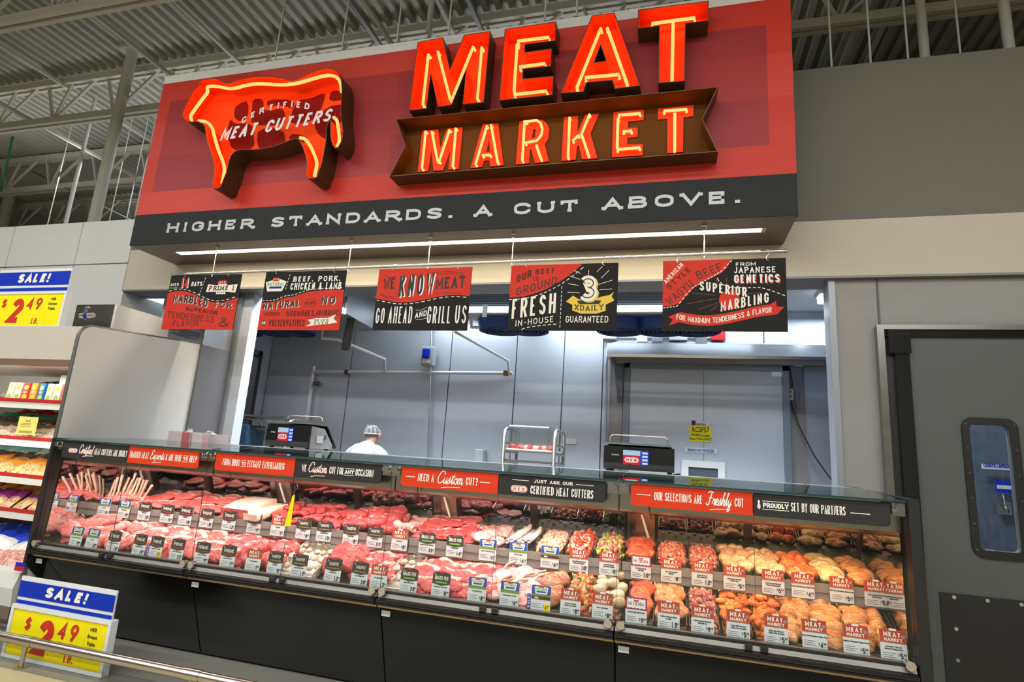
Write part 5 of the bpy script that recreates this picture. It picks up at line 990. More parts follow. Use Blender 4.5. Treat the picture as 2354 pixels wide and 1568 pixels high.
BB = (('black and red hanging sign about marbled meat aged 14 days, leftmost on the rod', 393.5, 634.6, 556, 629, 370.6, 756.7, 534.4, 757.8), ('black and red hanging sign about natural beef, pork, chicken and lamb', 612, 624, 797, 623, 591.7, 758.9, 779, 759),
      ('red over black hanging sign reading WE KNOW MEAT GO AHEAD AND GRILL US', 871.5, 620, 1085, 613, 856.5, 759, 1074, 760), ('hanging sign with big white 3 over a gold ribbon, ground fresh in-house', 1176, 610.5, 1422, 604, 1165.6, 759.6, 1416.5, 761), ('widest hanging sign, about superior marbling, rightmost on the rod', 1524.5, 600, 1807.6, 593, 1522, 761, 1810, 762.7))
HS = []
for j, (lab, *q) in enumerate(BB):
    P_ = [at(q[i], q[i + 1], YH) for i in (0, 2, 4, 6)]; x0 = (P_[0].x + P_[2].x) / 2; x1 = (P_[1].x + P_[3].x) / 2; z1 = (P_[0].z + P_[1].z) / 2; z0 = (P_[2].z + P_[3].z) / 2
    t = thing('hanging_sign', lab, 'sign', (x0, YH, z0), 'signs hanging from the rod', (0, 0, 0)); W, Hh = x1 - x0, z1 - z0; HS.append((t, W, Hh))
    k = MB(); k.box((0, 0, 0), (W, .008, Hh)); k.build('sign_board', BLACK, t)
    for u in ((.22, .83), (.14, .86), (.17, .86), (.15, .87), (.13, .86))[j]:
        x = u * W; zr_ = on_rod(x0 + x) - z0; k = MB(); pts = [(x + .018 * math.cos(a), .0, zr_ + .016 * math.sin(a)) for a in [i * .5 for i in range(-1, 8)]]
        k.tube([(x + .006, -.004, Hh - .022), (x - .008, -.006, Hh - .012), (x - .010, -.003, Hh + .004), (x + .004, 0, Hh + (zr_ - Hh) * .55)] + [(x + .016, 0, zr_ - .006), (x + .012, 0, zr_ + .012), (x - .004, 0, zr_ + .016), (x - .014, 0, zr_ + .006)], .003, 6); k.build('hook', CHROME, t)
Y1, Y2, Y3, Y4 = -.0006, -.0014, -.0022, -.003
class Art:
    def __init__(s, j): s.t, s.W, s.H = HS[j]
    def P(s, u, v): return (u * s.W, v * s.H)
    def poly(s, nm, pts, m, y=Y1): k = MB(); k.plate([[s.P(*p) for p in pts]], y); return k.build(nm, m, s.t)
    def txt(s, rows, m, y=Y2, nm='lettering'):
        k = MB()
        for r in rows:
            st, u, v, w_, h_ = r[:5]; q = r[5] if len(r) > 5 else {}; sl = q.pop('rise', 0); arch = q.pop('arch', 0); rot = q.pop('rot', 0); cx, cz, ww = u * s.W, v * s.H, w_ * s.W
            def wp(a, b):
                d = (a - cx) / ww; b2 = b + sl * s.H * d - arch * s.H * d * d * 4
                if rot: c_, s_ = math.cos(rot), math.sin(rot); dx, dz = a - cx, b2 - cz; return (cx + dx * c_ - dz * s_, cz + dx * s_ + dz * c_)
                return (a, b2)
            text(k, st, cx, cz, h_ * s.H, ww, y=y, warp=wp, **{**dict(wt=.17, cw=.6, sp=.2), **q})
        return k.build(nm, m, s.t)
    def dsh(s, fn, a, b, n, m=WHITE, wd=.006, nm='dashed_line', y=Y2): k = MB(); dash(k, lambda t_: s.P(*fn(t_)), a, b, n, wd, y); k.build(nm, m, s.t)
    def ln(s, L_, m, wd=.004, y=Y2, nm='drawn_line'): k = MB(); [line(k, [s.P(*p) for p in l], wd, y) for l in L_]; k.build(nm, m, s.t)
def curve(fn, n=24): return [(i / n, fn(i / n)) for i in range(n + 1)]
# 1 aged 14 days
A = Art(0); f1 = lambda u: .62 + .10 * math.sin((u + .03) * 2 * PI * .92 + .35) - .05 * u
A.poly('red_field', [(1, 0), (0, 0)][::-1] + curve(f1)[::-1], RED); A.poly('red_field', [(0, 0), (1, 0), (1, .01), (0, .01)], DRED, -.0003)
A.dsh(lambda u: (u, f1(u) + .03), .01, .99, 14); A.dsh(lambda u: (.505 - .05 * u, .95 - .35 * u), 0, 1, 6)
A.txt([('AGED', .075, .80, .12, .06), ('AT LEAST', .075, .755, .12, .025), ('DAYS', .395, .79, .15, .085, dict(wt=.24, slab=.05))], WHITE)
A.txt([('14', .22, .765, .11, .19, dict(wt=.26, slab=.1, cw=.5))], RED, Y3); A.txt([('14', .232, .755, .11, .19, dict(wt=.28, slab=.1, cw=.5))], WHITE, Y2)
A.poly('crest', [(.545, .68), (.56, .82), (.70, .80), (.70, .83), (.82, .83), (.82, .80), (.97, .81), (.955, .66), (.82, .68), (.82, .635), (.69, .635), (.69, .68)], CREAM, Y2); A.txt([('PRIME', .715, .705, .27, .085, dict(wt=.2, slab=.12)), ('BEEF', .755, .65, .11, .03, dict(slab=.1))], DRED, Y3); A.txt([('1', .915, .70, .03, .09, dict(wt=.26, slab=.12))], RED, Y3)
k = MB(); k.plate([rrect(.69 * A.W, .82 * A.H, .82 * A.W, .885 * A.H, .02, 4)], Y3); k.build('logo_badge', RED, A.t); A.txt([('H*E*B', .755, .838, .08, .03, dict(slab=.1))], WHITE, Y4)
A.txt([('MARBLED', .35, .47, .50, .145, dict(wt=.2, slab=.07, arch=.03, rise=-.10)), ('FOR', .82, .39, .24, .10, dict(wt=.2, slab=.08, rise=-.02))], INK, Y3); A.txt([('MARBLED', .358, .462, .50, .145, dict(wt=.2, slab=.07, arch=.03, rise=-.10)), ('FOR', .828, .382, .24, .10, dict(wt=.2, slab=.08, rise=-.02))], CREAM, Y2)
A.txt([('SUPERIOR', .53, .30, .46, .07, dict(wt=.22, rise=-.09, cw=.8)), ], DRED, Y3); A.txt([('TENDERNESS', .39, .17, .68, .115, dict(wt=.10, slab=.06, rise=-.10)), ('&', .87, .05, .15, .16, dict(wt=.10)), ('FLAVOR', .34, .055, .36, .105, dict(wt=.10, slab=.06))], INK, Y3)
# 2 natural
A = Art(1); f2 = lambda u: (.52 + .03 * math.cos(u * 9)) if u < .28 else .585 + .065 * math.sin((u - .45) * 4.2)
f2 = lambda u: .50 + .14 / (1 + math.exp(-(u - .25) * 26)) - .06 * math.exp(-((u - .38) / .12) ** 2) + .03 * math.sin((u - .5) * 4)
A.poly('red_field', [(0, 0)] + curve(f2, 30) + [(1, 0)], RED); A.dsh(lambda u: (u, f2(u) + .03), .01, .99, 22); A.dsh(lambda u: (.31 - .03 * u, .95 - .28 * u), 0, 1, 5)
A.poly('crest', [(.05, .66), (.015, .82), (.06, .84), (.14, .87), (.20, .87), (.28, .83), (.275, .80), (.24, .66)], CREAM, Y2); A.txt([('NATURAL', .148, .76, .22, .055, dict(wt=.17, slab=.08))], GREEN, Y3); A.poly('ribbon', [(.07, .71), (.07, .745), (.23, .745), (.23, .71)], BLUE, Y3)
k = MB(); k.plate([rrect(.10 * A.W, .835 * A.H, .19 * A.W, .90 * A.H, .018, 4)], Y3); k.build('logo_badge', RED, A.t); A.txt([('H*E*B', .146, .853, .07, .03)], WHITE, Y4)
A.txt([('BEEF, PORK,', .65, .82, .58, .09, dict(wt=.2, slab=.06)), ('CHICKEN & LAMB', .65, .68, .62, .12, dict(wt=.16, slab=.05, cw=.45))], WHITE)
A.txt([('NATURAL', .26, .37, .46, .12, dict(wt=.2, rise=.05)), ('NO', .83, .43, .17, .13, dict(wt=.2, slab=.05))], INK, Y3); A.txt([('NATURAL', .268, .362, .46, .12, dict(wt=.2, rise=.05)), ('NO', .838, .422, .17, .13, dict(wt=.2, slab=.05))], CREAM, Y2)
A.txt([('MEANS', .615, .425, .14, .06, dict(wt=.12, rise=.01)), ('ADDED', .16, .245, .19, .055, dict(wt=.2, cw=.8)), ('HORMONES,', .52, .23, .36, .10, dict(wt=.14, cw=.45)), ('ANTIBIOTICS.', .855, .245, .30, .09, dict(wt=.14, cw=.45)), ('PRESERVATIVES', .36, .06, .44, .115, dict(wt=.14, slab=.05, cw=.4))], DRED, Y3)
A.ln([[(.55, .51), (.62, .53), (.68, .51)], [(.55, .40), (.62, .39), (.68, .41)]], DRED, .003); A.poly('ribbon', [(.60, .06), (.66, .12), (.61, .17), (.72, .20), (.85, .20), (.95, .27), (.92, .19), (.97, .13), (.87, .10), (.75, .09)], CREAM, Y2); A.txt([('NEVER', .78, .145, .17, .04), ('EVER', .78, .095, .17, .045)], INK, Y3)
k = MB(); k.cyl((.07 * A.W, Y2, .12 * A.H), (0, 1, 0), .024, .0004, 16); k.build('round_spot', INK, A.t); A.txt([('OR', .07, .095, .045, .05)], CREAM, Y3)
# 3 we know meat
A = Art(2); f3 = lambda u: .50 - .055 * math.sin(u * 2 * PI * .95 - .3)
A.poly('red_field', [(0, 1)] + curve(f3) + [(1, 1)], RED); A.dsh(lambda u: (u, f3(u) - .025), .01, .99, 16)
A.txt([('WE', .13, .66, .12, .19, dict(wt=.16, slab=.08, rise=.02)), ('MEAT', .79, .66, .30, .19, dict(wt=.16, slab=.08, rise=.02))], INK); A.txt([('KNOW', .43, .56, .37, .34, dict(wt=.18, slab=.05, rise=.05, cw=.35))], INK, Y3); A.txt([('KNOW', .443, .545, .37, .34, dict(wt=.18, slab=.05, rise=.05, cw=.35))], WHITE, Y2)
A.ln([[(.06, .90), (.12, .86), (.20, .87)], [(.62, .92), (.75, .94), (.92, .90)], [(.65, .89), (.78, .91), (.92, .87)], [(.04, .60), (.10, .55), (.18, .55)], [(.06, .57), (.12, .52), (.20, .52)], [(.64, .58), (.75, .60), (.92, .57)]], INK, .004)
A.txt([('GO', .07, .11, .09, .25, dict(wt=.08, cw=.3)), ('AHEAD', .29, .11, .25, .27, dict(wt=.08, slab=.03, cw=.3)), ('GRILL', .70, .11, .24, .27, dict(wt=.08, slab=.03, cw=.3)), ('US', .925, .11, .11, .28, dict(wt=.08, slab=.03, cw=.3)), ('AND', .51, .21, .12, .09, dict(wt=.16, slab=.08, rise=.04))], WHITE)
A.ln([[(.45, .32), (.51, .32), (.57, .37)], [(.46, .17), (.52, .17), (.58, .20)]], WHITE, .003)
# 4 ground fresh
A = Art(3); f4 = lambda u: .50 + .50 * (max(0, u) / .68) ** 2.1
A.poly('red_field', [(0, 1)] + [(u * .68 / 20, min(1, f4(u * .68 / 20))) for u in range(21)], RED); A.dsh(lambda u: (u, f4(u - .02) - .03), .0, .70, 17); A.dsh(lambda u: (.495, .66 - .64 * u), 0, 1, 10, WHITE, .005); A.dsh(lambda u: (.14 + .34 * u, .01 + .09 * u ** .5), 0, 1, 7)
A.txt([('OUR', .13, .77, .14, .12, dict(wt=.2, rise=.09)), ('BEEF', .33, .86, .19, .08, dict(wt=.2, rise=.02)), ('IS', .245, .755, .05, .06, dict(slab=.12))], DRED)
A.txt([('GROUND', .255, .61, .38, .12, dict(wt=.13, rise=.17))], INK, Y2)
A.txt([('FRESH', .24, .22, .41, .30, dict(wt=.13, slab=.04, cw=.38, rise=.09)), ('IN-HOUSE', .255, .095, .36, .09, dict(wt=.13, rise=.07)), ('GUARANTEED', .735, .12, .38, .095, dict(wt=.12, slab=.05))], CREAM)
A.ln([[(.735, .83), (.735, .90)], [(.81, .87), (.86, .95)], [(.85, .77), (.92, .89)], [(.83, .68), (.95, .74)], [(.84, .60), (.95, .61)], [(.66, .76), (.56, .82)], [(.65, .67), (.55, .70)], [(.66, .56), (.55, .57)], [(.66, .85), (.60, .90)]], CREAM, .004)
A.poly('ribbon', [(.54, .43), (.60, .52), (.66, .46), (.80, .46), (.86, .50), (.93, .52), (.97, .57), (.95, .50), (.975, .44), (.90, .38), (.90, .29), (.82, .25), (.68, .25), (.60, .30), (.60, .38)], YEL, Y1); A.poly('ribbon_gap', [(.64, .44), (.66, .39), (.84, .39), (.86, .44), (.75, .46)], INK, Y2); A.txt([('XDAILY', .75, .29, .26, .08, dict(wt=.17, slab=.08, arch=-.02))], INK, Y2)
k = MB(); text(k, '3', .735 * A.W, .44 * A.H, .37 * A.H, .17 * A.W, wt=.36, y=Y3, cw=.6); k.build('big_numeral', CREAM, A.t); k = MB(); text(k, '3', .735 * A.W, .475 * A.H, .30 * A.H, .125 * A.W, wt=.05, y=Y4, cw=.6); k.build('numeral_line', INK, A.t)
k = MB(); text(k, '3', .750 * A.W, .42 * A.H, .37 * A.H, .17 * A.W, wt=.30, y=Y2 - .0003, cw=.6); k.build('numeral_shadow', YEL, A.t)
# 5 superior marbling
A = Art(4); A.poly('red_field', [(0, 1), (.0, .345)] + [(.05, .35), (.10, .365), (.15, .40), (.20, .50), (.26, .60), (.33, .68), (.40, .735), (.47, .79), (.53, .87), (.565, .985), (.57, 1)], RED)
A.dsh(lambda u: ((.0 + .10 * u * 2 if u < .5 else 0), 0) if False else (u, (.325 + .02 * u / .12) if u < .12 else (.345 + (u - .12) * 2.0 if u < .25 else (.605 + (u - .25) * .95 if u < .48 else .82 + (u - .48) * 1.75))), .01, .585, 22)
A.dsh(lambda u: (.455 + .09 * u, .74 - .14 * u ** .6), 0, 1, 4); A.dsh(lambda u: (.55 + .45 * u, .605 - .01 * math.sin(u * 3) - .16 * max(0, u - .55) ** 1.2 * 2.2), 0, 1, 12)
A.txt([('AMERICAN', .105, .80, .22, .065, dict(rot=.85, wt=.17))], CREAM); A.txt([('STYLE', .15, .72, .26, .075, dict(rot=.75, wt=.2, cw=.8))], DRED); A.txt([('WAGYU', .165, .50, .27, .11, dict(rot=.72, wt=.11, slab=.05)), ('BEEF', .40, .79, .22, .11, dict(rot=.38, wt=.11, slab=.05))], INK)
A.txt([('FROM', .685, .90, .16, .05, dict(wt=.2, cw=.9)), ('JAPANESE', .755, .80, .33, .085, dict(wt=.16, slab=.07)), ('GENETICS', .77, .66, .36, .12, dict(wt=.24, cw=.6))], WHITE, Y3); A.txt([('GENETICS', .777, .645, .36, .12, dict(wt=.24, cw=.6))], RED, Y2)
k = MB(); k.cyl((.55 * A.W, Y1, .43 * A.H), (0, 1, 0), .07, .0004, 28); k.build('red_disc', RED, A.t)
A.ln([[(.45, .45), (.2, .38)], [(.45, .50), (.25, .53)], [(.47, .40), (.30, .30)], [(.48, .58), (.44, .73)], [(.53, .60), (.53, .74)], [(.59, .58), (.66, .66)], [(.65, .50), (.80, .53)], [(.46, .36), (.40, .28)]], mat('brown_ray', (.26, .05, .03), .6), .003, Y1)
A.txt([('SUPERIOR', .50, .52, .38, .13, dict(wt=.20, slab=.05, rise=-.10, cw=.45)), ('MARBLING', .67, .33, .38, .14, dict(wt=.20, slab=.05, rise=.12, cw=.42))], CREAM, Y2)
rb_ = lambda u, o: .20 + o - .055 * math.sin((u - .12) * 6.5) + .20 * max(0, u - .62) ** 1.3
A.poly('ribbon', [(.05, .20), (.09, .16), (.055, .075)] + [(.055 + .04 * i, rb_(.055 + .04 * i, -.07)) for i in range(2, 21)] + [(.92, .23), (.98, .33), (.92, .335), (.915, .41)] + [(.87 - .04 * i, rb_(.87 - .04 * i, .075)) for i in range(0, 19)], RED, Y1)
k = MB(); W = A.W; text(k, 'FOR MAXIMUM TENDERNESS & FLAVOR', .5 * W, 0, .075 * A.H, .76 * W, wt=.14, y=Y2, slab=.05, cw=.6, warp=lambda a, b: (a, b + A.H * (rb_(a / W, -.035)))); k.build('lettering', CREAM, A.t)
# ================================================================== BACK ROOM
YBK = YB - .001
# sliding freezer door
fx0, fx1, fzt = -.083 * 6.62, .178 * 6.62, 1.4 + .181 * 6.62
fd = thing('door_2', None, None); fd['kind'] = 'structure'
boxo('door_leaf', (fx0 + .07, 6.60, .05), (fx1 - .07, 6.66, fzt - .08), M_INS, fd, .006); M_GASK = mat('slate_gasket', (.19, .23, .28), .45, .3)
for a, b in (((fx0, 6.585, .05), (fx0 + .075, 6.665, fzt)), ((fx1 - .075, 6.585, .05), (fx1, 6.665, fzt)), ((fx0, 6.585, fzt - .085), (fx1, 6.665, fzt))): boxo('door_edge', a, b, M_GASK, fd, .008)
for a in (fx0 - .16, fx1 + .005): boxo('door_frame', (a, 6.66, 0), (a + .15, 6.70, fzt + .05), mat('warm_grey_frame', (.30, .28, .27), .5), fd)
boxo('leaf_seam', ((fx0 + fx1) / 2 - .002, 6.598, .6), ((fx0 + fx1) / 2 + .002, 6.60, fzt - .09), M_SEAM, fd)
hz0, hz1 = 1.4 + .188 * 6.5, 1.4 + .212 * 6.5
k = MB(); k.sweep([(6.46, hz0), (6.44, hz0 + .03), (6.46, hz1), (6.69, hz1 + .02), (6.69, hz0)], -.113 * 6.5, 2.0); k.build('track_hood', mat('track_steel', (.62, .66, .70), .25, .85, var=.08), fd)
k = MB(); k.box((-.113 * 6.5 + .1, 6.50, hz0 - .05), (2.0, 6.60, hz0)); k.build('track', M_GREYTRIM, fd)
for x in (fx0 - .06, fx1 + .05):
    k = MB(); k.prism([[(x - .05, hz0 - .03), (x + .06, hz0 - .03), (x + .03, hz0 - .5), (x + .0, hz0 - .5)]], 6.54, 6.58); k.build('hanger_plate', mat('slate_plate', (.10, .11, .13), .4, .3), fd)
    boxo('roller_bracket', (x - .02, 6.52, hz0 - .06), (x + .07, 6.60, hz0 + .0), STEEL, fd)
def bsign(nm, lab, x0, y0, x1, y1, rows, m, ink=INK, Y=6.595, cat='sign'):
    a, b = at(x0, y0, Y), at(x1, y1, Y); t = thing(nm, lab, cat, (a.x, Y, b.z)); W, Hh = b.x - a.x, a.z - b.z; boxo('sign_board', (0, 0, 0), (W, .003, Hh), m, t)
    k = MB(); [bfont(k, s_, W * .5, v * Hh, sz * Hh, -.001, 'CENTER', .001, 0, sx) for s_, v, sz, sx in rows]; k.build('lettering', ink, t); return t
bsign('door_sign', 'yellow sign reading RCSF57 on the freezer door', 1586, 979, 1635, 1017, [('RCSF57', .62, .46, .72), ('WICP04 Is Located', .34, .24, .6), ('Above SWK06,SWK07', .10, .24, .6)], SYEL)
t = bsign('door_sign', 'white sign with red square above the yellow freezer door sign', 1590, 970, 1632, 979, [('Chase Doors', .2, .8, .7)], CARD); boxo('red_square', (.0, -.001, .0), (.04, .0, .05), DRED, t)
bsign('door_sign', 'pale sign reading SEAFOOD FREEZER in blue on the freezer door', 1575, 1028, 1648, 1043, [('SEAFOOD FREEZER', .2, .8, .8)], CARD, BLUE)
a, b = at(1567, 1057, 6.59), at(1667, 1150, 6.59); t = thing('view_window', 'small white-framed window low in the freezer door', 'window', (a.x, 6.59, b.z)); W, Hh = b.x - a.x, a.z - b.z
k = MB(); k.prism([rect(0, 0, W, Hh), rect(.07, .07, W - .07, Hh - .07)], -.02, .008); k.build('window_frame', M_WHITEP, t); boxo('window_pane', (.07, .0, .07), (W - .07, .004, Hh - .07), mat('dark_pane', (.10, .14, .18), .1, .2), t)
a = at(1773, 845, 6.62); boxo('door_plate', (a.x, 6.597, a.z - .10), (a.x + .11, 6.60, a.z), STEEL, fd)
a = at(1815, 907, 6.65); t = thing('power_outlet', 'white double outlet box right of the freezer door with cord', 'outlet', (a.x, 6.65, a.z)); boxo('box', (-.035, -.03, -.06), (.035, .05, .06), M_WHITEP, t)
k = MB(); [k.cyl((0, -.034, z), (0, 1, 0), .016, .005, 12) for z in (-.025, .025)]; k.build('socket', GREYT, t)['kind'] = 'stuff'
q = [at(*p, Yc) for *p, Yc in ((1817, 920, 6.62), (1835, 975, 6.6), (1870, 1045, 6.58), (1905, 1095, 6.55), (1925, 1118, 6.5))]; k = MB(); k.tube([p_ - t.location for p_ in q], .007, 6); k.build('power_cord', RUBBER, t)
a = at(1424, 899, 6.65); tag(boxo('switch_box', (a.x - .03, 6.62, a.z - .06), (a.x + .03, 6.66, a.z + .05), M_WHITEP), 'small white switch box left of the freezer door', 'box')
# conduits and boxes on the back wall
def tube(name, lab, cat, pts, r, m, grp=None): k = MB(); k.tube(pts, r, 8); return tag(k.build(name, m), lab, cat, grp)
M_COND = mat('galvanised_conduit', (.48, .51, .54), .3, .8); PVC = mat('white_pvc', (.72, .73, .74), .4); YP = 6.64
P = lambda x, y, Y=YP: at(x, y, Y)
tube('conduit', 'thin upright conduit running through the blue switch box on the back wall', 'conduit', [P(992, 745), P(984, 1090)], .012, M_COND)
tube('white_pipe', 'long level white pipe across the back wall', 'pipe', [P(721, 855), P(1178, 858)], .022, PVC); tube('white_pipe', 'upright white pipe at the left end of the level pipe, going down', 'pipe', [P(722, 842), P(700, 1010)], .024, PVC)
tube('drain_pipe', 'slanting white drain pipe under the left cooling unit', 'pipe', [P(742, 760, 5.9), P(740, 778, 5.9), P(775, 780, 5.95), P(885, 826, 6.5), P(884, 852, 6.62)], .02, PVC)
tube('drain_pipe', 'slanting white drain pipe left of the right cooling unit', 'pipe', [P(1045, 762, 6.0), P(1168, 829, 6.55), P(1170, 855, 6.62)], .018, PVC)
tube('drain_pipe', 'short white pipe stub at the left end of the right cooling unit', 'pipe', [P(1084, 735, 6.0), P(1084, 752, 6.0), P(1104, 753, 6.0)], .02, PVC)
for px_, py_, i in ((797, 856, 'left'), (1162, 858, 'right'), (727, 882, 'lowest')): a = P(px_, py_); k = MB(); k.box((a.x - .02, YP - .03, a.z - .03), (a.x + .03, YP + .03, a.z + .03)); tag(k.build('pipe_clamp', mat('rusty_clamp', (.12, .05, .03), .6)), 'small rusty pipe clamp on the white back wall pipes, %s one' % i, 'clamp')
a = P(986, 820, 6.6); t = thing('switch_box', 'grey weatherproof box with blue cover on the back wall', 'switch box', a); boxo('housing', (-.085, -.06, -.12), (.085, .05, .12), mat('grey_box', (.38, .40, .42), .4), t, .012); boxo('blue_cover', (-.06, -.085, -.03), (.04, -.055, .09), BLUE, t, .012); boxo('white_plate', (-.05, -.066, -.09), (.04, -.06, -.05), CARD, t)
tube('conduit', 'upright conduit left of the freezer door bending over its track', 'conduit', [P(1392, 1090), P(1394, 840), P(1396, 800), P(1408, 790), P(1430, 787), P(1915, 794)], .013, M_COND)
tube('conduit', 'short level conduit between junction boxes above the freezer door', 'conduit', [P(1400, 768), P(1640, 769)], .014, M_COND)
for x, y, w_, h_, m, lab in ((1401, 768, .16, .12, M_WHITEP, 'white junction box above the left end of the freezer door'), (1559, 767, .20, .16, mat('grey_box', (.4, .4, .4)), 'grey junction box above the middle of the freezer door'), (1651, 768, .15, .14, mat('alarm_red', (.65, .01, .015), .3), 'red alarm horn above the freezer door'),
      (1612, 785, .12, .12, M_SEAM, 'dark wire loop bracket above the freezer door track'), (1476, 782, .12, .05, CARD, 'left white label plate above the freezer door track'), (1511, 782, .12, .05, M_GREYTRIM, 'right grey label plate above the freezer door track')):
    a = P(x, y, 6.62); tag(boxo('wall_box', (a.x - w_ / 2, 6.60, a.z - h_ / 2), (a.x + w_ / 2, 6.70, a.z + h_ / 2), m, None, .008), lab, 'box')
a = P(1104, 1050, 6.62); t = thing('soap_dispenser', 'small grey soap dispenser on the back wall behind the cases', 'dispenser', a); boxo('body', (-.055, -.08, -.10), (.055, .07, .09), mat('grey_box', (.4, .4, .4)), t, .015); boxo('spout', (-.02, -.085, -.085), (.03, -.078, -.05), M_SEAM, t)
a = P(1313, 1015, 6.69); tag(boxo('wall_notice', (a.x - .06, 6.685, a.z - .03), (a.x + .06, 6.69, a.z + .03), CARD), 'small white notice on the back wall right of the rack', 'notice')
# evaporator coolers hung from the ceiling
def evaporator(lab, xa, xb, Yf, Yk, z0, z1, zk, fans, label2):
    t = thing('cooling_unit', lab, 'cooling unit', (xa, Yf, z0), 'ceiling cooling units'); W = xb - xa; D = Yk - Yf; hz = z1 - z0
    M_EV = mat('evaporator_steel', (.26, .28, .30), .4, .5); k = MB(); k.sweep([(0, 0), (0, .05), (.04, .05), (.04, hz), (D, hz), (D, zk - z0), (0.02, 0)], 0, W); k.build('housing', M_EV, t)
    k = MB(); k.box((.02, -.004, .05), (W - .02, .035, hz - .01)); k.build('coil_core', M_SEAM, t)
    n_ = 9
    for i in range(n_): boxo('coil_fin', (.02, -.012, .06 + (hz - .08) * i / n_), (W - .02, .0, .06 + (hz - .08) * (i + .42) / n_), mat('coil_fin_dark', (.06, .065, .07), .5, .6), t)
    for i in range(1, int(W / .9) + 1): boxo('coil_bracket', (W * i / (int(W / .9) + 1) - .03, -.016, .05), (W * i / (int(W / .9) + 1) + .03, -.012, hz), M_WHITEP, t)
    boxo('drip_lip', (-.01, -.03, -.02), (W + .01, .03, .045), M_WHITEP, t)
    FB = mat('fan_blue', (.01, .06, .32), .35)
    for fxp in fans:
        cx = fxp - xa; cyy = D * .55; zz = (zk - z0) * .55; f_ = thing('fan', None, None); f_.parent = t; f_.location = (cx, cyy, zz); f_.rotation_euler = (math.atan2(zk - z0, D), 0, 0)
        k = MB(); n = 24; R0, R1 = .26, .235; V = [(R0 * math.cos(2 * PI * i / n), R0 * math.sin(2 * PI * i / n), 0) for i in range(n)] + [(R1 * math.cos(2 * PI * i / n), R1 * math.sin(2 * PI * i / n), -.11) for i in range(n)]; k.add(V, [(i, (i + 1) % n, (i + 1) % n + n, i + n) for i in range(n)], True); k.build('fan_shroud', FB, f_)
        k = MB(); [k.tube([(r * math.cos(2 * PI * i / 20), r * math.sin(2 * PI * i / 20), -.115) for i in range(21)], .004, 4, False) for r in (.05, .09, .13, .17, .21, .235)]; k.build('fan_guard', mat('guard_wire', (.03, .06, .16), .4), f_)['kind'] = 'stuff'
    for x in (.1, W - .1):
        k = MB(); k.tube([(x, D * .3, hz), (x, D * .3, 3.2 - z0)], .012, 6); k.build('hanger', M_COND, t)
evaporator('cooling unit with blue fans at the left end of the cutting room ceiling', -5.3, -.641 * 5.35, 5.30, 6.05, 1.4 + .272 * 5.3, 1.4 + .335 * 5.3, 1.4 + .233 * 6.05, [at(p, 765, 5.75).x for p in (562, 630, 683)], '')
evaporator('long cooling unit with blue fans above the middle and right of the cutting room', -.383 * 5.45, .155 * 5.4, 5.38, 6.15, 1.4 + .272 * 5.38, 1.4 + .325 * 5.38, 1.4 + .240 * 6.15, [at(p, 730, 5.75).x for p in (1150, 1210, 1425, 1520, 1600)], '')
# ceiling lights inside
for x0, x1, y, Y, lab in ((795, 868, 690, 6.1, 'bright wrap light on the cutting room ceiling between the second and third signs'), (1884, 1915, 683, 5.9, 'bright lamp on the cutting room ceiling at the right jamb')):
    a, b = at(x0, y, Y), at(x1, y, Y); t = thing('ceiling_light', lab, 'light', (a.x, Y, a.z)); boxo('housing', (0, -.02, .03), (b.x - a.x, .18, 3.2 - a.z), M_WHITEP, t); boxo('lens', (.01, -.02, -.03), (b.x - a.x - .01, .16, .03), TUBE, t, .015)
a = at(352, 688, 5.1); boxl = thing('ceiling_light', 'white lit ceiling panel above the cooler, left of the first sign', 'light', (a.x - .25, 5.0, 2.96)); boxo('lens', (0, 0, 0), (1.15, .35, .03), emis('panel_lens', (.82, .93, 1), 1.2), boxl)
a = at(801, 765, 5.6); t = thing('wall_speaker', 'black speaker hanging by the left cooling unit', 'speaker', (a.x, 5.6, a.z), None, (.2, .1, .5)); boxo('cabinet', (-.04, -.08, -.20), (.05, .08, .20), RUBBER, t, .03); boxo('bracket', (-.02, -.02, .19), (.02, .02, .45), M_GREYTRIM, t)
a = at(1112, 712, 5.3); tag(boxo('tape_strip', (a.x - .02, 5.32, a.z - .07), (a.x + .03, 5.325, a.z + .06), RUBBER), 'black tape strip dangling from the right cooling unit', 'tape')
# bakery style pan rack
def pan_rack(lab, x0, x1, Y, D, ztop, shelves, lab2=None):
    t = thing('pan_rack', lab, 'rack', (x0, Y, 0)); W = x1 - x0
    for x in (0, W):
        k = MB(); r = .08; pts = [(x, 0, .1), (x, 0, ztop - r), (x, r * .3, ztop - r * .3), (x, r, ztop), (x, D - r, ztop), (x, D - r * .3, ztop - r * .3), (x, D, ztop - r), (x, D, .1)]; k.tube(pts, .018, 8); k.build('side_frame', STEEL, t)
        k = MB(); [k.cyl((x - .012, yy, .05), (1, 0, 0), .05, .024, 14) for yy in (0, D)]; k.build('caster', RUBBER, t)['kind'] = 'stuff'
    for z in shelves:
        for x in (0, W): boxo('runner', (x - .02, -.01, z - .01), (x + .02, D + .01, z + .008), STEEL, t)
    for z in (shelves[0], .4): boxo('cross_bar', (0, D * .5, z), (W, D * .5 + .02, z + .02), STEEL, t)
    return t
rk = pan_rack('silver pan rack with trays of meat standing behind the cases', -.285 * 5.6, -.192 * 5.7, 5.5, .5, 1.4 + .056 * 5.6, (1.4 + .030 * 5.6, 1.4 + .015 * 5.6, 1.4 - .004 * 5.6, 1.2, 1.0, .8))
rx0, rx1 = -.285 * 5.6, -.192 * 5.7
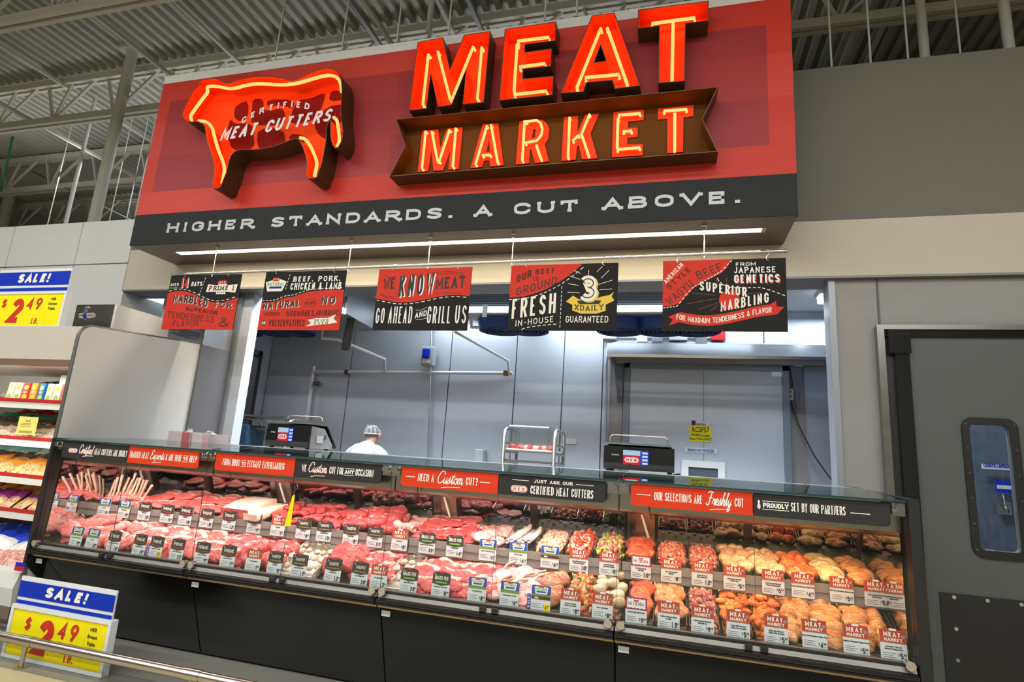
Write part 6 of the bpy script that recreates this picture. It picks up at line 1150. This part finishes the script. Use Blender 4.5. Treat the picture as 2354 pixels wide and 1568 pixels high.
for z, m, lab, nm in ((1.4 + .015 * 5.6, M_PAN2, 'white tray of raw meat on the silver rack', 'meat_tray'), (1.4 - .004 * 5.6, STEEL, 'steel tray on the silver rack under the meat', 'steel_tray'), (1.2, STEEL, 'steel tray low on the silver rack', 'steel_tray')):
    t = thing(nm, lab, 'tray', ((rx0 + rx1) / 2, 5.75, z + .012)); boxo('pan', (-.24, -.22, 0), (.24, .22, .012), m, t); 
    k = MB(); [k.bar(p, q, .012, .014) for p, q in (((-.24, -.22, .015), (.24, -.22, .015)), ((-.24, .22, .015), (.24, .22, .015)), ((-.24, -.22, .015), (-.24, .22, .015)), ((.24, -.22, .015), (.24, .22, .015)))]; k.build('pan_rim', m, t)
for i in range(6):
    o = obj('beef_piece', THICK[i % 3], None, ((rx0 + rx1) / 2 - .19 + .075 * i, 5.62 + .05 * (i % 2), 1.4 + .015 * 5.6 + .026), (0, 0, i * 1.1)); o.scale = (.6, .7, .9); tag(o, 'dark red piece of raw beef on the white tray of the silver rack', 'meat', 'beef on the silver rack')
t = thing('storage_bin', 'clear plastic bin on top of the silver rack', 'bin', ((rx0 + rx1) / 2 - .02, 5.75, 1.4 + .030 * 5.6 + .01)); k = MB(); k.prism([rect(-.2, 0, .2, .16)], -.2, -.19); k.prism([rect(-.2, 0, .2, .16)], .19, .2); k.build('bin_wall', ACRYL, t); k = MB(); [k.box((x, -.2, 0), (x + .008, .2, .16)) for x in (-.2, .192)]; k.build('bin_wall', ACRYL, t); k = MB(); k.bar((-.2, -.2, .16), (.2, -.2, .16), .012); k.build('bin_rim', PVC, t)
ct = pan_rack('grey wire cart with rounded top rail behind the left scale', -.885 * 5.35, -.70 * 5.6, 5.3, .6, 1.4 + .050 * 5.4, (1.4 + .028 * 5.4, 1.4 - .004 * 5.4, 1.1, .8))
a = at(515, 950, 5.5); b = at(655, 962, 5.5); t = thing('steel_shelf', 'grey shelf board seen behind the left scale', 'shelf', (a.x, 5.5, a.z)); boxo('shelf_board', (0, 0, -.02), (b.x - a.x, .3, .0), STEEL, t); boxo('shelf_leg', (.02, .1, -a.z), (.06, .14, -.02), STEEL, t); boxo('shelf_leg', (b.x - a.x - .06, .1, -a.z), (b.x - a.x - .02, .14, -.02), STEEL, t)
for px_, w_ in ((535, .22), (565, .18)): a = at(px_, 1005, 5.6); tag(boxo('plastic_tote', (a.x - w_ / 2, 5.5, a.z - .1), (a.x + w_ / 2, 5.8, a.z + .14), mat('tote_blue', (.02, .06, .12), .5), None, .01), 'dark blue plastic tote in the grey cart, %s one' % ('left' if px_ == 535 else 'right'), 'tote', 'blue totes in the cart')
# ================================================================== SCALES, BOXES ON THE COUNTER
def scale_unit(lab, xl, w_, Y, zb_, hh, D):
    t = thing('counter_scale', lab, 'scale', (xl, Y, zb_), 'black counter scales'); M_SG = mat('scale_grey', (.36, .36, .36), .4); M_SB = mat('scale_black', (.010, .010, .011), .12, spec=.6)
    k = MB(); k.sweep([(.0, .012), (-.01, .06), (.0, hh), (.02, hh + .004), (.02, .012)], 0, w_); k.build('front_screen', M_SB, t)
    k = MB(); k.use(M_SG); k.sweep([(.02, .012), (.02, hh), (D * .6, hh - .01), (D, .05), (D, .012)], .004, w_ - .004); k.build('body', M_SG, t)
    k = MB(); k.sweep([(D * .66, hh + .01), (D * .66 + .012, hh + .012), (D + .06, .03), (D + .045, .02)], .0, w_); k.build('rear_display', M_SB, t)
    for x, y in ((.03, .04), (w_ - .03, .04), (.03, D - .04), (w_ - .03, D - .04)): k = MB(); k.cyl((x, y, 0), (0, 0, 1), .016, .014, 10); k.build('foot', RUBBER, t)
    k = MB(); k.sweep([(-.01, hh + .012), (-.015, hh + .024), (D * .75, hh + .024), (D * .75, hh + .012)], -.01, w_ * .96); k.build('weigh_pan', mat('pan_steel', (.62, .60, .56), .2, 1.), t)
    k = MB(); x0, x1 = .02, w_ * .9; yb = D * .6; k.tube([(x0, yb, hh + .02), (x0, yb, hh + .07), (x0 + .02, yb, hh + .085), (x1 - .02, yb, hh + .085), (x1, yb, hh + .07), (x1, yb, hh + .02)], .004, 6); k.build('pan_rail', CHROME, t)
    sx, sz, sw, sh = w_ * .28, hh * .30, w_ * .36, hh * .56; Ys = -.013
    def scr(nm, x0, z0, x1, z1, c, y): k = MB(); k.plate([rect(sx + sw * x0, sz + sh * z0, sx + sw * x1, sz + sh * z1)], y); return k.build(nm, c, t)
    scr('screen_red', 0, 0, .68, .62, emis('screen_red_glow', (.75, .02, .03), .9), Ys); scr('screen_banner', 0, .64, .68, 1, emis('screen_pale_glow', (.45, .65, .85), .9), Ys); scr('screen_side', .69, 0, 1, 1, emis('screen_blue_glow', (.03, .10, .70), .9), Ys)
    for i in range(4): scr('screen_field', .76, .04 + .245 * i, .97, .17 + .245 * i, emis('screen_white_glow', (.7, .8, .9), .9), Ys - .0006)
    x0, z0, lw_, lh = sx + sw * .06, sz + sh * .14, sw * .56, sh * .36
    k = MB(); k.plate([rrect(x0, z0, x0 + lw_, z0 + lh, lh / 2.01, 5)], Ys - .0006); k.build('logo_badge', MATS['print_white'], t); k = MB(); text(k, 'H*E*B', x0 + lw_ / 2, z0 + lh * .25, lh * .5, lw_ * .72, wt=.24, y=Ys - .0012, slab=.1, cw=.8); k.build('lettering', RED, t)
    k = MB(); text(k, 'ISHIDA', w_ * .17, hh * .62, .010, w_ * .11, wt=.18, y=Ys, cw=.8); k.build('maker_lettering', CARD, t)
    boxo('side_label', (w_ + .0, D * .30, hh * .30), (w_ + .002, D * .55, hh * .62), CARD, t); boxo('side_port', (w_, D * .62, hh * .5), (w_ + .002, D * .70, hh * .68), M_SEAM, t)
    return t
ZT = 1.372
scale_unit('black counter scale with lit screen, on the case tops in front of the person', -.786 * 3.98, .098 * 3.98, 3.98, ZT + .006, 1.4 + .042 * 3.98 - ZT - .012, .34)
scale_unit('black counter scale with lit screen, on the case tops before the freezer door', -.113 * 3.98, .115 * 3.98, 3.98, ZT + .006, 1.4 + .036 * 3.98 - ZT - .008, .30)
for px0, px1, lab in ((575, 700, 'thin white cutting board under the left scale'), (1362, 1570, 'thin white cutting board under the right scale')):
    a, b = at(px0, 1040, 3.95), at(px1, 1080, 3.95); tag(boxo('cutting_board', (a.x, 3.90, ZT - .002), (b.x, 4.26, ZT + .006), M_WHITEP), lab, 'board')
M_TB = mat('tissue_carton', (.60, .52, .52), .6, var=.12, vscale=30); M_TR = mat('tissue_red', (.50, .12, .14), .6)
for xa, xb, z1, lab, n in ((-1.030 * 4.0, -.972 * 4.0, 1.425, 'left pink and grey tissue carton on the case tops', 0), (-.968 * 4.0, -.925 * 4.0, 1.42, 'right pale pink tissue carton on the case tops', 1)):
    t = thing('tissue_box', lab, 'box', (xa, 4.0, ZT), 'tissue cartons on the case tops'); W = xb - xa; boxo('carton', (0, 0, 0), (W, .22, z1 - ZT + .03), M_TB, t, .002); boxo('red_panel', (W * .62, -.001, .004), (W * .98, .0, z1 - ZT + .026), M_TR if n == 0 else mat('pale_pink', (.62, .36, .38), .6), t)
    k = MB(); zz = z1 - ZT + .03
    for i in range(5): c = [(W * .2 + W * .6 * rnd.random(), .05 + .1 * rnd.random(), zz) for _ in range(3)]; k.add(c + [(W * .5 + rnd.uniform(-.03, .03), .1, zz + .03)], [(0, 1, 3), (1, 2, 3), (2, 0, 3)])
    k.build('tissue', M_WHITEP, t)
k = MB(); k.tube([at(1545, 1093, 4.2), at(1562, 1090, 4.1), at(1568, 1100, 4.0), at(1555, 1106, 3.9)], .006, 6); tag(k.build('scale_cord', RUBBER), 'short black cord behind the right scale', 'cord')
# ================================================================== OPEN COOLER ON THE LEFT
XC = -4.400; FY = 3.27
M_CWH = mat('cooler_white', (.62, .62, .60), .45, var=.02); M_CBG = mat('cooler_beige', (.50, .47, .41), .5); M_RRAIL = mat('shelf_rail_red', (.42, .010, .010), .4); M_CEDGE = mat('cooler_edge_grey', (.11, .115, .12), .4, .3)
cl = thing('open_cooler', 'open refrigerated shelf cooler with white end panel, full of packaged foods', 'cooler', (0, 0, 0))
zf, zk = 2.195, 2.29
prof = [(FY, .0), (FY, zf - .09)] + [(FY + .10 - .10 * math.cos(a), zf - .09 + .10 * math.sin(a)) for a in [i * .26 for i in range(1, 7)]] + [(4.42, zk), (4.42, 0)]
k = MB(); k.sweep(prof, XC, XC + .028); k.build('end_panel', M_CWH, cl)
pr2 = [(p[0] - .012, p[1]) for p in prof[:8]] + [(prof[7][0], prof[7][1] + .010)] ; 
k = MB(); e_ = [(p[0], p[1]) for p in prof[:9]]; k.tube([(XC + .012, y, z) for y, z in e_], .016, 8); k.build('edge_trim', M_CEDGE, cl)
for px_, py_ in ((315, 800), (411, 822), (448, 876)):
    d_ = RM @ Vector(((px_ - CX) / F, 1, -(py_ - CY) / F)); t_ = (XC + .028) / d_.x; p_ = Vector((0, 0, H)) + d_ * t_; k = MB(); k.cyl((XC + .026, p_.y, p_.z), (1, 0, 0), .011, .006, 12); k.build('screw_cap', M_CWH, cl)
k = MB(); k.box((-5.03, 4.02, 0), (-5.0, 4.62, 2.58)); pw = struct('wall_partition', k, mat('cooler_white_bright', (.70, .70, .68), .4))
boxo('steel_cladding', (-5.50, 4.02, 0), (-5.03, 4.05, 2.58), STEELX, pw)
XW = -7.6
k = MB(); k.sweep([(3.30, 1.93), (3.30, 2.195), (3.52, 2.22), (4.3, 2.22), (4.3, 1.90), (3.42, 1.90)], XW, XC); k.build('canopy', M_CBG, cl)
k = MB(); k.sweep([(3.31, 1.885), (3.30, 1.93), (3.36, 1.93), (3.36, 1.885)], XW, XC); k.build('canopy_lip', mat('brown_lip', (.20, .12, .09), .45), cl)
boxo('back_wall', (XW, 4.20, .30), (XC, 4.3, 1.92), M_CWH, cl); boxo('base', (XW, 3.34, 0), (XC, 4.3, .33), M_CBG, cl)
k = MB(); k.sweep([(3.24, .12), (3.22, .30), (3.25, .40), (3.30, .415), (3.36, .40), (3.36, .12)], XW, XC - .005); k.build('front_lip', M_CWH, cl); boxo('toe_bumper', (XW, 3.23, .10), (XC - .005, 3.27, .18), mat('bumper_brown', (.16, .12, .09), .5), cl)
SHZ = [1.63, 1.325, 1.034, .768]; SY = 3.55
for z in SHZ:
    boxo('shelf', (XW, SY, z - .035), (XC, 4.2, z - .015), M_CWH, cl); boxo('shelf_rail', (XW, SY - .025, z - .022), (XC, SY - .005, z + .004), M_RRAIL, cl); boxo('price_channel', (XW, SY - .02, z - .075), (XC, SY - .008, z - .024), M_CWH, cl)
boxo('shelf', (XW, 3.36, .38), (XC, 4.2, .40), M_CWH, cl)
area('cooler_light', (-5.6, 3.45, 1.88), (2.3, .05), 7.5, (1, .93, .82), (math.radians(25), 0, 0))
area('cooler_light', (-5.6, 3.36, 1.2), (2.3, .04), 3.2, (1, .93, .82), (math.radians(80), 0, 0))
def bagmat(nm, a, b, c, sc_=48):
    m = bpy.data.materials.new(nm); m.use_nodes = True; nt = m.node_tree; N = nt.nodes; L = nt.links; bs = N['Principled BSDF']
    tc = N.new('ShaderNodeTexCoord'); oi = N.new('ShaderNodeObjectInfo'); ad = N.new('ShaderNodeMapping'); L.new(tc.outputs['Object'], ad.inputs[0]); L.new(oi.outputs['Random'], ad.inputs['Location'])
    sp = N.new('ShaderNodeSeparateXYZ'); L.new(tc.outputs['Object'], sp.inputs[0])
    n = N.new('ShaderNodeTexNoise'); n.inputs['Scale'].default_value = sc_ * .8; n.inputs['Detail'].default_value = 2; n.inputs['Distortion'].default_value = 1.5; L.new(ad.outputs[0], n.inputs[0]); r = N.new('ShaderNodeValToRGB'); L.new(n.outputs[0], r.inputs[0]); e = r.color_ramp.elements; e[0].color = (*b, 1); e[0].position = .35; e[1].position = .62; e[1].color = (*[x * .55 for x in b], 1); x = e.new(.5); x.color = (*c, 1)
    g = N.new('ShaderNodeMath'); g.operation = 'GREATER_THAN'; g.inputs[1].default_value = .015; L.new(sp.outputs[1], g.inputs[0]); mx = N.new('ShaderNodeMix'); mx.data_type = 'RGBA'; L.new(g.outputs[0], mx.inputs[0]); L.new(r.outputs[0], mx.inputs[6]); mx.inputs[7].default_value = (*a, 1); L.new(mx.outputs[2], bs.inputs['Base Color']); bs.inputs['Roughness'].default_value = .22
    nn = N.new('ShaderNodeTexNoise'); nn.inputs['Scale'].default_value = 30; L.new(tc.outputs['Object'], nn.inputs[0]); bp = N.new('ShaderNodeBump'); bp.inputs['Strength'].default_value = .6; bp.inputs['Distance'].default_value = .01; L.new(nn.outputs[0], bp.inputs['Height']); L.new(bp.outputs[0], bs.inputs['Normal']); return m
def bag(nm, m, w_, l_, t_, sd):
    k = MB(); nx, ny = 9, 11; top = []; V = []
    for s in (1, -1):
        for j in range(ny):
            for i in range(nx):
                u, v = i / (nx - 1) * 2 - 1, j / (ny - 1) * 2 - 1; pf = (1 - u ** 4) * max(0, 1 - abs(v) ** 3 * 1.08)
                z = s * t_ * (max(0, pf) ** .6) * (1 + .5 * nz((u * 2, v * 2, s), 1, sd)) ; V.append((u * w_ / 2 * (1 - .04 * (1 - abs(v))), v * l_ / 2, max(z, -t_ * .5) + t_ * .5 + .004 * math.sin(u * 9 + sd) * abs(v)))
    Fs = []
    for s in range(2):
        for j in range(ny - 1):
            for i in range(nx - 1): b_ = s * nx * ny + j * nx + i; Fs.append((b_, b_ + 1, b_ + nx + 1, b_ + nx))
    k.add(V, Fs, True); return k.mesh(nm, m)
BG = {'green': bagmat('green_bag', (.02, .42, .25), (.60, .34, .20), (.78, .70, .62)), 'brown': bagmat('brown_bag', (.10, .05, .03), (.48, .28, .17), (.66, .50, .36)), 'red': bagmat('red_bag', (.62, .02, .02), (.55, .28, .18), (.80, .70, .60)), 'teal': bagmat('teal_bag', (.25, .62, .58), (.62, .50, .38), (.80, .78, .72)),
      'orange': bagmat('orange_bag', (.78, .30, .03), (.70, .34, .14), (.85, .62, .25)), 'purple': bagmat('purple_bag', (.32, .02, .28), (.68, .30, .10), (.80, .55, .30)), 'blue': bagmat('blue_bag', (.01, .05, .55), (.02, .12, .60), (.70, .74, .80)), 'meat': bagmat('red_white_bag', (.75, .70, .66), (.55, .14, .10), (.75, .40, .34)), 'dark': bagmat('dark_bag', (.04, .05, .03), (.30, .18, .12), (.42, .32, .24))}
BM = {k_: [bag('food_bag', m_, .19, .24, .030, s) for s in (1, 2)] for k_, m_ in BG.items()}
words_row = ('top shelf', 'second shelf', 'third shelf', 'fourth shelf', 'bottom deck')
plan = [(0, ['dark', 'brown', 'dark'], 1.66), (1, ['red', 'green', 'brown', 'brown'], None), (2, ['red', 'teal', 'brown', 'orange'], None), (3, ['teal', 'purple', 'orange', 'purple'], None), (4, ['brown', 'blue', 'blue', 'meat'], None)]
for si, cols_, _z in plan:
    z = SHZ[si] if si < 4 else .40; y0 = (SY if si < 4 else 3.38) + .05
    if si == 0: y0 += .16
    for r in range(4 if si else 3):
        c = cols_[::-1][min(r, len(cols_) - 1)]
        for i in range(9 if si else 8):
            x = XC - .12 - .165 * i + rnd.uniform(-.01, .01); o = obj('food_bag', rnd.choice(BM[c]), None, (x, y0 + .06 + r * .105, z + .035 + r * .040 + (.03 if si == 0 else 0)), (math.radians(rnd.uniform(30, 44) if si else 25), rnd.uniform(-.22, .22), rnd.uniform(-.35, .35)))
            if si == 4: o.scale = (1.15, 1.2, 1.1)
            tag(o, '%s plastic food bag on the %s of the open cooler, %s row' % ({'meat': 'red and white', 'dark': 'dark', 'purple': 'purple and orange'}.get(c, c), words_row[si], ('front', 'second', 'third', 'back')[r]), 'bag', '%s bags on the cooler %s' % (c, words_row[si]))
# cartons standing on the top shelf
CC = [('white and green', (.72, .70, .60), (.30, .45, .10)), ('red', (.70, .04, .03), (.55, .50, .06)), ('blue', (.01, .16, .42), (.35, .50, .08)), ('orange', (.75, .28, .04), (.55, .4, .1))]
seq = [3, 2, 2, 1, 1, 0, 0, 2, 3, 1, 0, 0]
for i, ci in enumerate(seq):
    nm, ca, cb = CC[ci]; x = XC - .055 - .088 * i; t = thing('food_carton', '%s food carton on the top cooler shelf, %s from the end panel' % (nm, ('1st', '2nd', '3rd')[i] if i < 3 else '%dth' % (i + 1)), 'carton', (x, SY + .02, SHZ[0] - .014), 'cartons on the top cooler shelf', (-.06, 0, rnd.uniform(-.12, .02)))
    W = .072; boxo('box', (-W / 2, 0, 0), (W / 2, .05, .155), mat('carton_' + nm.split()[0], ca, .35), t, .003)
    k = MB(); n_ = 14; k.plate([[(W * .36 * math.cos(2 * PI * q / n_), .115 + .022 * math.sin(2 * PI * q / n_)) for q in range(n_)]], -.001); k.build('brand_oval', mat('oval_green', (.45, .50, .12), .4), t)
    k = MB(); k.plate([[(.004 + W * .38 * math.cos(2 * PI * q / n_), .035 + .026 * math.sin(2 * PI * q / n_)) for q in range(n_)]], -.001); k.build('food_picture', mat('pic_' + nm.split()[0], cb, .4), t)
    k = MB(); [k.plate([rect(-W * .3, zz, W * .3, zz + .005)], -.0015) for zz in (.070, .080)]; k.build('caption_bar', WHITE, t)
# yellow coupon tag
a, b = at(47, 957, 3.52), at(81, 1001, 3.52); t = thing('shelf_coupon', 'yellow paper coupon hanging in front of the second cooler shelf', 'coupon', (a.x, 3.515, b.z)); W, Hh = b.x - a.x, a.z - b.z
boxo('paper', (0, 0, 0), (W, .001, Hh), mat('coupon_yellow', (.78, .62, .16), .6), t)
k = MB(); bfont(k, '$2 off', W / 2, Hh * .72, Hh * .14, -.001, 'CENTER', .0003); [line(k, [(W * .15, Hh * v), (W * .7, Hh * v)], Hh * .02, -.001) for v in (.62, .55, .45)]; [line(k, [(W * (.15 + .05 * i), Hh * .08), (W * (.15 + .05 * i), Hh * .22)], W * (.015 + .012 * (i % 2)), -.001) for i in range(14)]; k.build('lettering', INK, t)
a = at(36, 1306, 3.2); t = thing('lip_label', 'small red and blue label on the lower lip of the open cooler', 'label', (a.x - .03, 3.212, a.z - .02), None, (-.1, 0, 0)); boxo('label_card', (0, 0, 0), (.09, .002, .055), M_RRAIL, t); boxo('label_top', (.0, -.001, .03), (.09, .0, .055), BLUE, t)
# chrome spray valve on the cooler top
p_ = at(200, 722, 3.46); t = thing('water_valve', 'small chrome water valve with blue cap on top of the open cooler', 'valve', p_)
k = MB(); k.cyl((-.06, 0, -.015), (1, 0, .1), .022, .05, 12); k.cyl((.02, 0, -.015), (1, 0, .1), .022, .05, 12); k.cyl((-.02, 0, -.02), (0, 0, 1), .013, .07, 10); k.tube([(-.03, 0, .05), (.0, 0, .06), (.03, 0, .045)], .007, 8); k.cyl((0, 0, -.05), (0, 0, 1), .010, .04, 8); k.build('valve_body', CHROME, t); k = MB(); k.cyl((-.012, -.0, -.016), (1, 0, .1), .024, .02, 12); k.build('blue_cap', BLUE, t)
# ================================================================== SALE SIGNS
def brush(k, st, x, z, h, w_, wt, y): text(k, st, x, z, h, w_, wt=wt, y=y, slant=.12, cw=.6, sp=.2, cl=.26)
def sale_sign(lab, x0, Y, z0, W, hb_, ht, item, big):
    """white-framed yellow price board below a blue SALE banner"""
    t = thing('sale_sign', lab, 'sign', (x0, Y, z0), 'blue and yellow sale signs'); M_FR = mat('white_plastic_frame', (.66, .70, .74), .35)
    f = .022 * W / .8; k = MB(); k.prism([rect(0, 0, W, hb_), rect(f, f, W - f, hb_ - f)], -.012, .035); k.build('frame', M_FR, t); boxo('frame_back', (f, .0, f), (W - f, .03, hb_ - f), M_FR, t)
    boxo('price_sheet', (f, -.004, f), (W - f, -.001, hb_ - f), SYEL, t)
    o = .02 * W; boxo('banner_board', (o, .0, hb_), (W - o, .012, hb_ + ht), M_FR, t); b0, b1 = hb_ + .006, hb_ + ht - .026
    boxo('blue_banner', (o + .002, -.003, b0 + (b1 - b0) * .30), (W - o - .002, -.001, b1), BLUE, t); boxo('blue_stripe', (o + .002, -.003, b0), (W - o - .002, -.001, b0 + (b1 - b0) * .16), BLUE, t)
    k = MB(); text(k, 'SALE!', W * .50, b0 + (b1 - b0) * .44, (b1 - b0) * .46, W * .43, wt=.30, y=-.0045, cw=.72, sp=.06, cl=.225, slant=.12); k.build('banner_lettering', WHITE, t)
    M_RI = mat('red_marker', (.55, .020, .012), .5); y = -.006; hh = hb_ - 2 * f
    k = MB(); brush(k, '$', W * .19, f + hh * .56, hh * .30, W * .07, .20, y); brush(k, '2', W * .365, f + hh * .08, hh * .78, W * .17, .24, y - .0003); brush(k, '49', W * .60, f + hh * .52, hh * .36, W * .19, .19, y - .0006)
    k.build('price_figures', M_RI, t); k = MB(); brush(k, 'LB.', W * .655, f + hh * .06, hh * .17, W * .09, .17, y); k.build('unit_lettering', M_RI, t)
    k = MB(); [bfont(k, s_, W * .84, f + hh * (.80 - .15 * i), hh * .11, y, 'CENTER', .0006) for i, s_ in enumerate(item)]; k.build('item_lettering', INK, t)
    k = MB(); line(k, [(W * .77, f), (W * .77, hb_ - f)], .0015, y + .0015); k.build('fold_line', mat('fold_amber', (.62, .52, .02), .5), t)
    return t
sale_sign('blue and yellow sale sign for breast fajita on the floor behind the rail', -1.354 * 2.95, 2.95, .008, .274 * 2.95, .305, .165, ['HEB', 'Breast', 'Fajita', 'VP'], 1)
s1 = sale_sign('blue and yellow sale sign for chicken thighs standing on the cooler canopy', -1.655 * 3.42, 3.42, 2.205, .250 * 3.42, .318, .20, ['HEB', 'Chicken', 'Thighs'], 1)
# ================================================================== GUARD RAIL
ry, rz_ = 2.87, .150; gr_ = thing('guard_rail', 'low brushed steel tube rail on posts in front of the cases', 'rail', (-3.72, ry, 0))
M_RAIL = mat('rail_steel', (.50, .46, .40), .24, 1., var=.1, vscale=4, stretch=(.4, 20, 20))
k = MB(); k.tube([(-1.8, 0, rz_), (5.6, 0, rz_)], .028, 20); k.build('tube', M_RAIL, gr_)
for i in range(-1, 5):
    x = i * 1.22; k = MB(); k.tube([(x - .05, 0, rz_), (x + .06, 0, rz_)], .031, 20); k.build('coupling', M_RAIL, gr_)
    k = MB(); k.tube([(x, 0, .006), (x, 0, rz_ - .02)], .013, 12); k.cyl((x, 0, 0.0065), (0, 0, 1), .035, .005, 16); k.build('post', M_RAIL, gr_)
# ================================================================== PERSON
pp = thing('person', 'person seen from behind in white coat and hair net, bent over behind the cases', 'person', (-3.34, 5.85, .012))
SKIN = mat('skin', (.62, .30, .22), .5, sss=0); COAT = mat('white_coat', (.42, .44, .50), .85, bump=.3, bscale=10); TROU = mat('dark_trousers', (.05, .06, .09), .7); SHOE = RUBBER
def skinned(name, pts, edges, m, par, root=0, sub=2):
    me = bpy.data.meshes.new(name); me.from_pydata([p[0] for p in pts], edges, []); me.materials.append(m); o = obj(name, me, par)
    sk = o.modifiers.new('skin', 'SKIN'); sk.use_smooth_shade = True
    if not me.skin_vertices: bpy.context.view_layer.update()
    for i, p in enumerate(pts): r = p[1]; me.skin_vertices[0].data[i].radius = r if isinstance(r, tuple) else (r, r); me.skin_vertices[0].data[i].use_root = (i == root)
    s = o.modifiers.new('smooth', 'SUBSURF'); s.levels = sub; s.render_levels = sub; return o
# skeleton: pelvis, spine bent forward (towards +Y), head tipped down, arms reaching forward and down
PT = [((0, -.05, .93), (.13, .10)), ((0, -.02, 1.08), (.12, .095)), ((0, .04, 1.24), (.14, .10)), ((0, .11, 1.37), (.11, .08)), ((0, .15, 1.43), .055), ((0, .19, 1.485), .05), ((0, .215, 1.53), .07), ((0, .235, 1.585), .082), ((0, .24, 1.63), .06)]
ED = [(i, i + 1) for i in range(8)]
def limb(pts, frm, P_, E_): i0 = len(P_); [P_.append(p) for p in pts]; E_.append((frm, i0)); [E_.append((i0 + i, i0 + i + 1)) for i in range(len(pts) - 1)]; return len(P_) - 1
for s in (-1, 1):
    w_ = limb([((s * .12, .11, 1.36), .065), ((s * .19, .12, 1.33), .058), ((s * .23, .18, 1.20), .046), ((s * .24, .26, 1.08), .038), ((s * .19, .38, 1.03), .034), ((s * .14, .48, 1.00), .026), ((s * .13, .53, .99), .032)], 3, PT, ED)
    for j, (dx, L_) in enumerate(((-.030, .065), (-.010, .078), (.010, .075), (.030, .060))): limb([((s * .13 + dx, .575, .988), .010), ((s * .13 + dx * 1.15, .575 + L_ * .55, .980), .009), ((s * .13 + dx * 1.1, .575 + L_, .960), .008)], w_, PT, ED)
    limb([((s * .13 - s * .035, .535, .985), .012), ((s * .13 - s * .060, .56, .975), .010), ((s * .13 - s * .066, .59, .965), .009)], w_, PT, ED)
    limb([((s * .10, -.03, .86), .095), ((s * .11, .0, .66), .075), ((s * .11, .02, .48), .055), ((s * .11, -.01, .28), .048), ((s * .11, -.02, .10), .036), ((s * .11, .05, .045), .038), ((s * .11, .13, .035), .032)], 0, PT, ED)
body = skinned('body', PT, ED, SKIN, pp)
CT = [((0, -.05, .80), (.20, .15)), ((0, -.05, .95), (.185, .14)), ((0, -.02, 1.08), (.18, .13)), ((0, .04, 1.24), (.20, .14)), ((0, .105, 1.36), (.15, .11)), ((0, .15, 1.44), .088), ((0, .175, 1.495), .066)]; CE = [(i, i + 1) for i in range(6)]
for s in (-1, 1): limb([((s * .13, .11, 1.385), .085), ((s * .205, .12, 1.34), .084), ((s * .245, .18, 1.19), .070), ((s * .255, .26, 1.075), .062), ((s * .20, .37, 1.03), .055), ((s * .165, .43, 1.015), .048)], 4, CT, CE)
skinned('coat', CT, CE, COAT, pp, 1)
TP = [((0, -.05, .90), (.15, .12))]; TE = []
for s in (-1, 1): limb([((s * .10, -.03, .82), .11), ((s * .11, .0, .66), .092), ((s * .11, .02, .48), .072), ((s * .11, -.01, .28), .066), ((s * .11, -.02, .09), .058)], 0, TP, TE)
skinned('trousers', TP, TE, TROU, pp)
for s in (-1, 1): skinned('shoe', [((s * .11, -.05, .045), .045), ((s * .11, .05, .045), .045), ((s * .11, .15, .035), .038)], [(0, 1), (1, 2)], SHOE, pp)
k = MB(); V, Fc = ICO[2]; k.add([(p.x * .088, .215 + p.y * .098, 1.60 + p.z * .082) for p in V if True], Fc, True); k.build('hair', mat('netted_hair', (.16, .145, .14), .8, var=.3, vscale=60), pp)
for s in (-1, 1): k = MB(); k.add([(s * .086 + p.x * .014, .215 + p.y * .022, 1.565 + p.z * .032) for p in V], Fc, True); k.build('ear', mat('ear_pink', (.70, .22, .18), .5), pp)
k = MB(); k.add([(p.x * .016, .325 + p.y * .02, 1.545 + p.z * .022) for p in V], Fc, True); k.build('nose', SKIN, pp)
for s in (-1, 1): k = MB(); k.add([(s * .032 + p.x * .013, .305 + p.y * .01, 1.575 + p.z * .008) for p in V], Fc, True); k.build('eye', INK, pp)
k = MB(); k.tube([(-.025, .308, 1.515), (0, .316, 1.513), (.025, .308, 1.515)], .006, 6); k.build('mouth', mat('ear_pink', (.7, .2, .18)), pp)
k = MB(); nr = 22
for i in range(nr):   # net folds gathered at the crown
    a = 2 * PI * i / nr + .1 * math.sin(i * 3.1); k.tube([(.012 * math.cos(a), .155 + .01 * math.sin(a) - .02, 1.655), (.05 * math.cos(a), .19 + .055 * math.sin(a) - .01, 1.665 + .01 * (i % 2) - .012 * math.sin(a)), (.085 * math.cos(a), .215 + .095 * math.sin(a), 1.625), (.094 * math.cos(a), .215 + .104 * math.sin(a), 1.585)], .0022, 4, False)
k.tube([(.094 * math.cos(a * .35), .215 + .104 * math.sin(a * .35), 1.582) for a in range(19)], .005, 5, False); k.add([(p.x * .022, .145 + p.y * .02, 1.648 + p.z * .018) for p in V], Fc, True); k.build('hair_net', mat('net_white', (.75, .76, .78), .6), pp)
